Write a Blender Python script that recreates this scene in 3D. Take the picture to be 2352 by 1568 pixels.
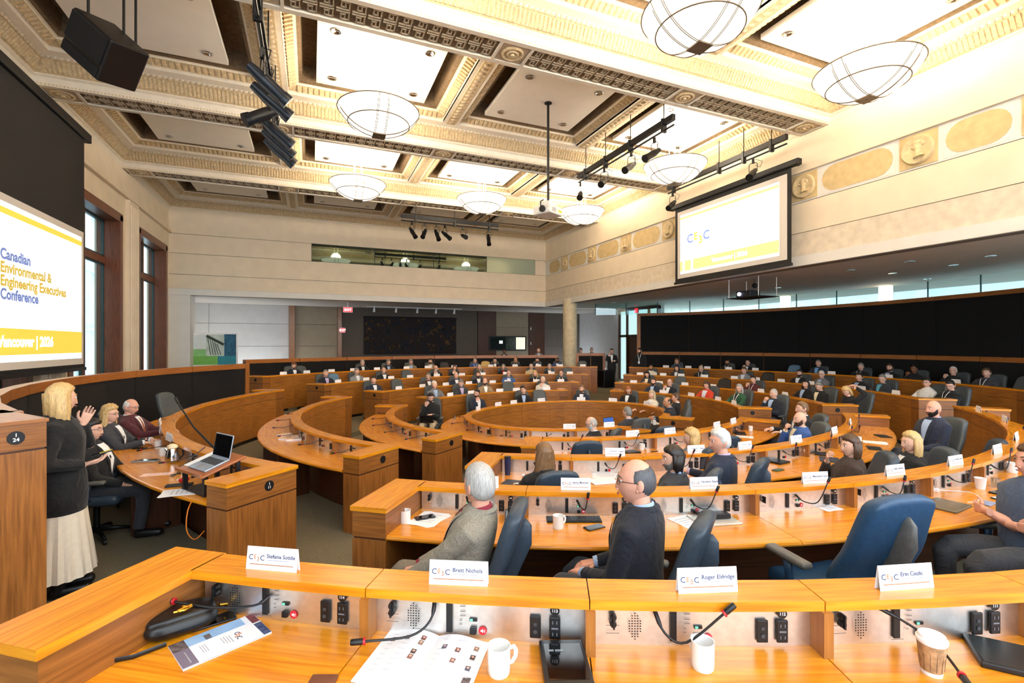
import bpy, math, random
import numpy as np
from mathutils import Vector, Matrix, Euler
random.seed(7)
for _o in list(bpy.data.objects): bpy.data.objects.remove(_o)
SC = bpy.context.scene
COL = SC.collection
PI = math.pi

# ------------------------------------------------------------------ camera
HC = 2.533            # eye height above the floor of the central pit
YAW = 0.3955
FPX = 1103.4
cam_d = bpy.data.cameras.new('camera'); cam = bpy.data.objects.new('camera', cam_d); COL.objects.link(cam)
cam_d.sensor_width = 36.0; cam_d.lens = FPX * 36.0 / 2352.0
cam_d.shift_y = 6.9 / 2352.0; cam_d.clip_start = 0.05; cam_d.clip_end = 200
cam.location = (0, 0, HC); cam.rotation_euler = (PI / 2, 0, -YAW)
SC.camera = cam

# ------------------------------------------------------------------ world and exposure
W = bpy.data.worlds.new('overcast'); SC.world = W; W.use_nodes = True
_bg = W.node_tree.nodes['Background']
_bg.inputs[0].default_value = (0.82, 0.91, 1.0, 1); _bg.inputs[1].default_value = 2.3
SC.view_settings.view_transform = 'Standard'; SC.view_settings.look = 'None'
SC.view_settings.gamma = 1.0; SC.view_settings.use_curve_mapping = False
SC.view_settings.exposure = 1.0
BOWL_W = 120.0        # lamp inside each bowl, watts
BOWL_E = 1.1          # glow of the bowl glass

# ------------------------------------------------------------------ materials
MATS = {}
def _new(name):
    m = bpy.data.materials.new(name); m.use_nodes = True
    return m, m.node_tree, m.node_tree.nodes['Principled BSDF']
def srgb(r, g, b):
    f = lambda v: ((v / 255.0 + 0.055) / 1.055) ** 2.4 if v > 10 else v / 255.0 / 12.92
    return (f(r), f(g), f(b), 1)
def mat(name, rgb, rough=0.5, metal=0.0, var=0.12, scale=12.0, bump=0.0, coat=0.0, emit=0.0, spec=0.5, sheen=0.0):
    """plain surface with procedural colour variation; rgb is sRGB 0..255"""
    if name in MATS: return MATS[name]
    m, nt, b = _new(name); c = srgb(*rgb)
    b.inputs['Roughness'].default_value = rough; b.inputs['Metallic'].default_value = metal
    b.inputs['Coat Weight'].default_value = coat; b.inputs['Specular IOR Level'].default_value = spec
    if sheen: b.inputs['Sheen Weight'].default_value = sheen
    if var > 0 or bump > 0:
        tc = nt.nodes.new('ShaderNodeTexCoord'); nz = nt.nodes.new('ShaderNodeTexNoise')
        nz.inputs['Scale'].default_value = scale; nz.inputs['Detail'].default_value = 4
        nt.links.new(tc.outputs['Object'], nz.inputs['Vector'])
        if var > 0:
            rp = nt.nodes.new('ShaderNodeValToRGB')
            rp.color_ramp.elements[0].position = 0.3; rp.color_ramp.elements[1].position = 0.7
            rp.color_ramp.elements[0].color = tuple(max(0, v * (1 - var)) for v in c[:3]) + (1,)
            rp.color_ramp.elements[1].color = tuple(min(1, v * (1 + var)) for v in c[:3]) + (1,)
            nt.links.new(nz.outputs['Fac'], rp.inputs[0]); nt.links.new(rp.outputs[0], b.inputs['Base Color'])
        else: b.inputs['Base Color'].default_value = c
        if bump > 0:
            bp = nt.nodes.new('ShaderNodeBump'); bp.inputs['Strength'].default_value = bump; bp.inputs['Distance'].default_value = 0.01
            nt.links.new(nz.outputs['Fac'], bp.inputs['Height']); nt.links.new(bp.outputs[0], b.inputs['Normal'])
    else: b.inputs['Base Color'].default_value = c
    if emit:
        b.inputs['Emission Color'].default_value = c; b.inputs['Emission Strength'].default_value = emit
    MATS[name] = m; return m
def wood(name, dark, light, rough=0.3, coat=0.25, vs=16.0):
    """veneer: grain runs along U (metres)"""
    if name in MATS: return MATS[name]
    m, nt, b = _new(name)
    uv = nt.nodes.new('ShaderNodeUVMap'); mp = nt.nodes.new('ShaderNodeMapping'); mp.inputs['Scale'].default_value = (0.9, vs, 1)
    nz = nt.nodes.new('ShaderNodeTexNoise'); nz.inputs['Scale'].default_value = 3.0; nz.inputs['Detail'].default_value = 6; nz.inputs['Distortion'].default_value = 0.4
    rp = nt.nodes.new('ShaderNodeValToRGB'); rp.color_ramp.elements[0].position = 0.32; rp.color_ramp.elements[1].position = 0.68
    rp.color_ramp.elements[0].color = srgb(*dark); rp.color_ramp.elements[1].color = srgb(*light)
    n2 = nt.nodes.new('ShaderNodeTexNoise'); n2.inputs['Scale'].default_value = 1.1; n2.inputs['Detail'].default_value = 2
    mx = nt.nodes.new('ShaderNodeMix'); mx.data_type = 'RGBA'; mx.blend_type = 'MULTIPLY'; mx.inputs[0].default_value = 0.35
    r2 = nt.nodes.new('ShaderNodeValToRGB'); r2.color_ramp.elements[0].position = 0.35; r2.color_ramp.elements[1].position = 0.65
    r2.color_ramp.elements[0].color = (0.7, 0.66, 0.6, 1); r2.color_ramp.elements[1].color = (1, 1, 1, 1)
    L = nt.links.new
    L(uv.outputs[0], mp.inputs[0]); L(mp.outputs[0], nz.inputs['Vector']); L(nz.outputs['Fac'], rp.inputs[0])
    L(uv.outputs[0], n2.inputs['Vector']); L(n2.outputs['Fac'], r2.inputs[0])
    L(rp.outputs[0], mx.inputs[6]); L(r2.outputs[0], mx.inputs[7]); L(mx.outputs[2], b.inputs['Base Color'])
    b.inputs['Roughness'].default_value = rough; b.inputs['Coat Weight'].default_value = coat; b.inputs['Coat Roughness'].default_value = 0.22
    MATS[name] = m; return m
def emis(name, rgb, strength):
    if name in MATS: return MATS[name]
    m, nt, b = _new(name); c = srgb(*rgb)
    b.inputs['Base Color'].default_value = c; b.inputs['Emission Color'].default_value = c
    b.inputs['Emission Strength'].default_value = strength; b.inputs['Roughness'].default_value = 0.6
    MATS[name] = m; return m
def glass(name, rgb, alpha=0.25, rough=0.03):
    if name in MATS: return MATS[name]
    m, nt, b = _new(name); out = nt.nodes['Material Output']
    tr = nt.nodes.new('ShaderNodeBsdfTransparent'); tr.inputs[0].default_value = srgb(*rgb)
    gl = nt.nodes.new('ShaderNodeBsdfGlossy'); gl.inputs['Roughness'].default_value = rough
    mx = nt.nodes.new('ShaderNodeMixShader'); mx.inputs[0].default_value = alpha
    nt.links.new(tr.outputs[0], mx.inputs[1]); nt.links.new(gl.outputs[0], mx.inputs[2]); nt.links.new(mx.outputs[0], out.inputs[0])
    MATS[name] = m; return m

M_top = wood('desk veneer', (208, 122, 12), (240, 162, 30), 0.26, 0.35)
M_front = wood('panel veneer', (140, 84, 30), (182, 118, 50), 0.36, 0.2)
M_cap = wood('cap veneer', (148, 88, 36), (186, 118, 56), 0.34, 0.2)
M_dark = wood('dark veneer', (58, 28, 12), (88, 46, 20), 0.4, 0.15)
M_frame = wood('window frame veneer', (96, 50, 28), (132, 74, 42), 0.4, 0.15)
M_ped = wood('pedestal veneer', (124, 74, 28), (166, 104, 46), 0.36, 0.2)
M_steel = mat('brushed steel', (226, 224, 220), 0.36, 1.0, 0.08, 30)
M_black = mat('black plastic', (14, 14, 16), 0.42, 0, 0.1)
M_blackm = mat('black metal', (20, 20, 22), 0.45, 0.3, 0.1)
M_fabric = mat('black acoustic cloth', (17, 15, 14), 0.95, 0, 0.3, 60)
M_white = mat('white card', (244, 245, 248), 0.6, 0, 0.02)
M_mug = mat('white china', (240, 240, 238), 0.18, 0, 0.01, coat=0.4)
M_red = mat('red plastic', (190, 30, 40), 0.4, 0, 0.05)
M_leather = mat('blue grey leather', (52, 66, 80), 0.42, 0, 0.14, 40, 0.12)
M_leather_g = mat('grey leather', (74, 80, 82), 0.5, 0, 0.12, 40, 0.12)
M_leather_b = mat('blue leather', (38, 72, 104), 0.42, 0, 0.12, 40, 0.12)
M_spine = mat('chair spine leather', (96, 96, 94), 0.42, 0, 0.14, 30, 0.1)
M_carpet = mat('olive carpet', (116, 107, 84), 0.95, 0, 0.35, 130, 0.5)
M_wall = mat('cream limestone', (230, 214, 188), 0.75, 0, 0.05, 2.2)
M_wall2 = mat('mottled limestone', (220, 206, 184), 0.75, 0, 0.12, 5.0)
M_joint = mat('wall joint', (110, 98, 84), 0.9, 0, 0.05)
M_greyw = mat('grey wall panel', (196, 194, 192), 0.8, 0, 0.04, 3)
M_taup = mat('taupe wall panel', (150, 136, 116), 0.8, 0, 0.06, 4)
M_taupd = mat('dark taupe wall', (96, 86, 78), 0.85, 0, 0.06, 4)
M_soff = mat('soffit paint', (188, 180, 170), 0.8, 0, 0.03, 3)
M_trimw = mat('pale stone band', (226, 222, 214), 0.7, 0, 0.03, 3)
M_plast = mat('ceiling plaster', (232, 222, 204), 0.75, 0, 0.05, 8)
M_plast_t = mat('glazed plaster ornament', (206, 184, 146), 0.7, 0, 0.22, 18, 0.3)
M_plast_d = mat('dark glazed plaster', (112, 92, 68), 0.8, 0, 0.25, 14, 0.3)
M_plast_l = mat('raised fret plaster', (196, 178, 150), 0.75, 0, 0.15, 20)
M_panel = mat('ceiling panel paint', (236, 230, 220), 0.85, 0, 0.02, 4)
M_friez = mat('ochre frieze stone', (204, 180, 132), 0.75, 0, 0.12, 6)
M_medal = mat('carved ochre stone', (210, 188, 146), 0.7, 0, 0.15, 12)
M_chrome = mat('chrome', (210, 210, 212), 0.15, 1.0, 0.02)
M_bronze = mat('bronze strap', (120, 104, 84), 0.4, 0.6, 0.1)
M_screen = mat('dark screen border', (24, 23, 23), 0.7, 0, 0.05)
M_paper = mat('paper', (240, 240, 242), 0.7, 0, 0.02)
M_blk_glass = mat('black glass', (8, 8, 10), 0.08, 0, 0.02, coat=0.5)
M_navy = mat('navy cover', (36, 46, 66), 0.5, 0, 0.08)
M_gold = mat('gold metal', (214, 166, 60), 0.25, 1.0, 0.05)

# ------------------------------------------------------------------ mesh builder
class MB:
    def __init__(s): s.v = []; s.f = []; s.uv = []; s.mi = []; s.m = 0
    def add(s, verts, faces, uvs=None):
        o = len(s.v); s.v.extend([tuple(map(float, p)) for p in verts])
        for k, f in enumerate(faces):
            s.f.append([i + o for i in f]); s.mi.append(s.m)
            s.uv.append(uvs[k] if uvs is not None else None)
        return s
    def box(s, c, d, M=None, g=None):
        """box centred c with full dims d, optional matrix applied; grain axis g (default longest)"""
        hx, hy, hz = d[0] / 2, d[1] / 2, d[2] / 2
        P = [(-hx, -hy, -hz), (hx, -hy, -hz), (hx, hy, -hz), (-hx, hy, -hz), (-hx, -hy, hz), (hx, -hy, hz), (hx, hy, hz), (-hx, hy, hz)]
        F = [(0, 3, 2, 1), (4, 5, 6, 7), (0, 1, 5, 4), (1, 2, 6, 5), (2, 3, 7, 6), (3, 0, 4, 7)]
        if g is None: g = max(range(3), key=lambda i: d[i])
        U = []
        for f in F:
            ax = [a for a in range(3) if len({round(P[i][a], 6) for i in f}) > 1]
            if len(ax) < 2: U.append(None); continue
            a, b = (ax[0], ax[1]) if (ax[0] == g or ax[1] != g) else (ax[1], ax[0])
            if g not in ax and d[ax[1]] > d[ax[0]]: a, b = ax[1], ax[0]
            U.append([(P[i][a] + c[0] + c[1], P[i][b] + c[2] * .37) for i in f])
        V = [Vector((p[0] + c[0], p[1] + c[1], p[2] + c[2])) for p in P]
        if M is not None: V = [M @ v for v in V]
        return s.add(V, F, U)
    def tube(s, pts, rad, n=8, cap=True, M=None, flat=1.0):
        pts = [Vector(p) for p in pts]; k = len(pts)
        if not hasattr(rad, '__len__'): rad = [rad] * k
        V = []; F = []; prev = None
        for i in range(k):
            t = (pts[min(i + 1, k - 1)] - pts[max(i - 1, 0)])
            t = t.normalized() if t.length > 1e-9 else Vector((0, 0, 1))
            if prev is None:
                a = Vector((0, 0, 1)) if abs(t.z) < 0.9 else Vector((1, 0, 0))
                x = t.cross(a).normalized()
            else:
                x = (prev - t * prev.dot(t)); x = x.normalized() if x.length > 1e-6 else t.orthogonal().normalized()
            prev = x; y = t.cross(x)
            for j in range(n):
                a = 2 * PI * j / n
                V.append(pts[i] + x * (math.cos(a) * rad[i]) + y * (math.sin(a) * rad[i] * flat))
        for i in range(k - 1):
            for j in range(n):
                F.append((i * n + j, i * n + (j + 1) % n, (i + 1) * n + (j + 1) % n, (i + 1) * n + j))
        if cap:
            F.append(tuple(range(n))[::-1]); F.append(tuple((k - 1) * n + j for j in range(n)))
        if M is not None: V = [M @ v for v in V]
        return s.add(V, F)
    def lathe(s, prof, n=24, c=(0, 0, 0), M=None, a0=0, a1=2 * PI, closed=True):
        V = []; F = []; m = n if closed else n + 1; k = len(prof)
        for (r, z) in prof:
            for j in range(m):
                a = a0 + (a1 - a0) * j / n
                V.append(Vector((c[0] + r * math.cos(a), c[1] + r * math.sin(a), c[2] + z)))
        for i in range(k - 1):
            for j in range(n):
                j2 = (j + 1) % m
                F.append((i * m + j, i * m + j2, (i + 1) * m + j2, (i + 1) * m + j))
        if closed:
            if prof[0][0] > 1e-6: F.append(tuple(range(m))[::-1])
            if prof[-1][0] > 1e-6: F.append(tuple((k - 1) * m + j for j in range(m)))
        if M is not None: V = [M @ v for v in V]
        return s.add(V, F)
    def ell(s, c, r, nu=12, nv=8, M=None):
        V = [(c[0], c[1], c[2] - r[2])]; F = []
        for i in range(1, nv):
            a = -PI / 2 + PI * i / nv
            for j in range(nu):
                b = 2 * PI * j / nu
                V.append((c[0] + r[0] * math.cos(a) * math.cos(b), c[1] + r[1] * math.cos(a) * math.sin(b), c[2] + r[2] * math.sin(a)))
        V.append((c[0], c[1], c[2] + r[2])); T = len(V) - 1
        for j in range(nu): F.append((0, 1 + (j + 1) % nu, 1 + j))
        for i in range(nv - 2):
            for j in range(nu):
                F.append((1 + i * nu + j, 1 + i * nu + (j + 1) % nu, 1 + (i + 1) * nu + (j + 1) % nu, 1 + (i + 1) * nu + j))
        o = 1 + (nv - 2) * nu
        for j in range(nu): F.append((o + j, o + (j + 1) % nu, T))
        if M is not None: V = [M @ Vector(v) for v in V]
        return s.add(V, F)
    def rbox(s, c, d, r, n=6, fn=None, M=None):
        """rounded box; fn(x,y,z)->(x,y,z) deforms local coords"""
        h = [x / 2 for x in d]; r = min(r, min(h) * 0.999)
        V = []; F = []; idx = {}
        def vert(p):
            key = tuple(round(x, 5) for x in p)
            if key in idx: return idx[key]
            q = Vector(p); core = Vector([max(-(h[i] - r), min(h[i] - r, q[i])) for i in range(3)])
            dv = q - core
            w = core + dv.normalized() * r if dv.length > 1e-9 else q
            if fn: w = Vector(fn(w.x, w.y, w.z))
            w = w + Vector(c)
            V.append(M @ w if M is not None else w); idx[key] = len(V) - 1
            return idx[key]
        def ticks(hh):
            e = [0, 0.45, 1]; a = [-hh + r * t for t in e]; b = [hh - r * t for t in e[::-1]]
            mid = [(-hh + r) + (2 * hh - 2 * r) * k / n for k in range(1, n)] if hh > r * 1.001 else []
            return a + mid + (b if hh > r * 1.001 else b[1:])
        T = [ticks(x) for x in h]
        for ax in range(3):
            u, w = [(1, 2), (2, 0), (0, 1)][ax]
            for sg in (-1, 1):
                for i in range(len(T[u]) - 1):
                    for j in range(len(T[w]) - 1):
                        q = []
                        for (a, b) in ((i, j), (i + 1, j), (i + 1, j + 1), (i, j + 1)):
                            p = [0, 0, 0]; p[ax] = sg * h[ax]; p[u] = T[u][a]; p[w] = T[w][b]; q.append(vert(p))
                        q = q if sg > 0 else q[::-1]
                        if len(set(q)) == 4: F.append(tuple(q))
        return s.add(V, F)
    def prism(s, poly, z0, z1, M=None):
        n = len(poly); V = [(p[0], p[1], z0) for p in poly] + [(p[0], p[1], z1) for p in poly]
        F = [tuple(range(n))[::-1], tuple(range(n, 2 * n))] + [(i, (i + 1) % n, n + (i + 1) % n, n + i) for i in range(n)]
        if M is not None: V = [M @ Vector(v) for v in V]
        return s.add(V, F)
    def sweep(s, prof_pts, closed=False):
        """prof_pts: list of rings, each a list of points (same count, closed section). Caps ends."""
        n = len(prof_pts[0]); k = len(prof_pts); V = [p for r in prof_pts for p in r]; F = []; U = []
        L = [0.0]
        for i in range(1, k): L.append(L[-1] + (Vector(prof_pts[i][0]) - Vector(prof_pts[i - 1][0])).length)
        W_ = [0.0]
        for j in range(n): W_.append(W_[-1] + (Vector(prof_pts[0][(j + 1) % n]) - Vector(prof_pts[0][j])).length)
        kk = k if closed else k - 1
        for i in range(kk):
            i2 = (i + 1) % k
            for j in range(n):
                F.append((i * n + j, i2 * n + j, i2 * n + (j + 1) % n, i * n + (j + 1) % n))
                l2 = L[i + 1] if i + 1 < k else L[i] + .2
                U.append([(L[i], W_[j]), (l2, W_[j]), (l2, W_[j + 1]), (L[i], W_[j + 1])])
        if not closed:
            F.append(tuple(range(n))); F.append(tuple((k - 1) * n + j for j in range(n))[::-1])
            q = [(Vector(prof_pts[0][j]) - Vector(prof_pts[0][0])) for j in range(n)]
            uu = [(v.z, Vector((v.x, v.y, 0)).length) for v in q]; U += [uu, uu[::-1]]
        return s.add(V, F, U)
    def mesh(s, name, smooth=False, angle=None):
        me = bpy.data.meshes.new(name); me.from_pydata(s.v, [], s.f)
        if any(u is not None for u in s.uv):
            l = me.uv_layers.new(name='UVMap'); k = 0
            for f, u in zip(s.f, s.uv):
                for i in range(len(f)):
                    if u is not None: l.data[k].uv = u[i]
                    k += 1
        if any(s.mi): me.polygons.foreach_set('material_index', s.mi)
        me.update()
        if smooth:
            me.polygons.foreach_set('use_smooth', [True] * len(me.polygons))
            if angle: me.set_sharp_from_angle(angle=angle)
        return me

def ob(name, me, mats=None, parent=None, loc=None, rot=None, M=None, smooth=False, angle=0.6):
    if isinstance(me, MB): me = me.mesh(name, smooth, angle)
    o = bpy.data.objects.new(name, me); COL.objects.link(o)
    if mats is not None and me is not None:
        if not isinstance(mats, (list, tuple)): mats = [mats]
        if len(me.materials) == 0:
            for m in mats: me.materials.append(m)
        else:
            for i, m in enumerate(mats):
                if me.materials[i] != m: o.material_slots[i].link = 'OBJECT'; o.material_slots[i].material = m
    if parent is not None: o.parent = parent
    if M is not None: o.matrix_local = M
    else:
        if loc is not None: o.location = loc
        if rot is not None: o.rotation_euler = rot
    return o
def tag(o, label, cat, group=None, kind=None):
    if label: o['label'] = label
    if cat: o['category'] = cat
    if group: o['group'] = group
    if kind: o['kind'] = kind
    return o
def struct(o, label=None):
    o['kind'] = 'structure'
    if label: o['label'] = label
    return o
def thing(name, label, cat, loc=(0, 0, 0), rz=0, group=None):
    o = bpy.data.objects.new(name, None); COL.objects.link(o); o.empty_display_size = 0.1
    o.location = loc; o.rotation_euler = (0, 0, rz)
    return tag(o, label, cat, group)
def T(x, y, z): return Matrix.Translation((x, y, z))
def RZ(a): return Matrix.Rotation(a, 4, 'Z')
def RX(a): return Matrix.Rotation(a, 4, 'X')
def RY(a): return Matrix.Rotation(a, 4, 'Y')
def boxo(name, c, d, m, parent=None, M=None, g=None): return ob(name, MB().box(c, d, M, g), m, parent)
_TXT = {}
def text_mesh(body, size=1.0, bold=0.0, align='LEFT'):
    k = (body, size, bold, align)
    if k in _TXT: return _TXT[k]
    cu = bpy.data.curves.new('lettering', 'FONT'); cu.body = body; cu.size = size; cu.align_x = align; cu.offset = bold; cu.resolution_u = 3
    cu.extrude = 0.0004
    o = bpy.data.objects.new('lettering_tmp', cu); me = baked(o); me.name = 'lettering'
    me.materials.clear()
    bpy.data.objects.remove(o); bpy.data.curves.remove(cu); _TXT[k] = me; return me
_SCR = bpy.data.scenes.new('workbench')
def baked(o):
    """evaluated copy of an object's mesh (modifiers and curves applied)"""
    _SCR.collection.objects.link(o); vl = _SCR.view_layers[0]; vl.update(); dg = vl.depsgraph
    me = bpy.data.meshes.new_from_object(o.evaluated_get(dg), depsgraph=dg); _SCR.collection.objects.unlink(o); return me
def remesh(mb, voxel, it=3):
    me = mb.mesh('raw'); o = bpy.data.objects.new('raw', me)
    r = o.modifiers.new('r', 'REMESH'); r.mode = 'VOXEL'; r.voxel_size = voxel; r.use_smooth_shade = True
    if it: s_ = o.modifiers.new('s', 'SMOOTH'); s_.iterations = it; s_.factor = .5
    out = baked(o); bpy.data.objects.remove(o); bpy.data.meshes.remove(me)
    out.polygons.foreach_set('use_smooth', [True] * len(out.polygons)); return out

# ------------------------------------------------------------------ plan of the hall
CX, CY, DL, AL = 5.6505, 9.9807, 0.2708, 0.3459
RR = [0, 2.230, 3.897, 5.622, 7.495, 9.471]
ZL = [0, HC - 1.593, HC - 1.4416, HC - 1.321, HC - 1.1562, HC - 0.95]      # ledge heights
FLZ = [0] + [z - 0.94 for z in ZL[1:]]                                     # tier floor heights
def EP(r, ph, z=0.0):
    a = (r + DL) * math.cos(ph); b = (r - DL) * math.sin(ph)
    return Vector((CX + a * math.cos(AL) - b * math.sin(AL), CY + a * math.sin(AL) + b * math.cos(AL), z))
def EF(r, ph):
    """outward normal and tangent angle (world) at phi"""
    p = EP(r, ph - 1e-4); q = EP(r, ph + 1e-4); t = (q - p).normalized()
    n = Vector((t.y, -t.x, 0))
    return n, t
def phi_of(x, y, r):
    X = x - CX; Y = y - CY
    return math.atan2((-X * math.sin(AL) + Y * math.cos(AL)) / (r - DL), (X * math.cos(AL) + Y * math.sin(AL)) / (r + DL))
SN, CN = math.sin(YAW), math.cos(YAW)
def rayd(px): u = (px - 1176) / FPX; return SN + u * CN, CN - u * SN
def at_depth(px, d): a = rayd(px); return a[0] * d, a[1] * d
def at_z(px, py, z):
    a = rayd(px); t = (z - HC) / ((790.9 - py) / FPX); return a[0] * t, a[1] * t
def on_ring(px, r, far=True):
    """plan point where the sight line at photo column px crosses the seating ellipse"""
    a = rayd(px); tr = lambda x, y: np.array(((x * math.cos(AL) + y * math.sin(AL)) / (r + DL), (-x * math.sin(AL) + y * math.cos(AL)) / (r - DL)))
    d = tr(*a); o = tr(-CX, -CY); A = d @ d; B = d @ o; C_ = o @ o - 1; D = max(0.0, B * B - A * C_)
    t = (-B + (1 if far else -1) * math.sqrt(D)) / A
    return a[0] * t, a[1] * t
def RAD(d): return d * PI / 180

ORD = ['first', 'second', 'third', 'fourth', 'fifth', 'sixth', 'seventh', 'eighth', 'ninth', 'tenth', 'eleventh', 'twelfth', 'thirteenth', 'fourteenth', 'fifteenth', 'sixteenth', 'seventeenth', 'eighteenth', 'nineteenth', 'twentieth', 'twenty-first', 'twenty-second', 'twenty-third', 'twenty-fourth', 'twenty-fifth']

def spline(pts, n=6):
    P = [Vector(p) for p in pts]; Q = []
    for k in range(len(P) - 1):
        p0, p1, p2, p3 = P[max(k - 1, 0)], P[k], P[k + 1], P[min(k + 2, len(P) - 1)]
        for s_ in range(n):
            u = s_ / n; Q.append(.5 * ((2 * p1) + (p2 - p0) * u + (2 * p0 - 5 * p1 + 4 * p2 - p3) * u * u + (3 * p1 - p0 - 3 * p2 + p3) * u ** 3))
    return Q + [P[-1]]
# ================================================================== STRUCTURE
XL, XR, YB, YR, XD = -5.1, 11.2, 22.3, 26.5, 15.7
ZS = 4.476            # soffit under the bulkheads
ZB = 7.703            # underside of the main ceiling beams
def pxX(px, Y): a = rayd(px); return Y * a[0] / a[1]
def pxY(px, X): a = rayd(px); return X * a[1] / a[0]

# ---- floor: carpeted tiers stepping up outwards
mb = MB(); NS = 128
rad = [0.0, RR[2] + .02, RR[3] + .02, RR[4] + .02, RR[5] + .02, 17.0]; zt = [0, FLZ[2], FLZ[3], FLZ[4], FLZ[5]]
for i in range(5):
    r0, r1, z = rad[i], rad[i + 1], zt[i]
    for k in range(NS):
        a, b = 2 * PI * k / NS, 2 * PI * (k + 1) / NS
        if r0 == 0: mb.add([EP(.3, a, z), EP(r1, a, z), EP(r1, b, z), EP(.3, b, z), (CX, CY, z)], [(0, 1, 2, 3), (0, 3, 4)])
        else: mb.add([EP(r0, a, z), EP(r1, a, z), EP(r1, b, z), EP(r0, b, z)], [(0, 1, 2, 3)])
        if i: mb.add([EP(r0, a, zt[i - 1]), EP(r0, a, z), EP(r0, b, z), EP(r0, b, zt[i - 1])], [(0, 1, 2, 3)])
struct(ob('floor', mb, M_carpet), 'olive carpet over stepped tiers')

# ---- left wall with tall windows
WINS = [(-0.9, 2.3), (4.1, 7.3), (9.1, 12.3), (14.0, 17.2), (18.75, 21.9)]
ZW0, ZW1 = 1.0, 6.2
mb = MB()
edges = [-2.5] + [e for w in WINS for e in w] + [YR]
for i in range(0, len(edges), 2):
    a, b = edges[i], edges[i + 1]; mb.box((XL - .3, (a + b) / 2, 4.2), (.6, b - a, 9.2), g=2)
for a, b in WINS:
    mb.box((XL - .3, (a + b) / 2, ZW1 + 1.3), (.6, b - a, 2.6)); mb.box((XL - .3, (a + b) / 2, .3), (.6, b - a, 1.4))
wl = struct(ob('wall_left', mb, M_wall), 'cream stone wall with tall windows')
boxo('ledge_moulding', (XL + .05, 10.0, 6.92), (.12, 25, .10), M_wall, wl)
for y in (3.2, 8.2, 13.15, 18.0):
    p = boxo('pilaster', (XL + .05, y, 3.75), (.12, .78, 6.2), M_wall, wl)
    mb = MB()
    for k in range(7): mb.tube([(XL + .115, y - .3 + k * .1, .9), (XL + .115, y - .3 + k * .1, 6.7)], .032, 6)
    ob('fluting', mb, M_wall, p)
MG_win = glass('window glass', (236, 248, 250), 0.06)
for n, (a, b) in enumerate(WINS):
    w = struct(thing('window_%d' % (n + 1), None, None), 'tall brown framed window in the cream wall')
    w.location = (XL - .3, (a + b) / 2, ZW0); hw = (b - a) / 2; hh = ZW1 - ZW0
    fr = MB()
    for sy in (-1, 1): fr.box((.06, sy * (hw - .07), hh / 2), (.54, .14, hh), g=2)
    fr.box((.06, 0, hh - .07), (.54, 2 * hw, .14)); fr.box((.06, 0, .05), (.54, 2 * hw, .10))
    for sy in (-1, 1): fr.box((.315, sy * (hw - .02), hh / 2), (.04, .2, hh + .1), g=2)
    fr.box((.315, 0, hh), (.04, 2 * hw + .2, .2))
    ob('frame', fr, M_frame, w)
    mu = MB(); mu.box((-.06, .1, hh / 2), (.09, .13, hh), g=2); ob('mullion', mu, M_frame, w)
    mu = MB(); mu.box((-.06, 0, hh - 1.28), (.11, 2 * hw - .2, .2)); ob('transom', mu, M_frame, w)
    for (y0, y1) in ((-hw + .14, .035), (.165, hw - .14)):
        for (z0, z1) in ((.1, hh - 1.38), (hh - 1.18, hh - .14)):
            ob('pane', MB().box((-.08, (y0 + y1) / 2, (z0 + z1) / 2), (.012, y1 - y0, z1 - z0)), MG_win, w)
            sa = MB(); t = .05
            for yy in (y0 + t / 2, y1 - t / 2): sa.box((-.06, yy, (z0 + z1) / 2), (.05, t, z1 - z0), g=2)
            for zz in (z0 + t / 2, z1 - t / 2): sa.box((-.06, (y0 + y1) / 2, zz), (.05, y1 - y0, t))
            ob('sash', sa, mat('teal sash', (40, 70, 72), .5), w)
# stone building across the street, seen through the windows
bld = thing('stone_building', 'pale fluted stone building seen through the tall left windows', 'building', (-9.5, 14, -3))
boxo('wall', (0, 0, 9), (.6, 36, 20), mat('pale stone facade', (196, 206, 212), .8, 0, .05, 1.5), bld)
for k in range(17): boxo('pier', (.35, -17 + k * 2.1, 9), (.35, .7, 20), MATS['pale stone facade'], bld)
for k in range(7): boxo('stone_course', (.5, 0, 1 + k * 2.6), (.12, 36, .16), MATS['pale stone facade'], bld)

# ---- back bulkhead
mb = MB(); mb.box(((XL + XR) / 2, YB + .18, (ZS + ZB + 1) / 2), (XR - XL, .3, ZB + 1 - ZS))
wb = struct(ob('wall_back', mb, M_joint), 'cream stone bulkhead across the far end')
def courses(parent, mk, spans):
    for (u0, u1, z0, z1, m) in spans:
        ob('stone_panel', mk(u0, u1, z0, z1), m, parent)
mkb = lambda pr: (lambda u0, u1, z0, z1: MB().box(((u0 + u1) / 2, YB + .02 - pr / 2, (z0 + z1) / 2), (u1 - u0, .05 + pr, z1 - z0)))
courses(wb, mkb(.05), [(XL, XR, ZS, ZS + .24, M_trimw)])
courses(wb, mkb(0), [(XL, XR, ZS + .25, 5.27, M_wall), (XL, XR, 5.285, 6.09, M_wall), (XL, 0.0, 6.105, 6.85, M_wall), (10.6, XR, 6.105, 6.85, M_wall), (XL, XR, 6.865, ZB + .3, M_wall)])
cut = MB()
# control-room window strip in the bulkhead
w = struct(thing('window_6', None, None, (0, YB, 6.1)), 'dark glass control room strip in the bulkhead')
gm = mat('dark reflective glass', (92, 104, 92), .03, 0.85, .02)
for a, b in ((0, 2.62), (2.62, 5.3), (5.3, 7.95), (7.95, 10.6)):
    ob('pane', MB().box(((a + b) / 2, .0, .375), (b - a - .03, .02, .75)), gm if a < 7 else mat('pale green glass', (176, 190, 170), .15, .3, .03), w)
boxo('frame', (5.3, .02, .375), (10.6, .02, .78), M_blackm, w)

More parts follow.
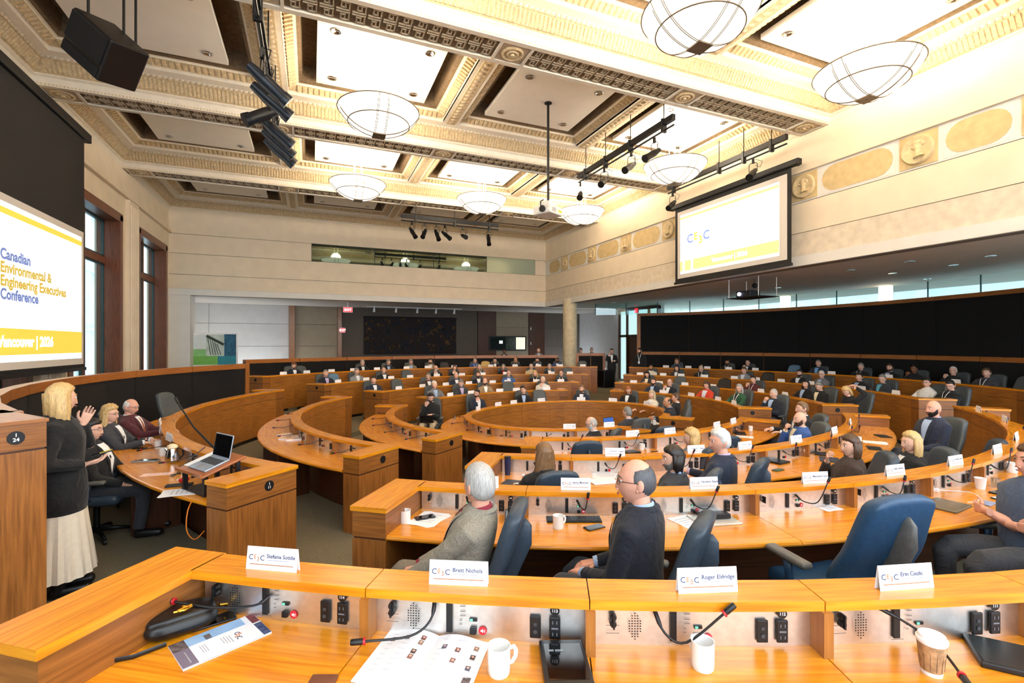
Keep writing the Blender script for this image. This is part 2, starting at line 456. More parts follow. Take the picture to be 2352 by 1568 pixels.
# ---- right bulkhead with frieze
mb = MB(); mb.box((XR + .18, 9.9, (ZS + ZB + 1) / 2), (.3, 25.0, ZB + 1 - ZS))
wr = struct(ob('wall_right', mb, M_joint), 'cream stone bulkhead with medallion frieze')
mkr = lambda pr: (lambda u0, u1, z0, z1: MB().box((XR + .02 - pr / 2, (u0 + u1) / 2, (z0 + z1) / 2), (.05 + pr, u1 - u0, z1 - z0)))
Y0, Y1 = -2.5, YB
courses(wr, mkr(.06), [(Y0, Y1, ZS, ZS + .24, M_trimw)])
courses(wr, mkr(0), [(Y0, Y1, ZS + .25, 5.29, M_wall2), (Y0, Y1, 5.305, 6.04, M_wall), (Y0, Y1, 6.055, 6.78, M_trimw), (Y0, Y1, 6.80, ZB + .3, M_wall)])
# frieze: alternating square medallions and oblong panels, pitch from the photograph
FZ0, FZ1 = 6.09, 6.75; fc = (FZ0 + FZ1) / 2
def medallion(y):
    h = (FZ1 - FZ0) / 2
    p = ob('medallion_panel', MB().box((XR - .012, y, fc), (.02, 2 * h, 2 * h)), M_friez, wr)
    m = MB(); m.lathe([(.0, .05), (.22, .05), (.24, .06), (.27, .06), (.29, .03), (.29, 0)][::-1], 28, M=T(XR - .02, y, fc) @ RY(-PI / 2))
    ob('medallion', m, M_medal, p, smooth=True)
    m = MB(); o_ = T(XR - .075, y, fc)
    m.ell((0, -.01, .06), (.035, .085, .10), 10, 8, o_); m.ell((0, .07, .05), (.03, .025, .03), 8, 6, o_); m.ell((0, -.02, .12), (.03, .09, .06), 10, 6, o_)
    m.tube([(0, -.02, .0), (0, -.03, -.1), (0, -.04, -.16)], [.045, .05, .1], 8, M=o_); m.ell((0, -.09, .10), (.03, .05, .05), 8, 6, o_)
    ob('profile_head', m, M_medal, p, smooth=True)
def oblong(y0, y1):
    p = ob('frieze_panel', MB().box((XR - .006, (y0 + y1) / 2, fc), (.012, y1 - y0, FZ1 - FZ0)), M_trimw, wr)
    h = (FZ1 - FZ0) / 2 - .03; n = 8; pts = []
    for s_ in (1, -1):
        yc = (y1 - .03 - h if s_ > 0 else y0 + .03 + h)
        for k in range(n + 1):
            a = -PI / 2 + PI * k / n
            pts.append((yc + s_ * h * math.cos(a) * 1.0, fc + s_ * h * math.sin(a)))
    m = MB(); V = [(XR - .013, p_[0], p_[1]) for p_ in pts] + [(XR - .02, p_[0], p_[1]) for p_ in pts]; k = len(pts)
    m.add(V, [tuple(range(k, 2 * k))] + [(i, (i + 1) % k, k + (i + 1) % k, k + i) for i in range(k)])
    ob('frieze_inset', m, M_friez, p)
meds = [pxY(p, XR) for p in (1297, 1360, 1438, 1537, 1848, 2110)]
allm = sorted([meds[0], meds[1], meds[2], meds[3], (meds[3] * .66 + meds[4] * .34), (meds[3] * .33 + meds[4] * .67), meds[4], meds[5], meds[5] - 1.85, meds[5] - 3.7])
for y in allm: medallion(y)
ys = [Y0 + .5] + allm + [Y1]
for i in range(len(ys) - 1):
    a, b = ys[i] + .42, ys[i + 1] - .42
    if b - a > .25: oblong(a, b)
boxo('ledge_moulding', (XR - .03, 9.9, 6.80), (.08, 24.8, .05), M_wall, wr)

# ---- low ceiling behind the bulkheads, recess walls
mb = MB(); mb.box(((XL + 20) / 2, (YB + .33 + YR) / 2, ZS + .1), (20 - XL, YR - YB - .3, .2)); mb.box(((XR + .33 + 20) / 2, 9.9, ZS + .1), (20 - XR - .33, 25, .2))
low = struct(ob('ceiling', mb, M_soff), 'low plaster ceiling over the outer seats')
mb = MB(); mb.box((7, YR + .2, 2.5), (26, .3, 5)); wr2 = struct(ob('wall_recess', mb, M_joint), 'panelled wall of the far recess')
def rp(name, p0, p1, m, z0, z1, d=.06, par=wr2):
    x0, x1 = pxX(p0, YR), pxX(p1, YR)
    return boxo(name, ((x0 + x1) / 2, YR - d / 2 + .05, (z0 + z1) / 2), (x1 - x0 - .015, d, z1 - z0 - .015), m, par)
for z0, z1 in ((.4, 1.6), (1.6, 2.45), (2.45, 3.55), (3.55, ZS)):
    rp('wall_panel', 396, 530 if z1 < 3 else 480, M_greyw, z0, z1)
    rp('wall_panel', 530 if z1 < 3 else 480, 664, M_greyw, z0, z1); rp('wall_panel', 678, 775, M_taup, z0, z1); rp('wall_panel', 1139, 1214, M_taup, z0, z1); rp('wall_panel', 1250, 1420, M_taupd, z0, z1)
rp('wood_post', 664, 678, M_ped, .4, ZS, .22); rp('wood_post', 775, 785, M_ped, .4, ZS, .22)
rp('wall_panel', 785, 1097, M_taupd, .4, ZS); rp('wood_panel', 1097, 1139, M_dark, .4, ZS, .14)
d2 = struct(thing('door_2', None, None), 'dark wooden door in the far recess')
rp('door_leaf', 1214, 1250, M_dark, .6, ZS - .05, .12, d2)
[ob('hinge', MB().box((pxX(1218, YR), YR - .06, z), (.03, .04, .18)), M_chrome, d2) for z in (2.6, 3.5)]
mb = MB(); mb.box((XL + .35, YB + .45, 2.35), (.7, .9, ZS)); struct(ob('wall_corner', mb, M_trimw), 'pale stone pier at the corner')
mb = MB(); mb.box((XD + .15, 22.7, 2.5), (.3, 7.6, 5)); wd = struct(ob('wall_side', mb, M_greyw), 'grey wall by the far door')
mb = MB(); mb.lathe([(.33, -.2), (.33, 4.0)], 40, (*on_ring(1309, 11.35), FLZ[5]))
struct(ob('column', mb, mat('board concrete', (206, 192, 160), .7, 0, .14, 5), smooth=True), 'round pale concrete column')
# door with transom lights on the side wall
d1 = struct(thing('door_1', None, None), 'dark framed door with glass transoms')
ya, yb_ = pxY(1425, XD), pxY(1517, XD); yb_, ya = min(ya, yb_), max(ya, yb_); zf = FLZ[5]; ztp = ZS - .04
fr = MB()
for y in (yb_ + .06, yb_ + .75, ya - .75, ya - .06): fr.box((XD - .05, y, (zf + ztp) / 2), (.16, .12, ztp - zf), g=2)
for z in (ztp - .06, zf + 2.35): fr.box((XD - .05, (ya + yb_) / 2, z), (.16, ya - yb_, .12))
ob('frame', fr, M_dark, d1)
MG_teal = glass('teal glass', (226, 244, 244), .10); M_frost = emis('daylit frosted glass', (190, 226, 226), .55)
for y0, y1 in ((yb_ + .12, yb_ + .69), (yb_ + .81, ya - .81), (ya - .69, ya - .12)):
    boxo('transom_pane', (XD - .04, (y0 + y1) / 2, (zf + 2.41 + ztp - .12) / 2), (.02, y1 - y0, ztp - .12 - zf - 2.41), M_frost, d1)
boxo('side_light', (XD - .04, ya - .4, zf + 1.15), (.02, .56, 2.25), M_frost, d1); boxo('side_light', (XD - .04, yb_ + .4, zf + 1.15), (.02, .56, 2.25), M_frost, d1)
boxo('door_leaf', (XD - .04, (ya + yb_) / 2, zf + 1.15), (.06, ya - yb_ - 1.6, 2.28), M_dark, d1)

# ---- curved glazing above the dark partition on the right, atrium beyond
gz = struct(thing('window_7', None, None), 'curved band of tall teal glass panes')
pa = -62.0; z0, z1 = HC + 1.40, ZS
while pa < 30:
    pb = pa + 7.0; rg = 11.75; m = MB(); rings = []
    for k in range(4):
        ph = RAD(pa + .08 + (pb - pa - .16) * k / 3); a, b = EP(rg, ph), EP(rg + .02, ph)
        rings.append([(a.x, a.y, z0), (b.x, b.y, z0), (b.x, b.y, z1), (a.x, a.y, z1)])
    ob('pane', m.sweep(rings), MG_teal, gz)
    q = EP(rg + .01, RAD(pb)); ob('joint', MB().box((q.x, q.y, (z0 + z1) / 2), (.03, .03, z1 - z0)), mat('teal joint', (60, 92, 96), .4), gz)
    pa = pb
at = thing('atrium_wall', 'white atrium wall with bright lamps seen through the teal glass', 'wall', (26, 9, 0), RAD(0))
boxo('wall', (0, 0, 5), (.3, 44, 12), mat('atrium white', (230, 238, 240), .8, 0, .05, .8), at)
for k in range(9): boxo('wall_rib', (-.3, -18 + k * 4.4, 5), (.3, .5, 12), MATS['atrium white'], at)
boxo('gallery_band', (-.5, 0, 5.9), (.7, 44, .25), mat('atrium grey', (170, 184, 188), .7), at)
for px in (1368, 1803, 2033):
    X = 17.6; Y = pxY(px, X); t = X / rayd(px)[0]
    l = thing('wall_lamp', 'tall glowing rectangular lamp behind the teal glass, %s' % {1368: 'hidden beside the column', 1803: 'left one', 2033: 'right one'}[px], 'lamp', (X, Y, HC + (791 - (690 if px < 1900 else 676)) / FPX * t), group='lamps in the atrium')
    boxo('shade', (0, 0, 0), (.14, .32, .62), emis('lamp shade glow', (255, 244, 214), 3.0), l); boxo('lamp_frame', (.09, 0, 0), (.04, .40, .70), M_chrome, l)

# ---- main ceiling: beams, ribs, coffers
ce = struct(thing('ceiling', None, None), 'ornate coffered plaster ceiling')
BEAMS = [-1.88, 3.0, 7.88, 12.76, 17.64]; RIBS = [-.7, 3.3, 7.2]; HB = .36
def frame_prof(m, x0, x1, y0, y1, prof):
    for (i0, za), (i1, zb) in zip(prof, prof[1:]):
        A = [(x0 + i0, y0 + i0, za), (x1 - i0, y0 + i0, za), (x1 - i0, y1 - i0, za), (x0 + i0, y1 - i0, za)]
        B = [(x0 + i1, y0 + i1, zb), (x1 - i1, y0 + i1, zb), (x1 - i1, y1 - i1, zb), (x0 + i1, y1 - i1, zb)]
        for k in range(4): m.add([A[k], A[(k + 1) % 4], B[(k + 1) % 4], B[k]], [(0, 1, 2, 3)])
    return m
def studs(m, x0, x1, y0, y1, i0, za, i1, zb, pitch, w, t, ends=True):
    """raised pieces standing on one sloping moulding strip of a rectangular frame"""
    def side(P, Q, inn):
        L_ = (Q - P).length - 2 * max(i0, i1); n = max(1, int(L_ / pitch)); d = (Q - P).normalized()
        for k in range(n):
            c = P + d * (max(i0, i1) + L_ * (k + .5) / n)
            a = c + inn * i0 + Vector((0, 0, za)); b = c + inn * i1 + Vector((0, 0, zb)); up = (b - a).normalized()
            nn = d.cross(up); nn = nn if nn.z < 0 else -nn
            h = d * (w / 2)
            m.add([a - h, a + h, b + h, b - h, a - h * .6 + nn * t, a + h * .6 + nn * t, b + h * .6 + nn * t, b - h * .6 + nn * t], [(4, 5, 6, 7), (0, 1, 5, 4), (1, 2, 6, 5), (2, 3, 7, 6), (3, 0, 4, 7)])
    side(Vector((x0, y0, 0)), Vector((x1, y0, 0)), Vector((0, 1, 0))); side(Vector((x1, y1, 0)), Vector((x0, y1, 0)), Vector((0, -1, 0)))
    if ends:
        side(Vector((x0, y1, 0)), Vector((x0, y0, 0)), Vector((1, 0, 0))); side(Vector((x1, y0, 0)), Vector((x1, y1, 0)), Vector((-1, 0, 0)))
KEY = [(0, 0, 7, 1), (6, 0, 1, 7), (2, 6, 5, 1), (2, 2, 1, 5), (2, 2, 3, 1), (4, 2, 1, 3)]    # greek key strokes on an 8 x 7 grid
for yb in BEAMS:
    bm = boxo('beam', ((XL + XR) / 2, yb, ZB + .30), (XR - XL, 2 * HB, .54), M_plast, ce)
    for s_ in (-1, 1): ob('beam_moulding', MB().box(((XL + XR) / 2, yb + s_ * .31, ZB + .005), (XR - XL, .10, .05)), M_plast, bm)
    for s_ in (-1, 1):
        m = MB(); n = int((XR - XL) / .06)
        for k in range(n): m.box((XL + (k + .5) * .06, yb + s_ * .345, ZB + .012), (.036, .04, .03))
        ob('rope_moulding', m, M_plast_t, bm)['kind'] = 'stuff'
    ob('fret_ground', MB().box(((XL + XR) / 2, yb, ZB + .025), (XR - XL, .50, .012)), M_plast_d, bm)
    stops = [XL + .36] + [x for x in RIBS] + [XR - .36]
    for x in stops:
        ro = MB(); ro.box((x, yb, ZB + .012), (.50, .50, .02)); r_ = ob('rosette_block', ro, M_plast_l, bm)
        m = MB(); m.lathe([(.20, .02), (.20, -.02), (.17, -.03), (.15, -.01), (.12, -.01), (.10, -.035), (.07, -.035), (.05, -.01), (.03, -.05), (0, -.055)], 20, (x, yb, ZB)); ob('rosette', m, M_plast_t, r_, smooth=True)
        for s_ in (-1, 1): ob('cross_bar', MB().box((x + s_ * .29, yb, ZB), (.05, .52, .04)), M_plast, bm)
    for a, b in zip(stops, stops[1:]):
        a += .34; b -= .34; n = max(1, int((b - a) / .225)); u = (b - a) / n / 8; m = MB()
        for k in range(n):
            for row in (0, 1):
                for (gx, gy, w_, h_) in KEY:
                    cx = a + (b - a) * k / n + (gx + w_ / 2) * u; vv = (gy + h_ / 2) / 7 * .205
                    cy = (yb + .015 + vv) if row else (yb - .015 - vv)
                    m.box((cx, cy, ZB + .010), ((w_ - (.38 if w_ == 1 else 0)) * u, (h_ - (.38 if h_ == 1 else 0)) / 7 * .205, .024))
        ob('fret_ornament', m, M_plast_l, bm)['kind'] = 'stuff'
M_down = emis('downlight lens', (255, 240, 210), 1.2)
BOWLS = []
troughs = [(BEAMS[i] + HB, BEAMS[i + 1] - HB) for i in range(4)] + [(BEAMS[4] + HB, YB + .02)]
for ti, (y0, y1) in enumerate(troughs):
    m = frame_prof(MB(), XL, XR, y0, y1, [(0, ZB), (.02, ZB + .14), (.07, ZB + .17), (.07, ZB + .19)]); co = ob('cornice', m, M_plast, ce)
    m = frame_prof(MB(), XL, XR, y0, y1, [(.07, ZB + .19), (.13, ZB + .24), (.22, ZB + .40), (.26, ZB + .43)]); ob('cove', m, M_plast_t, co)
    m = MB(); studs(m, XL, XR, y0, y1, .10, ZB + .22, .22, ZB + .40, .078, .058, .028); ob('fluting', m, M_plast_t, co)['kind'] = 'stuff'
    m = MB(); studs(m, XL, XR, y0, y1, .24, ZB + .415, .27, ZB + .46, .10, .06, .02); ob('dentils', m, M_plast_l, co)['kind'] = 'stuff'
    m = frame_prof(MB(), XL, XR, y0, y1, [(.26, ZB + .43), (.26, ZB + .47), (.42, ZB + .50)]); ob('soffit_moulding', m, M_plast, co)
    xs = [XL + .42] + RIBS + [XR - .42]; zr = ZB + .50
    for x in RIBS:
        rb = boxo('rib', (x, (y0 + y1) / 2, zr + .06), (.40, y1 - y0 - .7, .12), M_plast, ce)
        ob('rib_band', MB().box((x, (y0 + y1) / 2, zr - .004), (.22, y1 - y0 - .75, .012)), M_plast_t, rb)
        m = MB(); n = int((y1 - y0 - .8) / .16)
        for k in range(n): m.ell((x, y0 + .4 + (k + .5) * (y1 - y0 - .8) / n, zr - .01), (.075, .062, .022), 8, 4)
        ob('guilloche', m, M_plast_l, rb, smooth=True)['kind'] = 'stuff'
    for bi in range(4):
        a = xs[bi] + (.20 if bi else 0); b = xs[bi + 1] - (.20 if bi < 3 else 0); c0, c1 = y0 + .42, y1 - .42
        m = frame_prof(MB(), a, b, c0, c1, [(0, zr), (.0, zr + .05), (.03, zr + .07)]); cf = ob('coffer', m, M_plast, ce)
        m = frame_prof(MB(), a, b, c0, c1, [(.03, zr + .07), (.19, zr + .15)]); ob('leaf_band', m, M_plast_t, cf)
        m = MB(); studs(m, a, b, c0, c1, .04, zr + .075, .18, zr + .145, .115, .09, .03); ob('leaf_moulding', m, M_plast_t, cf)['kind'] = 'stuff'
        m = frame_prof(MB(), a, b, c0, c1, [(.19, zr + .15), (.19, zr + .18), (.24, zr + .18)]); ob('inner_fillet', m, M_plast, cf)
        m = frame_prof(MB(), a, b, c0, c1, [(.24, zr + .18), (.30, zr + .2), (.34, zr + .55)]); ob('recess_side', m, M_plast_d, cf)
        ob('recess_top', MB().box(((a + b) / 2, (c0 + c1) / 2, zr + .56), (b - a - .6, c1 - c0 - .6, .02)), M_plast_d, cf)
        px_, py_ = (a + b) / 2, (c0 + c1) / 2
        if bi in (1, 2): px_ = (RIBS[bi - 1] + RIBS[bi]) / 2
        pan = ob('ceiling_panel', MB().box((px_, py_, zr + .185), (2.4, min(2.35, c1 - c0 - .9), .10)), M_panel, cf)
        hx, hy = .88, min(.85, (c1 - c0 - .9) / 2 - .3)
        for sx in (-1, 1):
            for sy in (-1, 1):
                if ti == 0: continue
                d = thing('downlight', None, None, (px_ + sx * hx, py_ + sy * hy, zr + .13), group='recessed downlights in the coffer panels')
                tag(d, '%s bay of the %s coffer row, downlight at its %s %s corner' % (('Leftmost', 'Left middle', 'Right middle', 'Rightmost')[bi], ('', 'nearest', 'second', 'third', 'farthest')[ti], 'far' if sy > 0 else 'near', 'right' if sx > 0 else 'left'), 'downlight')
                if 'dl' not in _TXT:
                    m = MB(); m.lathe([(.062, .03), (.075, .0), (.10, -.006), (.10, .004)], 18); _TXT['dl'] = m.mesh('trim_ring', True)
                    m = MB(); m.lathe([(.062, .025), (0, .03)], 18); _TXT['dl2'] = m.mesh('lens', True)
                ob('trim_ring', _TXT['dl'], M_chrome, d); ob('lens', _TXT['dl2'], M_down, d)
        BOWLS.append((ti, bi, px_, py_))
# closing slab above the coffers
boxo('roof_slab', ((XL + XR) / 2, 10, ZB + 1.2), (XR - XL + 1.2, 26, .2), M_plast_d, ce)
# downlights in the low ceiling
m = MB(); m.lathe([(.07, -.004), (.10, -.008), (.10, .0)], 16); sm = m.mesh('trim_ring', True)
m = MB(); m.lathe([(.07, -.003), (0, -.002)], 16); sl = m.mesh('lens', True)
spots = [(1575, 619), (1668, 603), (1735, 595), (1953, 620), (2090, 600), (2190, 608), (2275, 587), (1787, 660), (2050, 627), (2130, 640), (1420, 703), (1460, 700), (1340, 707), (1410, 694), (855, 701), (822, 709), (942, 709), (1090, 708), (1150, 712), (1185, 714), (1015, 710)]
for k, (px, py) in enumerate(sorted(spots)):
    x, y = at_z(px, py, ZS)
    if y > YR - .2 or y < YB + .4 and x < XR + .5: y = min(y, YR - .5); 
    if x < XR + .5 and y < YB + .5: y = YB + .8
    d = thing('downlight', '%s round downlight from the left in the low grey ceiling' % ORD[k], 'downlight', (x, y, ZS), group='downlights in the low ceiling')
    ob('trim_ring', sm, M_chrome, d); ob('lens', sl, emis('low downlight lens', (255, 236, 200), 5.0), d)
# ================================================================== DESK ROWS
def arc(m, r0, r1, p0, p1, z0, z1, n=None, zi=None):
    """solid swept along the ellipse between angles p0..p1 (radians)"""
    n = n or max(2, int(abs(p1 - p0) * 12)); rings = []
    for k in range(n + 1):
        ph = p0 + (p1 - p0) * k / n; a, b = EP(r0, ph), EP(r1, ph)
        rings.append([(a.x, a.y, z0), (b.x, b.y, z0), (b.x, b.y, z1), (a.x, a.y, z1 if zi is None else zi)])
    return m.sweep(rings)
def arc_top(m, r0, r1, p0, p1, z0, z1, n=None):
    """worktop section with a rounded outer nosing"""
    n = n or max(2, int(abs(p1 - p0) * 14)); rings = []; h = z1 - z0
    for k in range(n + 1):
        ph = p0 + (p1 - p0) * k / n
        sec = [(r0, z0), (r1 - .02, z0), (r1 - .005, z0 + h * .2), (r1, z0 + h * .5), (r1 - .005, z0 + h * .85), (r1 - .018, z1), (r0, z1)]
        rings.append([tuple(EP(a, ph, b)) for a, b in sec])
    return m.sweep(rings)
def frame_at(r, ph, z):
    n, t = EF(r, ph); p = EP(r, ph, z)
    return Matrix(((t.x, n.x, 0, p.x), (t.y, n.y, 0, p.y), (0, 0, 1, p.z), (0, 0, 0, 1)))
_C = {}
def cached(key, fn, smooth=False):
    if key not in _C: _C[key] = fn().mesh(key, smooth, 0.6 if smooth else None)
    return _C[key]
def grille_mb():
    m = MB(); cols = [3, 5, 9, 11, 9, 5, 3]
    rows = [(0, 1), (1, 3), (2, 3), (3, 5), (4, 5), (5, 5), (6, 5), (7, 5), (8, 3), (9, 3), (10, 1)]
    for r, c in rows:
        for k in range(c): m.lathe([(.0028, 0), (.0028, .0012)], 6, ((k - (c - 1) / 2) * .0105, 0, 0), M=T(0, 0, .018 + r * .0098) @ RX(-PI / 2))
    return m
def disc_mb(r, t, n=20): return MB().lathe([(r, 0), (r, t)], n, M=RX(-PI / 2))
M_badge_txt = mat('white print', (235, 235, 235), .6, 0, 0)
M_led = emis('green led', (80, 220, 140), 1.2)
M_print = mat('grey print', (90, 90, 90), .6, 0, 0)
M_red_e = mat('red sticker', (206, 34, 48), .5, 0, 0)
STN = {}
def console(par, M, w, detail, number=None):
    """steel control panel face of one seat; local x to the right, y to the sitter, z up"""
    o = lambda name, key, fn, m, x, z, p=None, y=.004: ob(name, cached(key, fn), m, p or par, M=M @ T(x, y, z))
    x0 = -w / 2
    if detail >= 2:
        for z in (.118, .092): ob('knob', cached('knob', lambda: MB().lathe([(.0, .022), (.011, .022), (.013, .016), (.013, 0)][::-1], 14, M=RX(-PI / 2)).box((0, .024, 0), (.006, .012, .026)), True), M_black, par, M=M @ T(x0 + .075, .003, z))
        ob('speaker_grille', cached('grille', grille_mb), M_black, par, M=M @ T(x0 + .16, .003, .01))['kind'] = 'stuff'
        o('legend', 'legend', _legend, M_print, x0 + .16, 0)['kind'] = 'stuff'
    o('slider', 'slider', lambda: MB().box((0, 0, 0), (.024, .008, .112)), M_black, x0 + .305, .078)
    b = o('button', 'button', lambda: MB().rbox((0, .004, 0), (.026, .014, .026), .004, 2), M_black, x0 + .40, .034)
    if detail >= 2:
        o('indicator', 'indic', lambda: MB().box((0, 0, 0), (.03, .004, .012)), M_black, x0 + .40, .075); o('led', 'led', lambda: MB().box((-.007, .002, 0), (.01, .004, .007)), M_led, x0 + .40, .075)
    if detail >= 1:
        s_ = o('sticker', 'sticker', lambda: disc_mb(.0165, .001), M_red_e, x0 + .437, .034)
        if detail >= 2: ob('speaker_symbol', cached('spk', lambda: MB().prism([(-.008, -.003), (-.004, -.003), (.002, -.008), (.002, .008), (-.004, .003), (-.008, .003)], 0, .001, RX(PI / 2)).box((.006, 0, 0), (.0015, .001, .009)).box((.009, 0, 0), (.0015, .001, .014))), M_badge_txt, s_, M=T(0, .002, 0))
    for k, x in enumerate((w / 2 - .19, w / 2 - .115)):
        p = o('outlet_plate' if k else 'jack_plate', 'plate', lambda: MB().rbox((0, 0, 0), (.042, .010, .086), .004, 2), M_black, x, .062)
        if detail >= 2:
            if k: ob('socket_slots', cached('slots', lambda: MB().box((-.008, 0, .022), (.003, .001, .012)).box((.008, 0, .022), (.003, .001, .012)).box((-.008, 0, -.022), (.003, .001, .012)).box((.008, 0, -.022), (.003, .001, .012)).box((0, 0, 0), (.026, .001, .006))), mat('socket grey', (110, 112, 118), .5, 0, 0), p, M=T(0, .006, 0))
            else: ob('jack', cached('jack', lambda: MB().box((0, 0, .012), (.012, .002, .012)).lathe([(.008, 0), (.008, .002)], 12, M=T(0, 0, -.016) @ RX(-PI / 2))), mat('jack grey', (60, 62, 66), .4), p, M=T(0, .006, 0))
    if detail >= 1:
        bd = o('seat_badge', 'sbadge', lambda: disc_mb(.0185, .002), M_black, w / 2 - .115, .128)
        if number: ob('seat_number', text_mesh(number, .016, .0004, 'CENTER'), M_badge_txt, bd, M=T(0, .0032, -.005) @ RX_T)
def _legend():
    m = MB()
    for z in (.05, .08): m.box((-.085, 0, z), (.05, .001, .0016))
    for k, z in enumerate((.125, .105, .088, .07, .055)): m.box((.19 + .008 * (k < 3), 0, z), (.022 - .012 * (k > 2), .001, .0022))
    m.box((.15, 0, .016), (.05, .001, .0014)); return m
RX_T = Matrix(((1, 0, 0, 0), (0, 0, -1, 0), (0, 1, 0, 0), (0, 0, 0, 1)))
def badge(par, M, big=True, txt=None):
    b = ob('end_badge', cached('ebadge', lambda: disc_mb(.046, .006, 28)), M_black, par, M=M)
    if txt:
        for k, s_ in enumerate(txt): ob('badge_number', text_mesh(s_, .034, .0008, 'CENTER'), M_badge_txt, b, M=T(0, .0075, .008 - k * .032) @ RX_T)
    return b
def row(name, label, i, d0, d1, ends=(1, 1), detail=0, first=None, pitch=.89, off=None, numbers=None, btxt=(None, None)):
    """one curved desk of tier i between ellipse angles d0..d1 in degrees"""
    r = RR[i] + (off or 0); zl = ZL[i]; zw = zl - .20; zf = FLZ[i]; zp = FLZ[max(i - 1, 1)] if i > 1 else 0
    t_ = thing(name, label, 'desk', tuple(EP(r, RAD((d0 + d1) / 2), 0)), group='curved wooden desk rows'); par = bpy.data.objects.new('dummy', None)
    inv = T(*(-EP(r, RAD((d0 + d1) / 2), 0)))
    P = lambda nm, m, ma, smooth=False: ob(nm, m, ma, t_, M=inv, smooth=smooth)
    rl = r + .35; dw = .28 / (r + .3)          # pedestal width as an angle
    p0, p1 = RAD(d0), RAD(d1); q0 = p0 + (dw if ends[0] else 0); q1 = p1 - (dw if ends[1] else 0)
    if first: cuts = [q0, RAD(first)]
    else: cuts = [q0]
    n = max(1, round((q1 - cuts[-1]) * (r + .16) / pitch)); s0 = cuts[-1]
    cuts += [s0 + (q1 - s0) * (k + 1) / n for k in range(n)]
    STN[name + '|' + label] = (i, r, cuts)
    for k, (a, b) in enumerate(zip(cuts, cuts[1:])):
        g = .0022 / r
        P('ledge', arc(MB(), r + .0235, r + .167, a + g, b - g, zl - .036, zl), M_top); P('ledge_lip', arc(MB(), r, r + .022, a + g, b - g, zl - .036, zl), M_top)
        P('worktop', arc_top(MB(), r + .10, r + .69, a + g, b - g, zw - .04, zw), M_top)
        P('console_panel', arc(MB(), r + .092, r + .105, a + .012 / r, b - .012 / r, zw, zl - .036), M_steel)
        P('frieze_panel', arc(MB(), r + .006, r + .022, a + g, b - g, zl - .215, zl - .04), M_front)
        P('front_panel', arc(MB(), r + .006, r + .022, a + g, b - g, zp + .08, zl - .222), M_front)
        mid = (a + b) / 2; w = (b - a) * (r + .1) - .03
        if detail: console(t_, inv @ frame_at(r + .105, mid, zw), w, detail, (numbers[k] if numbers and k < len(numbers) else None))
        if k: P('divider', MB().box((0, .03, .082), (.036, .10, .165), frame_at(r + .105, a, zw), g=2), M_front)
        if k % 2 == 0 and k: P('support', MB().box((0, .27, -(zw - zf - .04) / 2 - .04), (.03, .46, zw - zf - .04), frame_at(r + .105, a, zw), g=2), M_dark)
    P('back_board', arc(MB(), r + .03, r + .085, q0, q1, zp, zl - .04), M_dark)
    P('toe_kick', arc(MB(), r + .024, r + .03, q0, q1, zp, zp + .09), M_black)
    for e in (0, 1):
        if not ends[e]: continue
        ph = p0 + dw / 2 if e == 0 else p1 - dw / 2; sg = -1 if e == 0 else 1
        F = frame_at(r, ph, 0); c = .35
        P('end_ledge', MB().box((0, c, zl - .018), (.285, .72, .036), F, g=1), M_top)
        P('end_frieze', MB().box((0, c, zl - .13), (.262, .695, .18), F, g=1), M_ped)
        P('end_pedestal', MB().box((0, c, (zl - .235 + zp) / 2), (.262, .695, zl - .235 - zp), F, g=2), M_ped)
        P('end_groove', MB().box((0, c, zl - .23), (.245, .68, .03), F), M_dark)
        bm = inv @ frame_at(r, ph, zl - .12) @ T(sg * .131, .30, 0) @ RZ(-sg * PI / 2)
        badge(t_, bm, txt=btxt[e])
        if e == 0: # badge on the seat-side face as seen in the photograph
            pass
    bpy.data.objects.remove(par)
    return t_
row('curved_desk', 'nearest curved desk row in the foreground, topmost tier', 5, -148.9, -96, (1, 0), 2, -142.46, numbers=['114', '113', '112', '111'])
row('curved_desk', 'second curved desk row from the camera, long arc to the right', 4, -148.7, -62.5, (1, 1), 2, -139.9, numbers=['108', '107', '106', '105', '104'])
row('curved_desk', 'third curved desk row from the camera, curling right', 3, -147.6, -66.5, (1, 1), 1)
row('curved_desk', 'fourth curved desk row from the camera, short arc', 2, -145.5, -74, (1, 1), 1)
row('ring_desk', 'innermost nearly closed ring desk around the central pit', 1, -70, 257, (1, 1), 1, pitch=.86)
row('curved_desk', 'left desk bank, inner row with open worktop', 2, 131.6, 197.6, (1, 1), 1)
row('curved_desk', 'left desk bank, middle row with papers on it', 3, 125.5, 199.9, (1, 1), 1)
row('curved_desk', 'left desk bank, outer row where the panel sits', 4, 127.5, 202, (1, 1), 1, off=-.1, btxt=(None, ('1', '11')))
row('curved_desk', 'far desk bank, lowest row nearest the ring', 2, 45.5, 111, (1, 1), 0)
row('curved_desk', 'far desk bank, second row up', 3, 40.2, 112.7, (1, 1), 0)
row('curved_desk', 'far desk bank, third row up', 4, 37.2, 115.0, (1, 1), 0)
row('curved_desk', 'far desk bank, top row under the balustrade', 5, 35.1, 117.5, (1, 1), 0)
row('curved_desk', 'right desk bank, lowest row', 2, -51.8, 25.5, (1, 1), 0)
row('curved_desk', 'right desk bank, second row up', 3, -53, 27.2, (1, 1), 0)
row('curved_desk', 'right desk bank, third row up', 4, -53, 26.8, (1, 1), 0)
row('curved_desk', 'right desk bank, top row under the black partition', 5, -53, 27.0, (1, 1), 0)

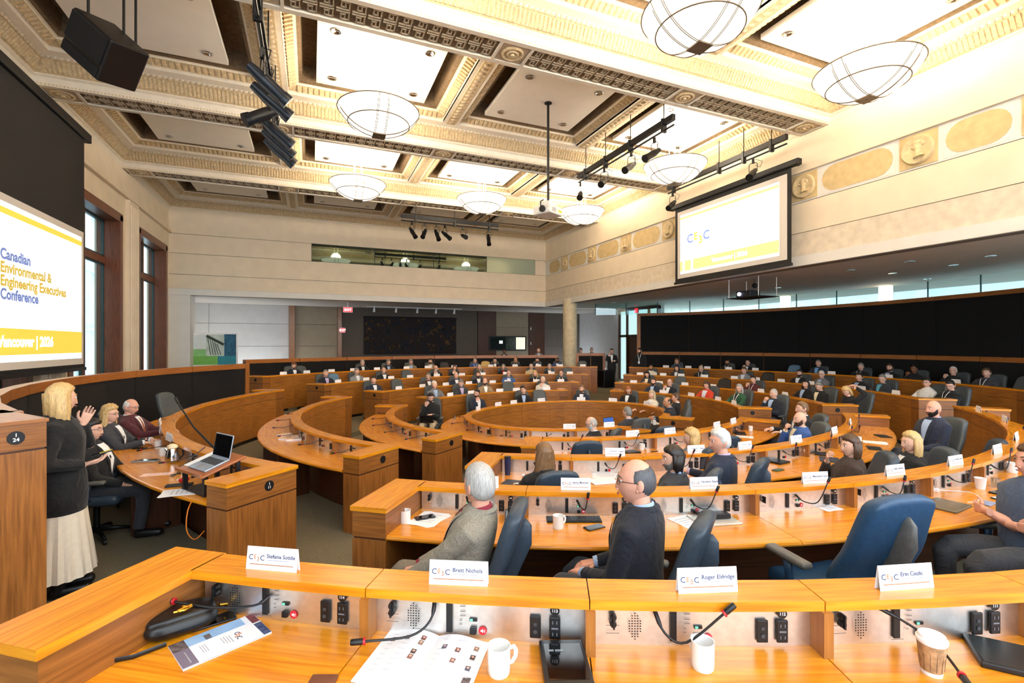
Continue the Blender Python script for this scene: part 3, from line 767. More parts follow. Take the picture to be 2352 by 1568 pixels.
# ---- balustrades behind the outer rows
def balustrade(label, r, d0, d1, zb, zt, th=.12, ends=(1, 1), capm=M_cap):
    t_ = thing('balustrade', label, 'balustrade', tuple(EP(r, RAD((d0 + d1) / 2), 0))); inv = T(*(-EP(r, RAD((d0 + d1) / 2), 0)))
    P = lambda nm, m, ma: ob(nm, m, ma, t_, M=inv)
    n = max(2, round(RAD(d1 - d0) * r / 1.8))
    for k in range(n):
        a, b = RAD(d0 + (d1 - d0) * k / n) + .001, RAD(d0 + (d1 - d0) * (k + 1) / n) - .001
        P('cloth_panel', arc(MB(), r, r + .03, a, b, zb, zt - .13), M_fabric)
        P('cap_rail', arc(MB(), r - .02, r + th, a, b, zt - .13, zt), capm)
    P('backing', arc(MB(), r + .03, r + th - .01, RAD(d0), RAD(d1), zb, zt - .13), M_ped)
    for e, d in ((0, d0), (1, d1)):
        if ends[e]: P('end_post', MB().box((0, th / 2, (zb + zt) / 2), (.12, th + .06, zt - zb), frame_at(r, RAD(d), 0), g=2), capm)
    return t_, inv
balustrade('curved black balustrade with wood cap behind the panel, under the windows', 9.0, 123.7, 193.2, FLZ[4] - .05, HC - .53)
b_, inv = balustrade('long curved black balustrade with wood cap behind the far desk bank', 11.2, 45.2, 112.8, FLZ[5], HC - .5)
badge(b_, inv @ frame_at(11.2, RAD(112.8), HC - .62) @ T(.062, .06, 0) @ RZ(-PI / 2))
balustrade('short black balustrade section with wood frame right of the column', 11.2, 33.9, 40.2, FLZ[5], HC - .4)
# tall black partition behind the right bank with its lower rail
t_, inv = balustrade('black rail wall with wood strip right behind the right desk bank', 11.3, -62, 25.5, FLZ[5], HC - .33, .10)
t_ = thing('black_partition', 'tall curved black cloth partition with wood frame on the right', 'partition', tuple(EP(11.6, RAD(-15), 0))); inv = T(*(-EP(11.6, RAD(-15), 0)))
P = lambda nm, m, ma: ob(nm, m, ma, t_, M=inv)
zt = HC + 1.43
for k in range(8):
    a, b = RAD(-62 + 88 * k / 8) + .0006, RAD(-62 + 88 * (k + 1) / 8) - .0006
    P('cloth_panel', arc(MB(), 11.5, 11.54, a, b, FLZ[5], zt - .12), M_fabric); P('cap_rail', arc(MB(), 11.47, 11.66, a, b, zt - .12, zt), M_cap)
P('backing', arc(MB(), 11.54, 11.64, RAD(-62), RAD(26), FLZ[5], zt - .12), M_ped)
P('end_post', MB().box((0, .08, (FLZ[5] + zt) / 2), (.16, .20, zt - FLZ[5]), frame_at(11.5, RAD(26), 0), g=2), M_cap)
# panelled end block beside the speaker
def block():
    pe = Vector((*at_z(107, 960, HC - .53), 0)); n, t = EF(9.0, RAD(197.5)); L = .85; wd = 1.0
    t_ = thing('end_block', 'tall dark wooden end block with oval number badge, far left edge', 'balustrade', tuple(pe))
    zt = HC - .53; zb = FLZ[4] - .1
    R_ = Matrix(((n.x, -t.x, 0, 0), (n.y, -t.y, 0, 0), (0, 0, 1, 0), (0, 0, 0, 1)))     # local x outward, y away from the aisle is -y
    f = lambda nm, c, d, m, g=None: ob(nm, MB().box(c, d, R_, g), m, t_)
    f('cap', (L / 2, .45, zt - .012), (L + .02, .92, .024), M_cap); f('frieze', (L / 2, .45, zt - .115), (L, .9, .18), M_ped, 0)
    f('groove', (L / 2, .45, zt - .215), (L - .02, .88, .03), M_dark); f('body', (L / 2, .45, (zb + zt - .22) / 2), (L, .9, zt - .22 - zb), M_ped, 2)
    badge(t_, R_ @ T(.16, .0, zt - .115) @ RZ(PI), txt=('1', '24'))
block()

# ================================================================== CHANDELIERS
def bowl_profile(R=.82, h=.50, n=12, t=0.0):
    rs = (R * R + h * h) / (2 * h); out = []
    a1 = math.asin(R / rs) if h < R else PI / 2
    for k in range(n + 1):
        a = a1 * k / n; out.append((rs * math.sin(a), rs - rs * math.cos(a)))
    return out
M_bowl = emis('opal glass glow', (255, 246, 228), BOWL_E)
_bp = bowl_profile()
def build_bowl_meshes():
    m = MB(); m.lathe(_bp + [(.80, .52), (.78, .50)] + [(r * .97, z + .02) for r, z in _bp[::-1][1:]], 40); _C['bowl'] = m.mesh('bowl', True, .8)
    m = MB()
    for (r, z) in ((.825, .50), (_bp[8][0] + .006, _bp[8][1] - .004)): m.tube([(r * math.cos(2 * PI * k / 40), r * math.sin(2 * PI * k / 40), z) for k in range(41)], .011, 6, False)
    _C['hoop'] = m.mesh('hoop', True)
    m = MB()
    for x in (-.11, -.085, .085, .11):
        pts = []
        for k in range(-14, 15):
            y = .82 * k / 14; rr = math.hypot(x, y)
            if rr > .825: continue
            rs = (.82 ** 2 + .25) / 1.0; pts.append((x, y, rs - math.sqrt(max(0, rs * rs - rr * rr)) - .012))
        m.tube(pts, .006, 5)
    _C['strap'] = m.mesh('strap', True)
    m = MB(); m.box((0, 0, -.012), (.26, .26, .022)).lathe([(.02, -.03), (.02, -.02)], 12); _C['bplate'] = m.mesh('base_plate')
    m = MB(); m.lathe([(.14, 0), (.17, .03), (.17, .09), (.12, .09)][::-1], 24); _C['canopy'] = m.mesh('canopy', True, .6)
    _C['rod'] = MB().tube([(0, 0, .02), (0, 0, 1.44)], .014, 8).mesh('rod', True)
build_bowl_meshes()
M_can = mat('white enamel', (238, 232, 220), .4)
POS = {(1, 1): 'out of frame, above the near left desks', (1, 2): 'nearest, cut by the top edge of the photo', (1, 3): 'large one at the upper right corner', (2, 1): 'beside the black spotlight cluster', (2, 3): 'in front of the right screen', (3, 1): 'leftmost of the far row', (3, 2): 'middle of the far row', (3, 3): 'right of the white projector'}
for ti, bi, x, y in BOWLS:  # unseen bowls over the nearest bays are added to light the foreground
    if bi == 0 or (ti, bi) == (2, 2) or ti == 4: continue
    zr0 = HC + 4.86 - .5
    t_ = thing('bowl_chandelier', 'glowing white bowl pendant light, ' + POS.get((ti, bi), 'added unseen above and behind the camera, %s one' % ('', 'left', 'middle', 'right')[bi]), 'chandelier', (x, y, zr0), RAD(0), group='bowl pendant lights')
    ob('bowl', _C['bowl'], M_bowl, t_); ob('hoop', _C['hoop'], M_bronze, t_)
    ob('strap', _C['strap'], M_bronze, t_); ob('strap', _C['strap'], M_bronze, t_, M=RZ(PI / 2)); ob('base_plate', _C['bplate'], M_bronze, t_)
    ob('canopy', _C['canopy'], M_can, t_, loc=(0, 0, ZB + .63 - zr0 - .09))
    for sx, sy in ((-.1, -.1), (.1, -.1), (-.1, .1), (.1, .1)): ob('rod', _C['rod'], M_can, t_, loc=(sx, sy, 0))
    ld = bpy.data.lights.new('bowl_lamp', 'POINT'); ld.energy = BOWL_W; ld.color = (1.0, .87, .69); ld.shadow_soft_size = .25
    lo = bpy.data.objects.new('bowl_lamp', ld); COL.objects.link(lo); lo.parent = t_; lo.location = (0, 0, .62)

# ================================================================== SCREENS
M_slide = emis('projected white', (250, 251, 255), .56)
M_slide_g = emis('projected gold', (208, 186, 70), .46)
M_slide_g2 = emis('projected lime gold', (222, 222, 130), .5)
M_txt_b = emis('projected blue grey', (96, 112, 160), .5); M_txt_o = emis('projected ochre', (176, 150, 60), .5)
M_txt_b2 = emis('projected pale blue', (110, 132, 206), .5); M_txt_o2 = emis('projected lime', (190, 206, 60), .5); M_txt_p = emis('projected faint', (196, 206, 214), .62)
M_scr = mat('matte white screen', (222, 214, 204), .85, 0, .01)
def screen(label, org, ux, nx, W_, H_, pic, cas, gm, tb, to, tl, arm, left_full):
    """org: lower left corner of the fabric; ux: unit vector to the right; nx: normal"""
    ux = Vector(ux); nx = Vector(nx)
    F = Matrix(((ux.x, nx.x, 0, 0), (ux.y, nx.y, 0, 0), (0, 0, 1, 0), (0, 0, 0, 1)))   # local x right, y to viewer, z up
    t_ = thing('projection_screen', label, 'screen', org); f = lambda nm, c, d, m, p=None: ob(nm, MB().box(c, d, F), m, p or t_)
    x0, x1, z0, z1 = pic
    f('black_border', (W_ / 2, -.01, H_ / 2), (W_, .012, H_), M_screen); f('fabric', (W_ / 2, -.002, (z0 + z1) / 2), (W_ - 2 * (x0 - .13 if x0 > .13 else .05), .008, z1 - z0 + .26), M_scr)
    w, h = x1 - x0, z1 - z0
    pi = f('projected_image', ((x0 + x1) / 2, .004, (z0 + z1) / 2), (w, .004, h), M_slide)
    q = lambda u0, u1, v0, v1, m, y=.008: f('colour_band', (x0 + w * (u0 + u1) / 2, y, z0 + h * (v0 + v1) / 2), (w * (u1 - u0), .003, h * (v1 - v0)), m, pi)
    q(0, 1, .925, .965, gm); q(.16, 1, .045, .215, gm); q(.055, .13, .045, .215, gm); q(0, .03, .045, .215, gm)
    def tx(s_, u, v, size, m, bold=0.0, al='LEFT'):
        ob('lettering', text_mesh(s_, size * h, bold * h, al), m, pi, M=F @ T(x0 + w * u, .012, z0 + h * v) @ Matrix(((1, 0, 0, 0), (0, 0, -1, 0), (0, 1, 0, 0), (0, 0, 0, 1))))
    for k, (s_, m) in enumerate((('Canadian', tb if left_full else tl), ('Environmental &', to if left_full else tl), ('Engineering Executives', to if left_full else tl), ('Conference', tb if left_full else tl))): tx(s_, .375, .645 - k * .083, .093, m, .0035 if left_full else .0025)
    tx('C', .085, .50, .20, tb, .004); tx('E', .168, .525, .17, to, .004); tx('3', .222, .45, .17, to, .004); tx('C', .275, .49, .20, tb, .004)
    tx('Vancouver | 2026', .55, .10, .095, M_slide, .0045, 'CENTER')
    f('bottom_bar', (W_ / 2, 0, -.03), (W_ + .06, .05, .07), M_black)
    m = MB(); m.rbox((W_ / 2, -.02, H_ + cas / 2), (W_ + .45, .16, cas), .03, 3, M=F); ob('casing', m, M_blackm, t_)
    for xx in (.05, W_ - .05): f('bracket', (xx, -.10, H_ + cas - .05), (.16, .12, .10), M_black); f('wall_arm', (xx, -.09 - arm / 2, H_ + cas - .04), (.05, arm, .05), M_black)
    return t_
# left screen hangs in front of the windows, bottom right corner from the photograph
Yr_ = pxY(194, -4.6); tz = -4.6 / rayd(194)[0]
zb_ = HC + (790.9 - 843) / FPX * tz; ztp_ = HC + (790.9 - 322) / FPX * tz
pr = pxY(186.5, -4.6); tp = -4.6 / rayd(186.5)[0]; pz0 = HC + (790.9 - 822) / FPX * tp; pz1 = HC + (790.9 - 545) / FPX * tp
Wl = 5.0; ph_ = pz1 - pz0; pw_ = ph_ * 16 / 9 * 1.02
screen('large projection screen at far left with gold banded slide', (-4.6, Yr_ - Wl, zb_), (0, 1, 0), (1, 0, 0), Wl, ztp_ - zb_, (Wl - (Yr_ - pr) - pw_, Wl - (Yr_ - pr), pz0 - zb_, pz1 - zb_), .2, M_slide_g, M_txt_b, M_txt_o, M_txt_o, .30, True)
Xs = 10.85; ya, yb2 = pxY(1551, Xs), pxY(1817, Xs); t0 = Xs / rayd(1551)[0]
zb_ = HC + (790.9 - 649) / FPX * t0; ztp_ = HC + (790.9 - 482) / FPX * t0
Wr = ya - yb2; pa_, pb_ = pxY(1563, Xs), pxY(1790, Xs); t1 = Xs / rayd(1563)[0]; pz0 = HC + (790.9 - 630) / FPX * t1; pz1 = HC + (790.9 - 496) / FPX * t1
screen('projection screen hung on the right bulkhead above the seats', (Xs, ya, zb_), (0, -1, 0), (-1, 0, 0), Wr, ztp_ - zb_, (ya - pa_, ya - pb_, pz0 - zb_, pz1 - zb_), .16, M_slide_g2, M_txt_b2, M_txt_o2, M_txt_p, .26, False)

# ================================================================== HANGING EQUIPMENT
def spot_meshes():
    m = MB(); m.tube([(0, 0, .18), (0, 0, .0), (0, 0, -.02), (0, 0, -.24), (0, 0, -.26), (0, 0, -.34)], [.05, .075, .08, .075, .085, .09], 14); _C['sp_body'] = m.mesh('body', True, .7)
    m = MB(); m.lathe([(.082, -.335), (0, -.325)], 14); _C['sp_lens'] = m.mesh('lens', True)
    m = MB(); m.tube([(-.10, 0, 0), (-.10, 0, .2), (-.07, 0, .24), (.07, 0, .24), (.10, 0, .2), (.10, 0, 0)], .009, 6); m.box((0, 0, .29), (.05, .05, .12)); _C['sp_yoke'] = m.mesh('yoke')
    m = MB(); m.tube([(.04, 0, .18), (.16, .02, .1), (.2, .05, .25), (.1, .03, .30), (.05, 0, .33)], .006, 5); _C['sp_cable'] = m.mesh('cable')
spot_meshes()
M_lens = mat('spot lens', (190, 196, 214), .15, 0, .02, coat=.5)
def spotlight(label, p, az, tilt, grp, m=M_blackm, s=1.0):
    t_ = thing('spotlight', label, 'spotlight', p, az, grp); t_.scale = (s, s, s)
    ob('body', _C['sp_body'], m, t_, M=RX(tilt)); ob('lens', _C['sp_lens'], M_lens, t_, M=RX(tilt)); ob('yoke', _C['sp_yoke'], M_black, t_); ob('cable', _C['sp_cable'], M_black, t_)
def bar(label, a, b, hang, ztop=ZB + .45):
    a, b = Vector(a), Vector(b); d = (b - a); L_ = d.length; az = math.atan2(d.y, d.x)
    t_ = thing('lighting_bar', label, 'lighting bar', tuple((a + b) / 2), az)
    boxo('channel', (0, 0, 0), (L_, .09, .13), M_blackm, t_)
    ob('pipe', MB().tube([(-L_ / 2, 0, -.17), (L_ / 2, 0, -.17)], .024, 8), M_black, t_, smooth=True)
    for u in hang:
        ob('hanger_rod', MB().tube([((u - .5) * L_, 0, -.2), ((u - .5) * L_, 0, ztop - a.z)], .012, 6), M_black, t_); boxo('clamp', ((u - .5) * L_, 0, -.06), (.06, .12, .3), M_black, t_)
    return a, d
a, d = bar('black lighting bar under the left ceiling rib', (-.67, 6.9, 7.12), (-.67, 11.2, 7.12), (.1, .5, .9))
M_spotb = mat('black enamel tinted for blue sheen', (26, 32, 42), .3, .2, .1)  # blue is put into the black for the sheen of reflected light
for k, (yy, tl, az) in enumerate(((8.0, .95, -1.3), (8.55, 1.0, -1.3), (9.15, -1.0, -1.3), (9.75, .95, -1.35), (10.3, .95, -1.35), (10.75, .95, -1.35))):
    spotlight('long black theatre spotlight, %s along the left ceiling bar' % ORD[k], (-.67, yy, 7.12 - .194 - .35 * 1.28), az, tl, 'spotlights on the left bar', m=M_spotb, s=1.28)
a, d = bar('long black lighting bar in front of the right screen', (7.2, 12.2, HC + 4.9), (7.2, 8.2, HC + 4.9), (.1, .35, .62, .92))
for k, px in enumerate((1333, 1388, 1450, 1503)):
    y = pxY(px, 7.2); spotlight('small black spotlight, %s from the left on the central bar' % ORD[k], (7.2, y, HC + 4.9 - .545), -.6 - .3 * k, -1.0, 'spotlights on the central bar')
a, d = bar('black lighting bar close to the right bulkhead above the screen', (10.4, 12.1, HC + 4.93), (10.4, 8.0, HC + 4.93), (.06, .5, .7, .9))
for k, px in enumerate((1545, 1730)): spotlight('black spotlight over the %s end of the right screen' % ('left', 'right')[k], (10.4, pxY(px, 10.4), HC + 4.93 - .545), -1.2, -.95, 'spotlights on the wall bar')
a, d = bar('black lighting bar before the far bulkhead', (3.1, 18.2, HC + 4.82), (7.0, 18.2, HC + 4.82), (.14, .53, .9))
for k, px in enumerate((946, 975, 1003, 1022, 1064, 1122)): spotlight('small dark spotlight, %s from the left on the far bar' % ORD[k], (pxX(px, 18.2), 18.2, HC + 4.82 - .545), (.5, -.5, .2, .6, .05, -.2)[k], -(.7, .8, .6, .9, 1.2, .5)[k], 'spotlights on the far bar')
# hanging loudspeaker
t_ = thing('loudspeaker', 'large black loudspeaker cluster hung at the upper left', 'loudspeaker', (-2.75, 8.7, HC + 4.25))
Ml = RZ(-.5) @ RY(.72) @ RX(.25)
m = MB(); m.rbox((0, 0, 0), (.78, .55, .62), .03, 2, M=Ml); ob('cabinet', m, M_black, t_)
m = MB(); m.rbox((.0, -.29, .10), (.70, .04, .38), .015, 2, M=Ml); ob('front_grille', m, M_fabric, t_)
m = MB(); m.rbox((0, -.27, -.22), (.70, .06, .14), .015, 2, M=Ml); ob('horn_grille', m, M_fabric, t_)
for p in ((-.22, .05, .2), (.18, .1, .3), (.32, .12, .12)): ob('rod', MB().tube([p, (p[0], p[1], 1.55)], .018, 6), M_black, t_)
# white projector on a pole
t_ = thing('projector', 'white ceiling projector on a long black pole', 'projector', (5.25, 10.32, 5.72), .5)
m = MB(); m.rbox((0, 0, 0), (.56, .5, .20), .03, 3); ob('body', m, mat('projector white', (232, 230, 224), .45), t_)
ob('pole', MB().tube([(0, 0, .25), (0, 0, 2.62)], .03, 10), M_black, t_, smooth=True); ob('ceiling_plate', MB().lathe([(.09, 2.6), (.09, 2.615)], 20), M_black, t_)
m = MB(); m.rbox((0, 0, .16), (.34, .3, .12), .02, 2); ob('mount', m, MATS['projector white'], t_); ob('lens', MB().lathe([(.07, 0), (.08, .05), (.05, .05)], 18, M=T(-.28, -.05, 0) @ RY(-PI / 2)), M_black, t_)
boxo('warning_label', (.14, -.252, -.01), (.14, .004, .05), mat('yellow label', (240, 200, 40), .6, 0, 0), t_)
m = MB(); [m.box((-.12, -.251, -.05 + k * .02), (.16, .003, .008)) for k in range(5)]; ob('vent', m, M_print, t_)
ob('cable', MB().tube([(-.05, .1, .3), (-.25, .05, .2), (-.3, 0, 0), (-.2, .1, -.05)], .015, 6), M_black, t_)
# black projector on a hung shelf under the low ceiling
sx, sy = 12.0, 10.35
t_ = thing('projector_shelf', 'black shelf on four rods under the low ceiling', 'shelf', (sx, sy, HC + 1.38), 0)
boxo('shelf', (0, 0, 0), (.8, 1.15, .02), M_black, t_)
for x in (-.36, .36):
    for y in (-.52, .52): ob('rod', MB().tube([(x, y, -.02), (x, y, ZS - HC - 1.38)], .012, 6), M_can, t_)
t_ = thing('projector', 'black projector with lit lens on the hung shelf', 'projector', (sx - .05, sy + .1, HC + 1.392))
m = MB(); m.rbox((0, 0, .095), (.42, .5, .19), .02, 2); ob('body', m, M_black, t_); ob('lens', MB().lathe([(.05, 0), (.055, .03), (0, .032)], 16, M=T(-.21, .12, .1) @ RY(-PI / 2)), emis('projector beam', (200, 215, 255), 6), t_)
t_ = thing('ceiling_camera', 'small white domed camera on the low ceiling behind the shelf', 'camera', (sx + .1, sy + .0, ZS)); ob('stem', MB().tube([(0, 0, 0), (0, 0, -.16)], .015, 6), M_black, t_); ob('dome', MB().ell((0, 0, -.2), (.08, .08, .07)), M_blackm, t_, smooth=True)
# ================================================================== CHAIRS
def chair_meshes():
    def back(x, y, z):
        h = (z + .34) / .68; w = 1.0 - .22 * max(0, h - .35) / .65; z -= .05 * (abs(x) / .25) ** 3 * h ** 4
        bow = -.02 * math.cos(min(1, abs(x) / .25) * PI / 2)
        return (x * w, y + bow - .12 * h - .05 * h * h + .05 * math.exp(-((h - .28) / .18) ** 2), z)
    m = MB(); m.rbox((0, -.20, .80), (.50, .10, .68), .045, 8, back); _C['ch_back'] = m.mesh('backrest', True)
    m = MB(); m.rbox((0, .04, .445), (.52, .50, .11), .05, 6, lambda x, y, z: (x, y, z + .012 * (abs(x) / .26) ** 2)); _C['ch_seat'] = m.mesh('seat', True)
    m = MB(); m.tube([(0, -.16, .40), (0, -.245, .48), (0, -.262, .62), (0, -.322, .76), (0, -.385, .90), (0, -.41, 1.0), (0, -.41, 1.03)], [.036, .036, .033, .034, .034, .02, .005], 16, flat=2.1); _C['ch_spine'] = m.mesh('spine', True)
    m = MB(); m.rbox((0, 0, 0), (.075, .30, .04), .019, 5); _C['ch_pad'] = m.mesh('armrest', True)
    m = MB(); m.tube([(-.07, -.02, -.20), (.0, -.02, -.17), (.005, -.01, -.08), (0, 0, -.015)], [.03, .03, .028, .036], 10, flat=.7); _C['ch_sup'] = m.mesh('arm_support', True)
    m = MB(); m.lathe([(.03, .07), (.03, .40)], 12); m.rbox((0, 0, .385), (.20, .22, .03), .01, 2); _C['ch_col'] = m.mesh('gas_column', True, .6)
    m = MB(); m.tube([(0, 0, .10), (0, .16, .085), (0, .30, .06)], [.03, .024, .016], 8); _C['ch_leg'] = m.mesh('base_leg', True)
    m = MB(); m.lathe([(.0, -.012), (.027, -.012), (.027, .012), (0, .012)], 12, M=T(0, .30, .028) @ RY(PI / 2)); _C['ch_wheel'] = m.mesh('castor', True, .6)
chair_meshes()
def chair(label, x, y, z, rz, m=M_leather, full=False, group='leather swivel chairs', spine=None):
    c = thing('office_chair', label, 'chair', (x, y, z), rz, group)
    ob('seat', _C['ch_seat'], m, c); ob('backrest', _C['ch_back'], m, c); ob('spine', _C['ch_spine'], spine or m, c)
    for s_ in (-1, 1):
        a = ob('armrest', _C['ch_pad'], M_spine if full else m, c, loc=(s_ * .30, .05, .665)); ob('arm_support', _C['ch_sup'], m, a, M=Matrix.Scale(s_, 4, (1, 0, 0)) if s_ < 0 else Matrix())
    ob('gas_column', _C['ch_col'], M_blackm, c)
    for k in range(5):
        l = ob('base_leg', _C['ch_leg'], M_blackm, c, rot=(0, 0, 2 * PI * k / 5 + .3)); ob('castor', _C['ch_wheel'], M_black, l)
    return c

# ================================================================== PEOPLE
def sst(a, b, x): t = np.clip((x - a) / (b - a), 0, 1); return t * t * (3 - 2 * t)
def head_grid(nu=36, nv=32):
    s_ = np.linspace(0, 2 * PI, nu, endpoint=False); az = s_ - .55 * np.sin(s_)              # denser at the face (az 0 = front)
    w = np.linspace(0, 1, nv + 1)[1:-1]; la = -PI / 2 + PI * w
    AZ, LA = np.meshgrid(az, la); x = np.cos(LA) * np.sin(AZ); y = np.cos(LA) * np.cos(AZ); z = np.sin(LA)
    top = np.array([[0, 0, -1], [0, 0, 1]])
    D = np.concatenate([np.stack([x, y, z], -1).reshape(-1, 3), top])
    x, y, z = D.T
    a, b, c = .077, .097, .118
    dn = np.clip(-z, 0, 1)
    X = x * a * (1 - .30 * dn ** 1.6 + .04 * np.clip(z, 0, 1)); Y = y * b; Z = z * c
    # fuller square-off of the skull
    Y = np.where(y < 0, Y * (1 - .50 * sst(.15, .95, dn)), Y * (1 - .04 * sst(.2, 1, z)))
    fr = sst(-.1, .5, y)
    Y += fr * .012 * np.exp(-((Z + .100) / .018) ** 2) * np.exp(-(X / .025) ** 2)                 # chin
    pr = np.clip((.022 - Z) / .062, 0, 1); pr = np.where(Z < -.040, np.clip(1 - (-.040 - Z) / .010, 0, 1), pr)
    Y += fr * .021 * pr ** .8 * np.exp(-(X / (.010 + .008 * pr)) ** 2) * (Z < .03)                     # nose
    Y += fr * .006 * np.exp(-((Z - .030) / .010) ** 2) * np.exp(-(X / .045) ** 4)                 # brow
    for sx in (-1, 1): Y -= fr * .010 * np.exp(-(((X - sx * .031) / .015) ** 2 + ((Z - .010) / .011) ** 2))
    Y += fr * .006 * np.exp(-((Z + .064) / .008) ** 2) * np.exp(-(X / .022) ** 2)                 # lips
    Y -= fr * .003 * np.exp(-((Z + .064) / .002) ** 2) * np.exp(-(X / .022) ** 2)
    Y -= fr * .005 * np.exp(-((Z + .083) / .008) ** 2) * np.exp(-(X / .03) ** 2)
    V = np.stack([X, Y, Z], -1); n = nv - 1; F = []
    for i in range(n - 1):
        for j in range(nu): F.append((i * nu + j, (i + 1) * nu + j, (i + 1) * nu + (j + 1) % nu, i * nu + (j + 1) % nu))
    B, Tp = n * nu, n * nu + 1
    for j in range(nu): F.append((B, j, (j + 1) % nu)); F.append((Tp, (n - 1) * nu + (j + 1) % nu, (n - 1) * nu + j))
    return V, F, D
HV, HF, HD = head_grid()
_nrm = HD / np.array([.077, .097, .118]); _nrm /= np.linalg.norm(_nrm, axis=1)[:, None]
HNEW = [tuple(f[::-1]) for f in HF]
def hair_mask(kind):
    x, y, z = HV.T
    if kind == 'receding': zl_ = np.interp(y, [-.09, -.06, -.02, .01, .03, .06, .1], [-.078, -.075, -.03, .01, .075, .10, .115])
    else: zl_ = np.interp(y, [-.09, -.06, -.02, .012, .03, .055, .1], [-.078, -.072, -.03, .0, .045, .066, .070])
    m = sst(-.005, .010, z - zl_)
    if kind == 'fringe': m = m * (1 - sst(.045, .085, z - .02 * sst(0, -.08, y))) * (1 - sst(.005, .03, y))
    return m
def hair_mb(kind, L_=.0):
    m = MB(); x, y, z = HV.T
    th = {'short': .014, 'side': .017, 'receding': .010, 'fringe': .0045, 'buzz': .005, 'long': .020, 'bob': .020, 'curly': .026, 'bun': .014}[kind]
    msk = hair_mask('receding' if kind == 'receding' else 'fringe' if kind == 'fringe' else 'short')
    nz = .5 + .5 * np.sin(x * 170 + z * 60) * np.sin(y * 150 - z * 90)
    vol = th * (.65 + .55 * sst(.02, .11, z)) * (.85 + .3 * nz * (1.8 if kind == 'curly' else 1))
    if kind == 'side': vol = vol * (1 + .5 * sst(-.02, .05, x) * sst(.05, .1, z))
    jit = np.sin(x * 913 + z * 517) * np.sin(y * 771 - z * 633)
    off = np.where(msk > .02, vol * msk + (jit - .6) * .0022 * (1 - msk), -.006)
    m.add(HV + _nrm * off[:, None], HNEW)
    if kind in ('long', 'bob', 'curly'):
        L_ = L_ or (.34 if kind != 'bob' else .17); na, nr = 30, 9; a0 = RAD(118 if kind != 'bob' else 112)
        for lay in (0,):
            O = []; I = []
            for r in range(nr):
                v = r / (nr - 1); zz = .055 - v * (L_ + .055)
                for k in range(na + 1):
                    al = -a0 + 2 * a0 * k / na; wv = .006 * math.sin(al * 13 + v * 5) + (.010 * math.sin(al * 9 + v * 16) if kind == 'curly' else .0)
                    rx = .092 + .028 * math.sin(PI * min(1, v * .9)) + wv; ry = .104 - .03 * v + wv
                    if L_ > .25 and v > .55: ry += .05 * (v - .55); rx += .01
                    ff = 1 - .16 * (abs(al) / a0) ** 6
                    px, py = math.sin(al) * rx * ff, -math.cos(al) * ry * ff - .008
                    zj = zz - (.02 * math.sin(al * 7) if r == nr - 1 else 0)
                    O.append((px, py, zj)); t = .80 if r < nr - 1 else .93
                    I.append((px * t, py * t, zj))
            n1 = na + 1; V = O + I; c = len(O); F = []
            for r in range(nr - 1):
                for k in range(na):
                    q = r * n1 + k; F.append((q, q + n1, q + n1 + 1, q + 1)); F.append((c + q, c + q + 1, c + q + n1 + 1, c + q + n1))
            for r in range(nr - 1):
                for k in (0, na):
                    q = r * n1 + k; F.append((q, c + q, c + q + n1, q + n1) if k == 0 else (q, q + n1, c + q + n1, c + q))
            for k in range(na):
                q = (nr - 1) * n1 + k; F.append((q, c + q, c + q + 1, q + 1)); F.append((k, k + 1, c + k + 1, c + k))
            m.add(V, F)
    if kind == 'bun': m.ell((0, -.07, .115), (.045, .045, .04), 12, 8)
    return m
def brows_mb(m):
    for sx in (-1, 1): m.tube([(sx * .014, .097, .030), (sx * .030, .092, .035), (sx * .047, .078, .029)], [.003, .0038, .002], 5)
    return m
def beard_mb(full=True):
    m = MB(); x, y, z = HV.T
    k = sst(-.035, -.055, z) * sst(-.012, .012, y) * (1 - np.exp(-(((z + .064) / .007) ** 2 + (x / .020) ** 2)) * (y > 0))
    k = np.maximum(k, sst(.012, -.02, z) * np.exp(-((y - .015) / .02) ** 2) * (np.abs(x) > .05))
    off = np.where(k > .05, .0065 * k + (np.sin(x * 913 + z * 517) * np.sin(y * 771 - z * 633) - .5) * .002, -.006); m.add(HV + _nrm * off[:, None], HNEW); return m
def hand_mb(m, M, side=1, curl=.35, spread=1.0):
    """wrist at origin, fingers along +Y, palm facing -Z; side +1 = right hand (thumb on -X)"""
    s_ = side
    m.rbox((0, .048, 0), (.078, .092, .026), .012, 3, lambda x, y, z: (x * (.78 + 2.4 * (y + .046)), y, z), M)
    m.tube([(0, -.06, 0), (0, .01, 0)], [.028, .027], 10, M=M, flat=.75)
    for k, (fx, ln) in enumerate(((-.031, .070), (-.010, .080), (.011, .075), (.031, .058))):
        p = Vector((s_ * fx, .088 - .004 * abs(k - 1), 0)); d = Vector((s_ * fx * .9 * spread, 1, 0)).normalized(); pts = [p]; a = 0
        for seg in (.42, .33, .25):
            a += curl * (1.15 if seg < .4 else .8); p = p + Vector((d.x * math.cos(a), d.y * math.cos(a), -math.sin(a))) * (ln * seg); pts.append(p)
        m.tube(pts, [.0092, .0088, .0078, .0058], 7, M=M)
    p = Vector((-s_ * .030, .022, -.004)); m.tube([p, p + Vector((-s_ * .024, .024, -.010)), p + Vector((-s_ * .034, .052, -.016)), p + Vector((-s_ * .032, .074, -.020))], [.014, .0115, .0098, .0065], 7, M=M)
TORSO = [(.40, .000, .185, .135), (.47, .0, .188, .140), (.56, .005, .172, .128), (.66, .008, .172, .125), (.76, .008, .185, .130), (.86, .002, .196, .130), (.94, -.008, .200, .120), (.985, -.016, .180, .106), (1.022, -.024, .125, .088), (1.06, -.028, .068, .066)]
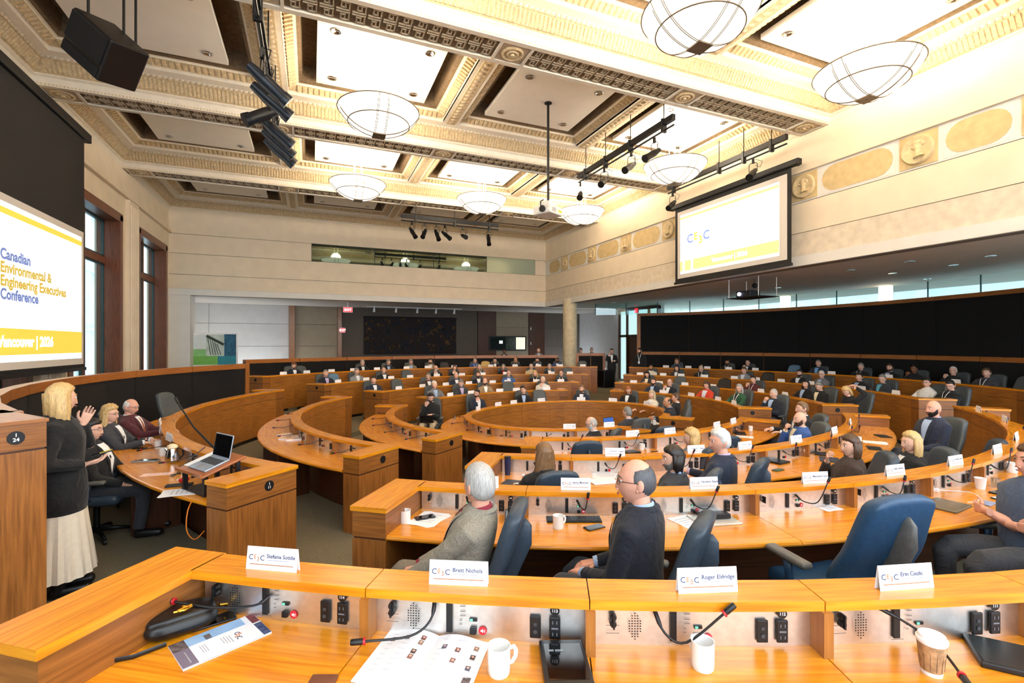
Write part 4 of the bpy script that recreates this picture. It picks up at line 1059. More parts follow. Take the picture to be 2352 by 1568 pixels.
def torso_front(z, x, fem, wd):
    zs = [t[0] for t in TORSO]; cy = np.interp(z, zs, [t[1] for t in TORSO]); w = np.interp(z, zs, [t[2] for t in TORSO]) * wd; d = np.interp(z, zs, [t[3] for t in TORSO])
    b = .022 * math.exp(-((z - .83) / .06) ** 2) * math.exp(-((abs(x) - .075) / .05) ** 2) if fem else .012 * math.exp(-((z - .62) / .1) ** 2)
    return cy + d * math.sqrt(max(0.02, 1 - abs(x / w) ** 2.4)) ** .9 + b
def torso_mb(m, fem, wd, M, grow=0.0, z0=.40):
    n = 22; rings = []
    for (z, cy, w, d) in TORSO:
        if z < z0: continue
        w = w * wd + grow; d = d + grow; r = []
        for k in range(n):
            a = 2 * PI * k / n; cx, sy = math.cos(a), math.sin(a); e = .86
            x = w * math.copysign(abs(cx) ** e, cx); y = cy + d * math.copysign(abs(sy) ** e, sy)
            if fem and y > 0: y += .022 * math.exp(-((z - .83) / .06) ** 2) * math.exp(-((abs(x) - .075) / .05) ** 2)
            r.append(M @ Vector((x, y, z)))
        rings.append(r)
    m.sweep(rings)
def ik(S, Wt, l1, l2, pole):
    d = Wt - S; L_ = min(d.length, (l1 + l2) * .999); u = d.normalized(); a = (l1 * l1 - l2 * l2 + L_ * L_) / (2 * L_)
    h = math.sqrt(max(0, l1 * l1 - a * a)); pl = (pole - u * pole.dot(u)).normalized(); return S + u * a + pl * h, S + u * L_
POSES = {  # right wrist, left wrist, right hand dir, left hand dir, palm dirs
    'desk': ((.17, .40, .79), (-.17, .40, .79), (-.25, 1, -.05), (.25, 1, -.05), (0, 0, -1), (0, 0, -1)),
    'lap': ((.09, .30, .62), (-.09, .30, .62), (-.5, .8, -.2), (.5, .8, -.2), (0, 0, -1), (0, 0, -1)),
    'type': ((.10, .40, .80), (-.10, .40, .80), (-.1, 1, -.1), (.1, 1, -.1), (0, 0, -1), (0, 0, -1)),
    'chin': ((.09, .16, .98), (-.08, .28, .78), (-.55, .05, .9), (.7, .6, 0), (-.3, -1, .2), (0, 0, -1)),
    'chinl': ((.08, .28, .78), (-.09, .16, .98), (-.7, .6, 0), (.55, .05, .9), (0, 0, -1), (.3, -1, .2)),
    'cross': ((-.10, .19, .76), (.11, .22, .80), (-1, -.15, .1), (1, -.2, -.05), (0, -1, 0), (0, -1, 0)),
    'phone': ((.06, .34, .84), (-.06, .34, .84), (-.3, .7, .5), (.3, .7, .5), (-.4, -.5, .6), (.4, -.5, .6)),
    'arm': ((.29, .20, .72), (-.29, .20, .72), (-.1, 1, -.1), (.1, 1, -.1), (0, 0, -1), (0, 0, -1)),
    'thigh': ((.16, .30, .60), (-.17, .34, .61), (-.2, 1, -.25), (.25, 1, -.25), (0, 0, -1), (0, 0, -1)),
    'hug': ((.10, .05, 1.26), (-.10, .05, 1.26), (-.5, -.5, .3), (.5, -.5, .3), (0, -.5, -1), (0, -.5, -1)),
    'stand': ((.25, .08, .84), (-.25, .08, .84), (0, .2, -1), (0, .2, -1), (-1, 0, 0), (1, 0, 0)),
    'standchin': ((.12, .14, 1.38), (-.10, .24, 1.16), (-.4, .1, .9), (.8, .4, 0), (-.3, -1, 0), (0, 0, -1)),
    'holdphone': ((.15, .16, 1.06), (-.13, .12, 1.36), (-.2, 1, .2), (-.1, .35, .9), (0, 0, 1), (.8, .2, .2)),
}
SKIN = {'light': (226, 178, 154), 'pink': (222, 164, 140), 'tan': (196, 144, 108), 'brown': (140, 92, 64), 'dark': (96, 62, 44)}
HAIRC = {'grey': (128, 124, 118), 'white': (214, 212, 208), 'silver': (172, 170, 166), 'slate': (78, 78, 82), 'dark': (38, 30, 26), 'black': (20, 17, 17), 'brown': (84, 58, 38), 'lbrown': (126, 92, 60), 'blonde': (206, 170, 112), 'ash': (190, 172, 140), 'red': (170, 98, 48), 'ginger': (120, 70, 42)}
TOPC = {'navy': (34, 42, 62), 'dnavy': (26, 30, 42), 'black': (20, 20, 22), 'char': (54, 55, 60), 'grey': (112, 114, 118), 'lgrey': (140, 142, 144), 'tan': (158, 132, 98), 'taupe': (128, 116, 100), 'blue': (44, 72, 128), 'bblue': (56, 92, 158), 'brown': (66, 50, 42), 'burg': (78, 26, 36), 'red': (206, 60, 34), 'green': (34, 84, 56), 'maroon': (92, 36, 34), 'white': (232, 230, 226), 'cream': (222, 214, 198), 'beige': (196, 178, 146), 'steel': (74, 92, 120), 'choc': (62, 46, 38), 'herring': (142, 136, 122)}
SHC = {'white': (238, 240, 244), 'blue': (166, 190, 226), 'sky': (120, 168, 220), 'lilac': (196, 178, 212), 'burg': (146, 44, 62), 'cream': (236, 226, 190), 'teal': (96, 176, 196), 'dark': (30, 30, 34), 'red': (170, 40, 50), 'print': (214, 222, 236)}
def mskin(k): return mat('skin ' + k, SKIN[k], .5, 0, .06, 30, spec=.35)
def mhair(k):
    n = 'hair ' + k
    if n in MATS: return MATS[n]
    m = mat(n, HAIRC[k], .42, 0, .28, 40, .35); nt = m.node_tree
    mp = nt.nodes.new('ShaderNodeMapping'); mp.inputs['Scale'].default_value = (1, 1, .12); tc = [x for x in nt.nodes if x.type == 'TEX_COORD'][0]; nz = [x for x in nt.nodes if x.type == 'TEX_NOISE'][0]
    nt.links.new(tc.outputs['Object'], mp.inputs[0]); nt.links.new(mp.outputs[0], nz.inputs['Vector']); nz.inputs['Scale'].default_value = 130; return m
def mtop(k):
    n = 'cloth ' + k
    if n in MATS: return MATS[n]
    m = mat(n, TOPC[k], .85, 0, .14 if k != 'herring' else .3, 90 if k != 'herring' else 140, .1, sheen=.1); nt = m.node_tree; b = nt.nodes['Principled BSDF']
    tc = [q for q in nt.nodes if q.type == 'TEX_COORD'][0]; nz = nt.nodes.new('ShaderNodeTexNoise'); nz.inputs['Scale'].default_value = 11; nz.inputs['Detail'].default_value = 3; nz.inputs['Distortion'].default_value = 1.2
    bp = nt.nodes.new('ShaderNodeBump'); bp.inputs['Strength'].default_value = .55; bp.inputs['Distance'].default_value = .03
    nt.links.new(tc.outputs['Object'], nz.inputs['Vector']); nt.links.new(nz.outputs['Fac'], bp.inputs['Height']); nt.links.new(bp.outputs[0], b.inputs['Normal']); return m
def mshirt(k): return mat('shirt ' + k, SHC[k], .8, 0, .04, 60)
M_lips = mat('lips', (176, 96, 88), .5, 0, 0); M_eyew = mat('eye white', (232, 230, 226), .3, 0, 0); M_iris = mat('iris', (40, 30, 24), .2, 0, 0)
M_glassf = mat('spectacle frame', (24, 20, 20), .35, 0, 0)
PEOPLE = []
_HC, _TOPC = {}, {}
def person(label, x, y, z, rz, o):
    """o: dict of looks. local +Y is the way the body faces."""
    g = o.get; near = g('near', 0); fem = g('fem', 0); sc = g('s', 1.0); stand = g('stand', 0); wd = g('wd', .90 if fem else 1.0)
    t_ = thing('person', label, 'person', (x, y, z), rz, g('group')); t_.scale = (sc, sc, sc)
    dz = .41 if stand else 0.0; lean = g('lean', -.06 if not stand else 0)
    ML = T(0, 0, .47 + dz) @ RX(-lean) @ T(0, 0, -.47)         # upper body leans about the hips
    pose = POSES[g('pose', 'desk' if not stand else 'stand')]; wr_ = list(pose[0:2]); hd_ = list(pose[2:4]); pd_ = list(pose[4:6])
    if 'wr' in o: wr_[0] = o['wr'][0:3]; hd_[0] = o['wr'][3:6]; pd_[0] = o['wr'][6:9]
    if 'wl' in o: wr_[1] = o['wl'][0:3]; hd_[1] = o['wl'][3:6]; pd_[1] = o['wl'][6:9]
    arms = []
    for k, sx in ((0, 1), (1, -1)):
        S = ML @ Vector((sx * (.172 * wd + .004), -.012, .948)); E_, Wp = ik(S, Vector(wr_[k]), .285, .255, Vector(g('pole', (sx * .55, -.45, -.7)) if not isinstance(g('pole', 0), dict) else 0))
        arms.append((S, E_, Wp))
    key = (round(lean, 3), tuple(map(tuple, wr_)), fem, wd, near, stand, g('short', 0))
    if key not in _TOPC:
        m = MB(); torso_mb(m, fem, wd, ML, .012)
        for k, sx in ((0, 1), (1, -1)):
            S, E_, Wp = arms[k]; end = Wp + (E_ - Wp).normalized() * .005
            if g('short'): mid = E_ + (S - E_) * .12; m.tube([S + Vector((-sx * .05, 0, .015)), S, (S + mid) / 2, mid], [.07, .074, .068, .066], 12)
            else:
                m.tube([S + Vector((-sx * .06, 0, .02)), S, (S + E_) / 2, E_], [.062, .070, .062, .052], 12)
                m.tube([E_ + (S - E_).normalized() * .01, E_, (E_ + end) / 2, end], [.05, .053, .048, .040], 12)
        _TOPC[key] = remesh(m, .013 if near else .021, 4 if near else 3)
    tops = {'suit': 'jacket', 'sweater': 'sweater', 'shirt': 'shirt', 'cardigan': 'cardigan'}
    kind = g('top', 'suit')
    tm = o.get('topmat') or mtop(g('tc', 'navy')); me = _TOPC[key]
    to = ob(tops[kind], me, tm, t_)
    # trousers / skirt
    lk = ('legs', near, stand, g('legs'))
    if lk not in _TOPC:
        m = MB()
        if stand:
            for sx in (-1, 1): m.tube([(sx * .09, 0, .93), (sx * .095, .01, .70), (sx * .09, .02, .48), (sx * .09, -.01, .25), (sx * .09, -.02, .06)], [.105, .088, .068, .062, .058], 12)
            m.ell((0, 0, .92), (.175, .125, .13), 14, 8)
        else:
            for sx in (-1, 1):
                kx = .13 + (.06 if g('legs') == 'wide' else 0)
                if g('legs') == 'crossed' and sx > 0: m.tube([(.09, .02, .50), (.04, .25, .60), (-.06, .46, .64), (-.10, .50, .60), (-.14, .55, .40), (-.16, .58, .22)], [.10, .09, .068, .064, .055, .048], 12)
                else: m.tube([(sx * .09, .0, .50), (sx * (.09 + kx) / 2, .22, .53), (sx * kx, .44, .53), (sx * kx, .475, .50), (sx * kx, .46, .30), (sx * kx, .43, .10)], [.105, .094, .076, .070, .060, .056], 12)
            m.ell((0, 0, .50), (.185, .155, .10), 14, 8)
        _TOPC[lk] = remesh(m, .016 if near else .026, 3)
    if not g('skirt'): ob('trousers', _TOPC[lk], mtop(g('pc', 'char')), t_)
    fx, fy, fz = (.09, .05, .045) if stand else (.13, .50, .05)
    for sx in (-1, 1):
        if g('legs') == 'crossed' and sx > 0: fm = T(-.17, .64, .16) @ RX(-.5)
        else: fm = T(sx * fx, fy, fz)
        ob('shoe', cached('shoe', lambda: MB().rbox((0, .02, 0), (.09, .27, .085), .035, 3, lambda x, y, z: (x, y, z * (1 - .25 * max(0, y) / .15))), True), M_black, t_, M=fm)
    # body: hidden core, neck, head and hands in one mesh
    nb = ML @ Vector((0, -.03, 1.03)); hy, hp, hr = g('hy', 0.0), g('hp', 0.0), g('hr', 0.0)
    hc = nb + Vector((0, .030 + .03 * max(0, -hp) + .10 * lean, .146)); MH = T(*hc) @ RZ(hy) @ RX(hp) @ RY(hr); hs = g('hs', 1.0) * (.95 if fem else 1.0); MH = MH @ Matrix.Scale(hs, 4)
    m = MB(); m.m = 0
    torso_mb(m, fem, wd * .92, ML, -.012)
    low = MH @ Vector((0, -.012, -.065)); m.tube([nb + Vector((0, -.005, -.05)), nb, (nb + low) / 2 + Vector((0, .002, 0)), low + Vector((0, 0, .03))], [.072, .058 if not fem else .05, .054 if not fem else .047, .054 if not fem else .047], 14)
    for k, sx in ((0, 1), (1, -1)):
        S, E_, Wp = arms[k]; m.tube([S, (S + E_) / 2, E_], [.05, .046, .040], 10); m.tube([E_ + (S - E_) * .02, E_, (E_ * .65 + Wp * .35), Wp], [.040, .042, .040, .027], 10)
        yv = Vector(hd_[k]).normalized(); zv = -Vector(pd_[k]); zv = (zv - yv * zv.dot(yv)).normalized(); xv = yv.cross(zv)
        MHd = Matrix(((xv.x, yv.x, zv.x, Wp.x), (xv.y, yv.y, zv.y, Wp.y), (xv.z, yv.z, zv.z, Wp.z), (0, 0, 0, 1)))
        hand_mb(m, MHd, sx, g('curl', .75 if 'chin' in g('pose', '') else .32))
    m.add([MH @ Vector(v) for v in HV], HNEW)
    for sx in (-1, 1): m.ell((0, 0, 0), (.010, .021, .033), 8, 8, MH @ T(sx * .0775, -.012, -.004) @ RZ(sx * .35) @ RX(.15)); m.ell((0, 0, 0), (.008, .010, .012), 6, 5, MH @ T(sx * .074, .0, -.028))
    if near:   # nostril wings and eyelids
        for sx in (-1, 1): m.ell((0, 0, 0), (.0075, .009, .006), 8, 6, MH @ T(sx * .012, .100, -.040)); m.ell((0, 0, 0), (.0155, .008, .0035), 8, 5, MH @ T(sx * .031, .086, .0185) @ RZ(-sx * .35)); m.ell((0, 0, 0), (.0145, .007, .003), 8, 5, MH @ T(sx * .031, .084, .002) @ RZ(-sx * .35))
    m.m = 1; m.ell((0, 0, 0), (.021, .007, .0055), 10, 6, MH @ T(0, .0965, -.064))
    for sx in (-1, 1):
        m.m = 2; m.ell((0, 0, 0), (.0125, .010, .008), 8, 6, MH @ T(sx * .031, .0815, .010)); m.m = 3; m.ell((0, 0, 0), (.0052, .004, .0058), 8, 5, MH @ T(sx * .0312, .0895, .010))
    ob('body', m, [mskin(g('skin', 'light')), M_lips, M_eyew, M_iris], t_, smooth=True, angle=1.4)
    hk = g('hair', 'short')
    if hk != 'bald':
        m = MB()
        if (hk, g('hl', 0)) not in _HC: q = brows_mb(hair_mb(hk, g('hl', 0))); _HC[(hk, g('hl', 0))] = (np.array(q.v), q.f)
        q = _HC[(hk, g('hl', 0))]; R3 = np.array(MH.to_3x3()); m.add(q[0] @ R3.T + np.array(MH.translation), q[1]); ob('hair', m, mhair(g('hc', 'brown')), t_, smooth=True, angle=1.2)
    else: m = MB(); brows_mb(m); ob('eyebrows', MB().add([MH @ Vector(v) for v in m.v], m.f), mhair(g('hc', 'brown')), t_, smooth=True)
    if g('beard'):
        if 'beard' not in _HC: q = beard_mb(); _HC['beard'] = (np.array(q.v), q.f)
        q = _HC['beard']; R3 = np.array(MH.to_3x3()); ob('beard', MB().add(q[0] @ R3.T + np.array(MH.translation), q[1]), mhair(g('bc', g('hc', 'brown'))), t_, smooth=True, angle=1.2)
    if g('glasses'):
        m = MB()
        for sx in (-1, 1):
            m.tube([MH @ Vector((sx * .032 + .021 * math.cos(a), .104 - .010 * abs(math.cos(a) + sx * .5), .008 + .016 * math.sin(a))) for a in [2 * PI * k / 14 for k in range(15)]], .0017, 4, False)
            m.tube([MH @ Vector(p) for p in ((sx * .054, .094, .012), (sx * .078, .04, .014), (sx * .083, -.015, .010))], .0018, 4)
        m.tube([MH @ Vector(p) for p in ((-.011, .108, .012), (0, .110, .014), (.011, .108, .012))], .0017, 4); ob('glasses', m, M_glassf, t_)
    ft = lambda x_, z_, e=.0: ML @ Vector((x_, torso_front(z_, x_, fem, wd) + .012 + e, z_))
    def patch(nm, poly, mt, e, nz_=10):
        """strip on the chest: poly = [(z, half width left, half width right)]"""
        m = MB(); rows = []
        for (zz, a, b) in poly: rows.append([ft(a + (b - a) * k / 6, zz, e) for k in range(7)])
        V = [p for r in rows for p in r]; F = [(i * 7 + k, i * 7 + k + 1, i * 7 + k + 8, i * 7 + k + 7) for i in range(len(rows) - 1) for k in range(6)]; m.add(V, F)
        return ob(nm, m, mt, t_, smooth=True)
    if kind in ('suit', 'cardigan'):
        d = g('vee', .30 if kind == 'suit' else .36); zt_ = 1.022; w0 = .058 if kind == 'suit' else .075
        patch('shirt', [(zt_ - d * k / 8, -w0 * (1 - (k / 8) ** 1.5) - .003, w0 * (1 - (k / 8) ** 1.5) + .003) for k in range(9)], mshirt(g('sh', 'white')), .004)
        for sx in (-1, 1):
            patch('lapel', [(zt_ - d * k / 8, sx * (w0 * (1 - (k / 8) ** 1.5)), sx * (w0 * (1 - (k / 8) ** 1.5) + .012 + .034 * math.sin(PI * min(1, .25 + k / 8 * .75)))) for k in range(9)], tm, .009)
        if g('tie'): patch('tie', [(zt_ - .02 - d * .8 * k / 6, -.012 - .012 * k / 6, .012 + .012 * k / 6) for k in range(7)], mat('tie ' + g('tie'), {'red': (150, 50, 50), 'orange': (176, 96, 60), 'blue': (60, 70, 120)}[g('tie')], .5, 0, .3, 120), .009)
    if kind != 'sweater' or g('collar'):
        m = MB(); n_ = 18; sh = mshirt(g('sh', 'white')) if kind != 'shirt' else tm; rings = []
        for (rr, zz, yy) in ((.070, -.012, -.004), (.066, .032, .0), (.059, .036, .0), (.061, -.01, -.004)):
            rings.append([nb + Vector((rr * math.cos(a) * (.88 if fem else 1), rr * math.sin(a) * (.88 if fem else 1) + yy + .004, zz + .012 * math.sin(-a))) for a in [PI / 2 + .28 + (2 * PI - .56) * k / n_ for k in range(n_ + 1)]])
        V = [p for r in rings for p in r]; n1 = n_ + 1; F = [(i * n1 + k, i * n1 + k + 1, (i + 1) * n1 + k + 1, (i + 1) * n1 + k) for i in range(3) for k in range(n_)]
        ob('collar', m.add(V, F), sh, t_, smooth=True)
    elif kind == 'sweater' and g('turtle'): ob('collar', MB().tube([nb + Vector((0, 0, -.02)), nb + Vector((0, .004, .045))], [.07, .058], 16), tm, t_, smooth=True)
    if kind == 'suit':
        ob('jacket_collar', MB().tube([nb + Vector((.083 * math.cos(a) * (.9 if fem else 1), .078 * math.sin(a) - .004, .004 + .012 * -math.sin(a))) for a in [RAD(175 + 190 * k / 12) for k in range(13)]], [.010] + [.017] * 11 + [.010], 8), tm, t_, smooth=True)
    if kind == 'suit' and not g('nocuff'):
        for k in (0, 1):
            S, E_, Wp = arms[k]; u = (Wp - E_).normalized(); ob('cuff', MB().tube([Wp - u * .02, Wp + u * .012], [.036, .034], 12), mshirt(g('sh', 'white')), t_, smooth=True)
    if g('lan'):
        for sx in (-1, 1): patch('lanyard', [(1.03 - .28 * k / 7, sx * (.062 * (1 - k / 7)) - .008, sx * (.062 * (1 - k / 7)) + .008) for k in range(8)], M_white, .014)
        p = ft(0, .70, .016); ob('name_badge', MB().box((0, 0, 0), (.075, .004, .10), T(*p) @ RX(-lean)), M_white, t_)
    PEOPLE.append((label, t_))
    return t_, ML, MH
def cdir(deg):
    """plan direction: 0 = away from the camera, +90 = photo left, 180 = towards the camera"""
    a = RAD(deg); return SN * math.cos(a) - CN * math.sin(a), SN * math.sin(a) + CN * math.cos(a)
SPEAK = (-1.6, 5.6)
def seat(label, i, px, far=True, dep=None, body=None, head=None, ch=None, **o):
    """sit a person at tier i on the sight line of photo column px"""
    r = RR[i] + 1.07
    x, y = at_depth(px, dep) if dep else on_ring(px, r, far)
    ph = phi_of(x, y, r); n, t = EF(r, ph)
    f = Vector(cdir(body)) if body is not None else Vector((-n.x, -n.y))
    if body is None:                                           # people half turn towards the panel
        v = Vector((SPEAK[0] - x, SPEAK[1] - y)).normalized(); a = f.angle_signed(v); a = max(-.35, min(.35, a * .35)); f = Vector((f.x * math.cos(-a) - f.y * math.sin(-a), f.x * math.sin(-a) + f.y * math.cos(-a)))
    rz = math.atan2(-f.x, f.y)
    v = Vector(cdir(head)) if head is not None else Vector((SPEAK[0] - x, SPEAK[1] - y)).normalized()
    hz = math.atan2(-v.x, v.y) - rz; hz = (hz + PI) % (2 * PI) - PI; lim = 1.35 if head is not None else .75; o['hy'] = max(-lim, min(lim, hz)) + o.get('hy', 0)
    if 'lean' not in o: o['lean'] = random.uniform(-.12, .0)
    zf = FLZ[i]
    res = person(label, x, y, zf, rz, o)
    m = ch or (M_leather_g if far else M_leather)
    chair(('chair of the ' + label.split(',')[0]), x, y, zf, rz, m, full=bool(o.get('near')), group='occupied chairs')
    return res
def empty_chair(label, i, px, far=True, dep=None, rot=None, m=M_leather_g, full=False, spine=None):
    r = RR[i] + 1.0; x, y = at_depth(px, dep) if dep else on_ring(px, r, far); n, t = EF(r, phi_of(x, y, r))
    f = Vector(cdir(rot)) if rot is not None else -n
    return chair(label, x, y, FLZ[i], math.atan2(-f.x, f.y), m, full, 'empty chairs', spine)

# ---- far bank, top row
S_ = seat
S_('man in navy jacket reading with head bowed, leftmost in the far top row', 5, 674, hc='ginger', hair='short', beard=1, tc='dnavy', hp=-.45, hy=-.3, lean=.05)
S_('man with cropped silver hair, black jacket and open white collar, far top row', 5, 833, hc='silver', hair='short', tc='black')
S_('man with grey hair bent over, dark jacket and blue shirt, far top row', 5, 891, hc='grey', hair='short', tc='dnavy', sh='blue', hp=-.3, lean=.1)
S_('man in grey brown jacket looking down, centre of the far top row', 5, 943, hc='grey', hair='short', tc='taupe', sh='blue', hp=-.35, lean=.08)
S_('dark haired bearded man in tan blazer, far top row', 5, 989, hc='dark', hair='short', beard=1, tc='tan')
S_('grey haired man in blue sweater with white lanyard, far top row', 5, 1091, hc='grey', hair='short', top='sweater', tc='blue', lan=1)
S_('dark haired man in dark jacket right of the blue sweater, far top row', 5, 1137, hc='dark', tc='black')
S_('bald man in dark sweater with lanyard, far top row', 5, 1184, hair='bald', skin='tan', top='sweater', tc='dnavy', lan=1)
S_('man with glasses and beard in blue blazer, hands together, far top row', 5, 1234, hc='dark', beard=1, glasses=1, tc='navy', pose='phone')
S_('young black haired man in royal blue blazer, rightmost in the far top row', 5, 1280, hc='black', hair='buzz', skin='brown', beard=1, tc='blue')
# ---- far bank, third row
S_('man with cropped grey hair, navy suit and lilac shirt, leftmost in the far third row', 4, 749, hc='grey', hair='buzz', tc='dnavy', sh='lilac')
S_('grey haired man in light grey jacket turned sideways, far third row', 4, 821, hc='grey', tc='lgrey', sh='white', hy=.35)
S_('brown haired man in black jacket with head raised, far third row', 4, 882, hc='brown', hair='receding', tc='black', hp=.2, lan=1)
S_('bald bearded man with glasses resting chin on fist, far third row', 4, 1002, hair='fringe', hc='grey', beard=1, bc='white', glasses=1, tc='black', pose='chin')
S_('woman with long dark hair and hand at her mouth, far third row', 4, 1045, fem=1, hair='long', hc='brown', tc='black', pose='chin')
S_('woman with ash blonde hair half hidden, far third row', 4, 1101, fem=1, hair='bob', hc='ash', tc='char')
S_('woman with grey hair, glasses and red top, far third row', 4, 1156, fem=1, hair='bob', hc='grey', glasses=1, tc='black', sh='red')
S_('elderly man with glasses in beige sweater, far third row', 4, 1220, hair='receding', hc='silver', glasses=1, top='sweater', tc='beige')
S_('silver haired man with glasses and navy jacket, rightmost in the far third row', 4, 1262, hc='silver', glasses=1, tc='dnavy', lan=1)
# ---- far bank, second row
S_('dark haired man in navy suit and white shirt, leftmost in the far second row', 3, 859, hc='dark', tc='navy')
S_('grey haired man in dark brown jacket with glasses, far second row', 3, 984, hc='grey', glasses=1, tc='brown', sh='white')
S_('bald man in navy blazer facing forward, far second row', 3, 1048, hair='fringe', hc='grey', tc='navy')
S_('bearded man in dark navy jacket with lanyard, far second row', 3, 1099, hc='brown', beard=1, tc='dnavy', lan=1)
S_('bald man with glasses in bright blue blazer, far second row', 3, 1168, hair='bald', hc='grey', glasses=1, tc='bblue', sh='white')
S_('blonde woman in black turtleneck, far second row', 3, 1229, fem=1, hair='long', hl=.24, hc='blonde', top='sweater', turtle=1, tc='black', lan=1)
S_('man with glasses in dark sweater and lanyard, rightmost in the far second row', 3, 1289, hc='brown', hair='receding', glasses=1, top='sweater', tc='char', lan=1)
# ---- far bank, lowest row
S_('white haired man in grey jacket tilting his head, far lowest row', 2, 999, hc='white', tc='grey', sh='blue', hr=.25, hp=.15)
S_('grey bearded man in charcoal jacket looking down, far lowest row', 2, 1060, hc='grey', beard=1, bc='white', tc='char', sh='lilac', hp=-.3)
S_('balding man in tan jacket with beard, far lowest row', 2, 1115, hair='fringe', hc='dark', beard=1, tc='tan')
S_('white haired man in white shirt with hand on chin, far lowest row', 2, 1247, hair='receding', hc='white', top='shirt', tc='white', pose='chin', hp=-.1)
# ---- ring
S_('man in black sweater with open laptop on his lap, left of the ring', 1, 989, dep=12.3, body=178, head=195, hc='black', glasses=1, beard=1, top='sweater', tc='black', collar=1, pose='chin', pc='beige', hp=-.3, near=1, group='people at the ring')
S_('man in navy blazer with hand over his mouth, far side of the ring', 1, 1097, dep=13.3, hc='dark', glasses=1, beard=1, tc='navy', sh='white', pose='chin', vee=.36, hr=-.25)
S_('man in black jacket and glasses leaning to his side, far side of the ring', 1, 1202, hc='black', glasses=1, tc='black', sh='blue', hr=.25)
S_('brown haired bearded man in navy blazer, open white shirt, far side of the ring', 1, 1336, hc='lbrown', beard=1, tc='navy', vee=.36)
S_('woman with copper hair and black blazer, right of the ring', 1, 1442, fem=1, hair='bob', hc='red', tc='black', hp=-.3, head=170)
S_('woman with long ash hair, cream jacket and grey scarf, right of the ring', 1, 1495, dep=13.0, fem=1, hair='long', hc='ash', top='cardigan', tc='cream', sh='print', lan=1, head=120, body=120)
S_('man in dark jacket partly hidden behind the bald man, right of the ring', 1, 1546, dep=12.3, hc='brown', hair='short', tc='black', body=75, head=70)
S_('bald tan man in navy suit seen in profile, right of the ring', 1, 1543, dep=11.3, hair='fringe', skin='tan', hc='dark', tc='dnavy', sh='blue', body=80, head=92, pose='desk', lean=.14, near=1)
S_('grey haired man in charcoal suit seen from behind, near side of the ring', 1, 1447, dep=9.5, hair='receding', hc='grey', tc='char', sh='blue', body=25, head=35, pose='type', lean=.12, near=1)
S_('bald man with white beard and glasses leaning forward, near side of the ring', 1, 1368, dep=8.2, hair='fringe', hc='silver', beard=1, bc='white', glasses=1, tc='black', body=60, head=88, hp=-.25, lean=.1, near=1)
# ---- right bank, lowest row
S_('bearded man in navy suit looking up, leftmost in the right lowest row', 2, 1499, hc='brown', beard=1, tc='navy', sh='blue', hp=.1)
S_('bald man with glasses and fist at his chin, right lowest row', 2, 1536, hair='fringe', hc='grey', glasses=1, tc='dnavy', pose='chin')
S_('woman in bright red cardigan over a patterned top, right lowest row', 2, 1622, fem=1, hair='bob', hl=.06, hc='brown', top='cardigan', tc='red', sh='print', hp=-.25, head=130)
S_('woman with grey bob in green cardigan with lanyard, right lowest row', 2, 1695, fem=1, hair='bob', hc='silver', glasses=1, top='cardigan', tc='green', sh='dark', lan=1)
S_('man in navy suit with hand on chin, right end of right lowest row', 2, 1774, dep=11.8, hc='silver', hair='buzz', tc='dnavy', sh='blue', pose='chin', body=118, head=100)
# ---- right bank, second row
S_('woman with long black hair holding a phone, leftmost in the right second row', 3, 1486, fem=1, hair='long', hc='black', tc='char', sh='cream', hp=-.2, pose='phone')
S_('man in maroon sweater leaning his cheek on his hand, right second row', 3, 1728, hc='dark', top='sweater', tc='maroon', lan=1, pose='chin', hr=.15)
S_('woman with long dark hair and black jacket, right second row', 3, 1847, fem=1, hair='long', hc='dark', tc='black', sh='blue')
S_('grey haired man in dark suit reading with bowed head, right second row', 3, 1884, hc='grey', tc='black', sh='cream', hp=-.5, lean=.05)
S_('blonde person in black bent forward with hands on head, right second row', 3, 1960, fem=1, hair='bob', hc='blonde', top='sweater', tc='black', hp=-.7, lean=.25, pose='hug')
# ---- right bank, third row
S_('man with short beard in white shirt, leftmost in the right third row', 4, 1495, hc='brown', hair='buzz', skin='tan', beard=1, top='shirt', tc='cream')
S_('dark haired woman in dark jacket, left part of the right third row', 4, 1554, fem=1, hair='bob', hc='dark', tc='char')
S_('person with hair bun and glasses in black, right third row', 4, 1609, hair='bun', hc='ash', glasses=1, top='sweater', tc='black', lan=1)
S_('brown haired man in grey jacket with lanyard, right third row', 4, 1708, hc='brown', tc='lgrey', lan=1)
S_('man with full black beard in dark jacket, right third row', 4, 1835, hc='dark', beard=1, tc='black', lan=1)
S_('white haired man with glasses in grey jacket, right third row', 4, 1886, hc='white', glasses=1, tc='grey', sh='blue')
S_('dark haired man in black jacket with raised hand, right third row', 4, 1972, hc='dark', tc='black', sh='blue', pose='phone')
S_('grey haired man with glasses and teal shirt, right third row', 4, 2023, hc='grey', glasses=1, tc='char', sh='teal', hp=-.2)
S_('woman in white sweater with tied dark hair, right third row', 4, 2128, fem=1, hair='bun', hc='dark', glasses=1, top='sweater', turtle=1, tc='white')
S_('black haired man with glasses and lanyard bowing his head, right third row', 4, 2177, hc='black', glasses=1, top='sweater', tc='black', lan=1, hp=-.35)
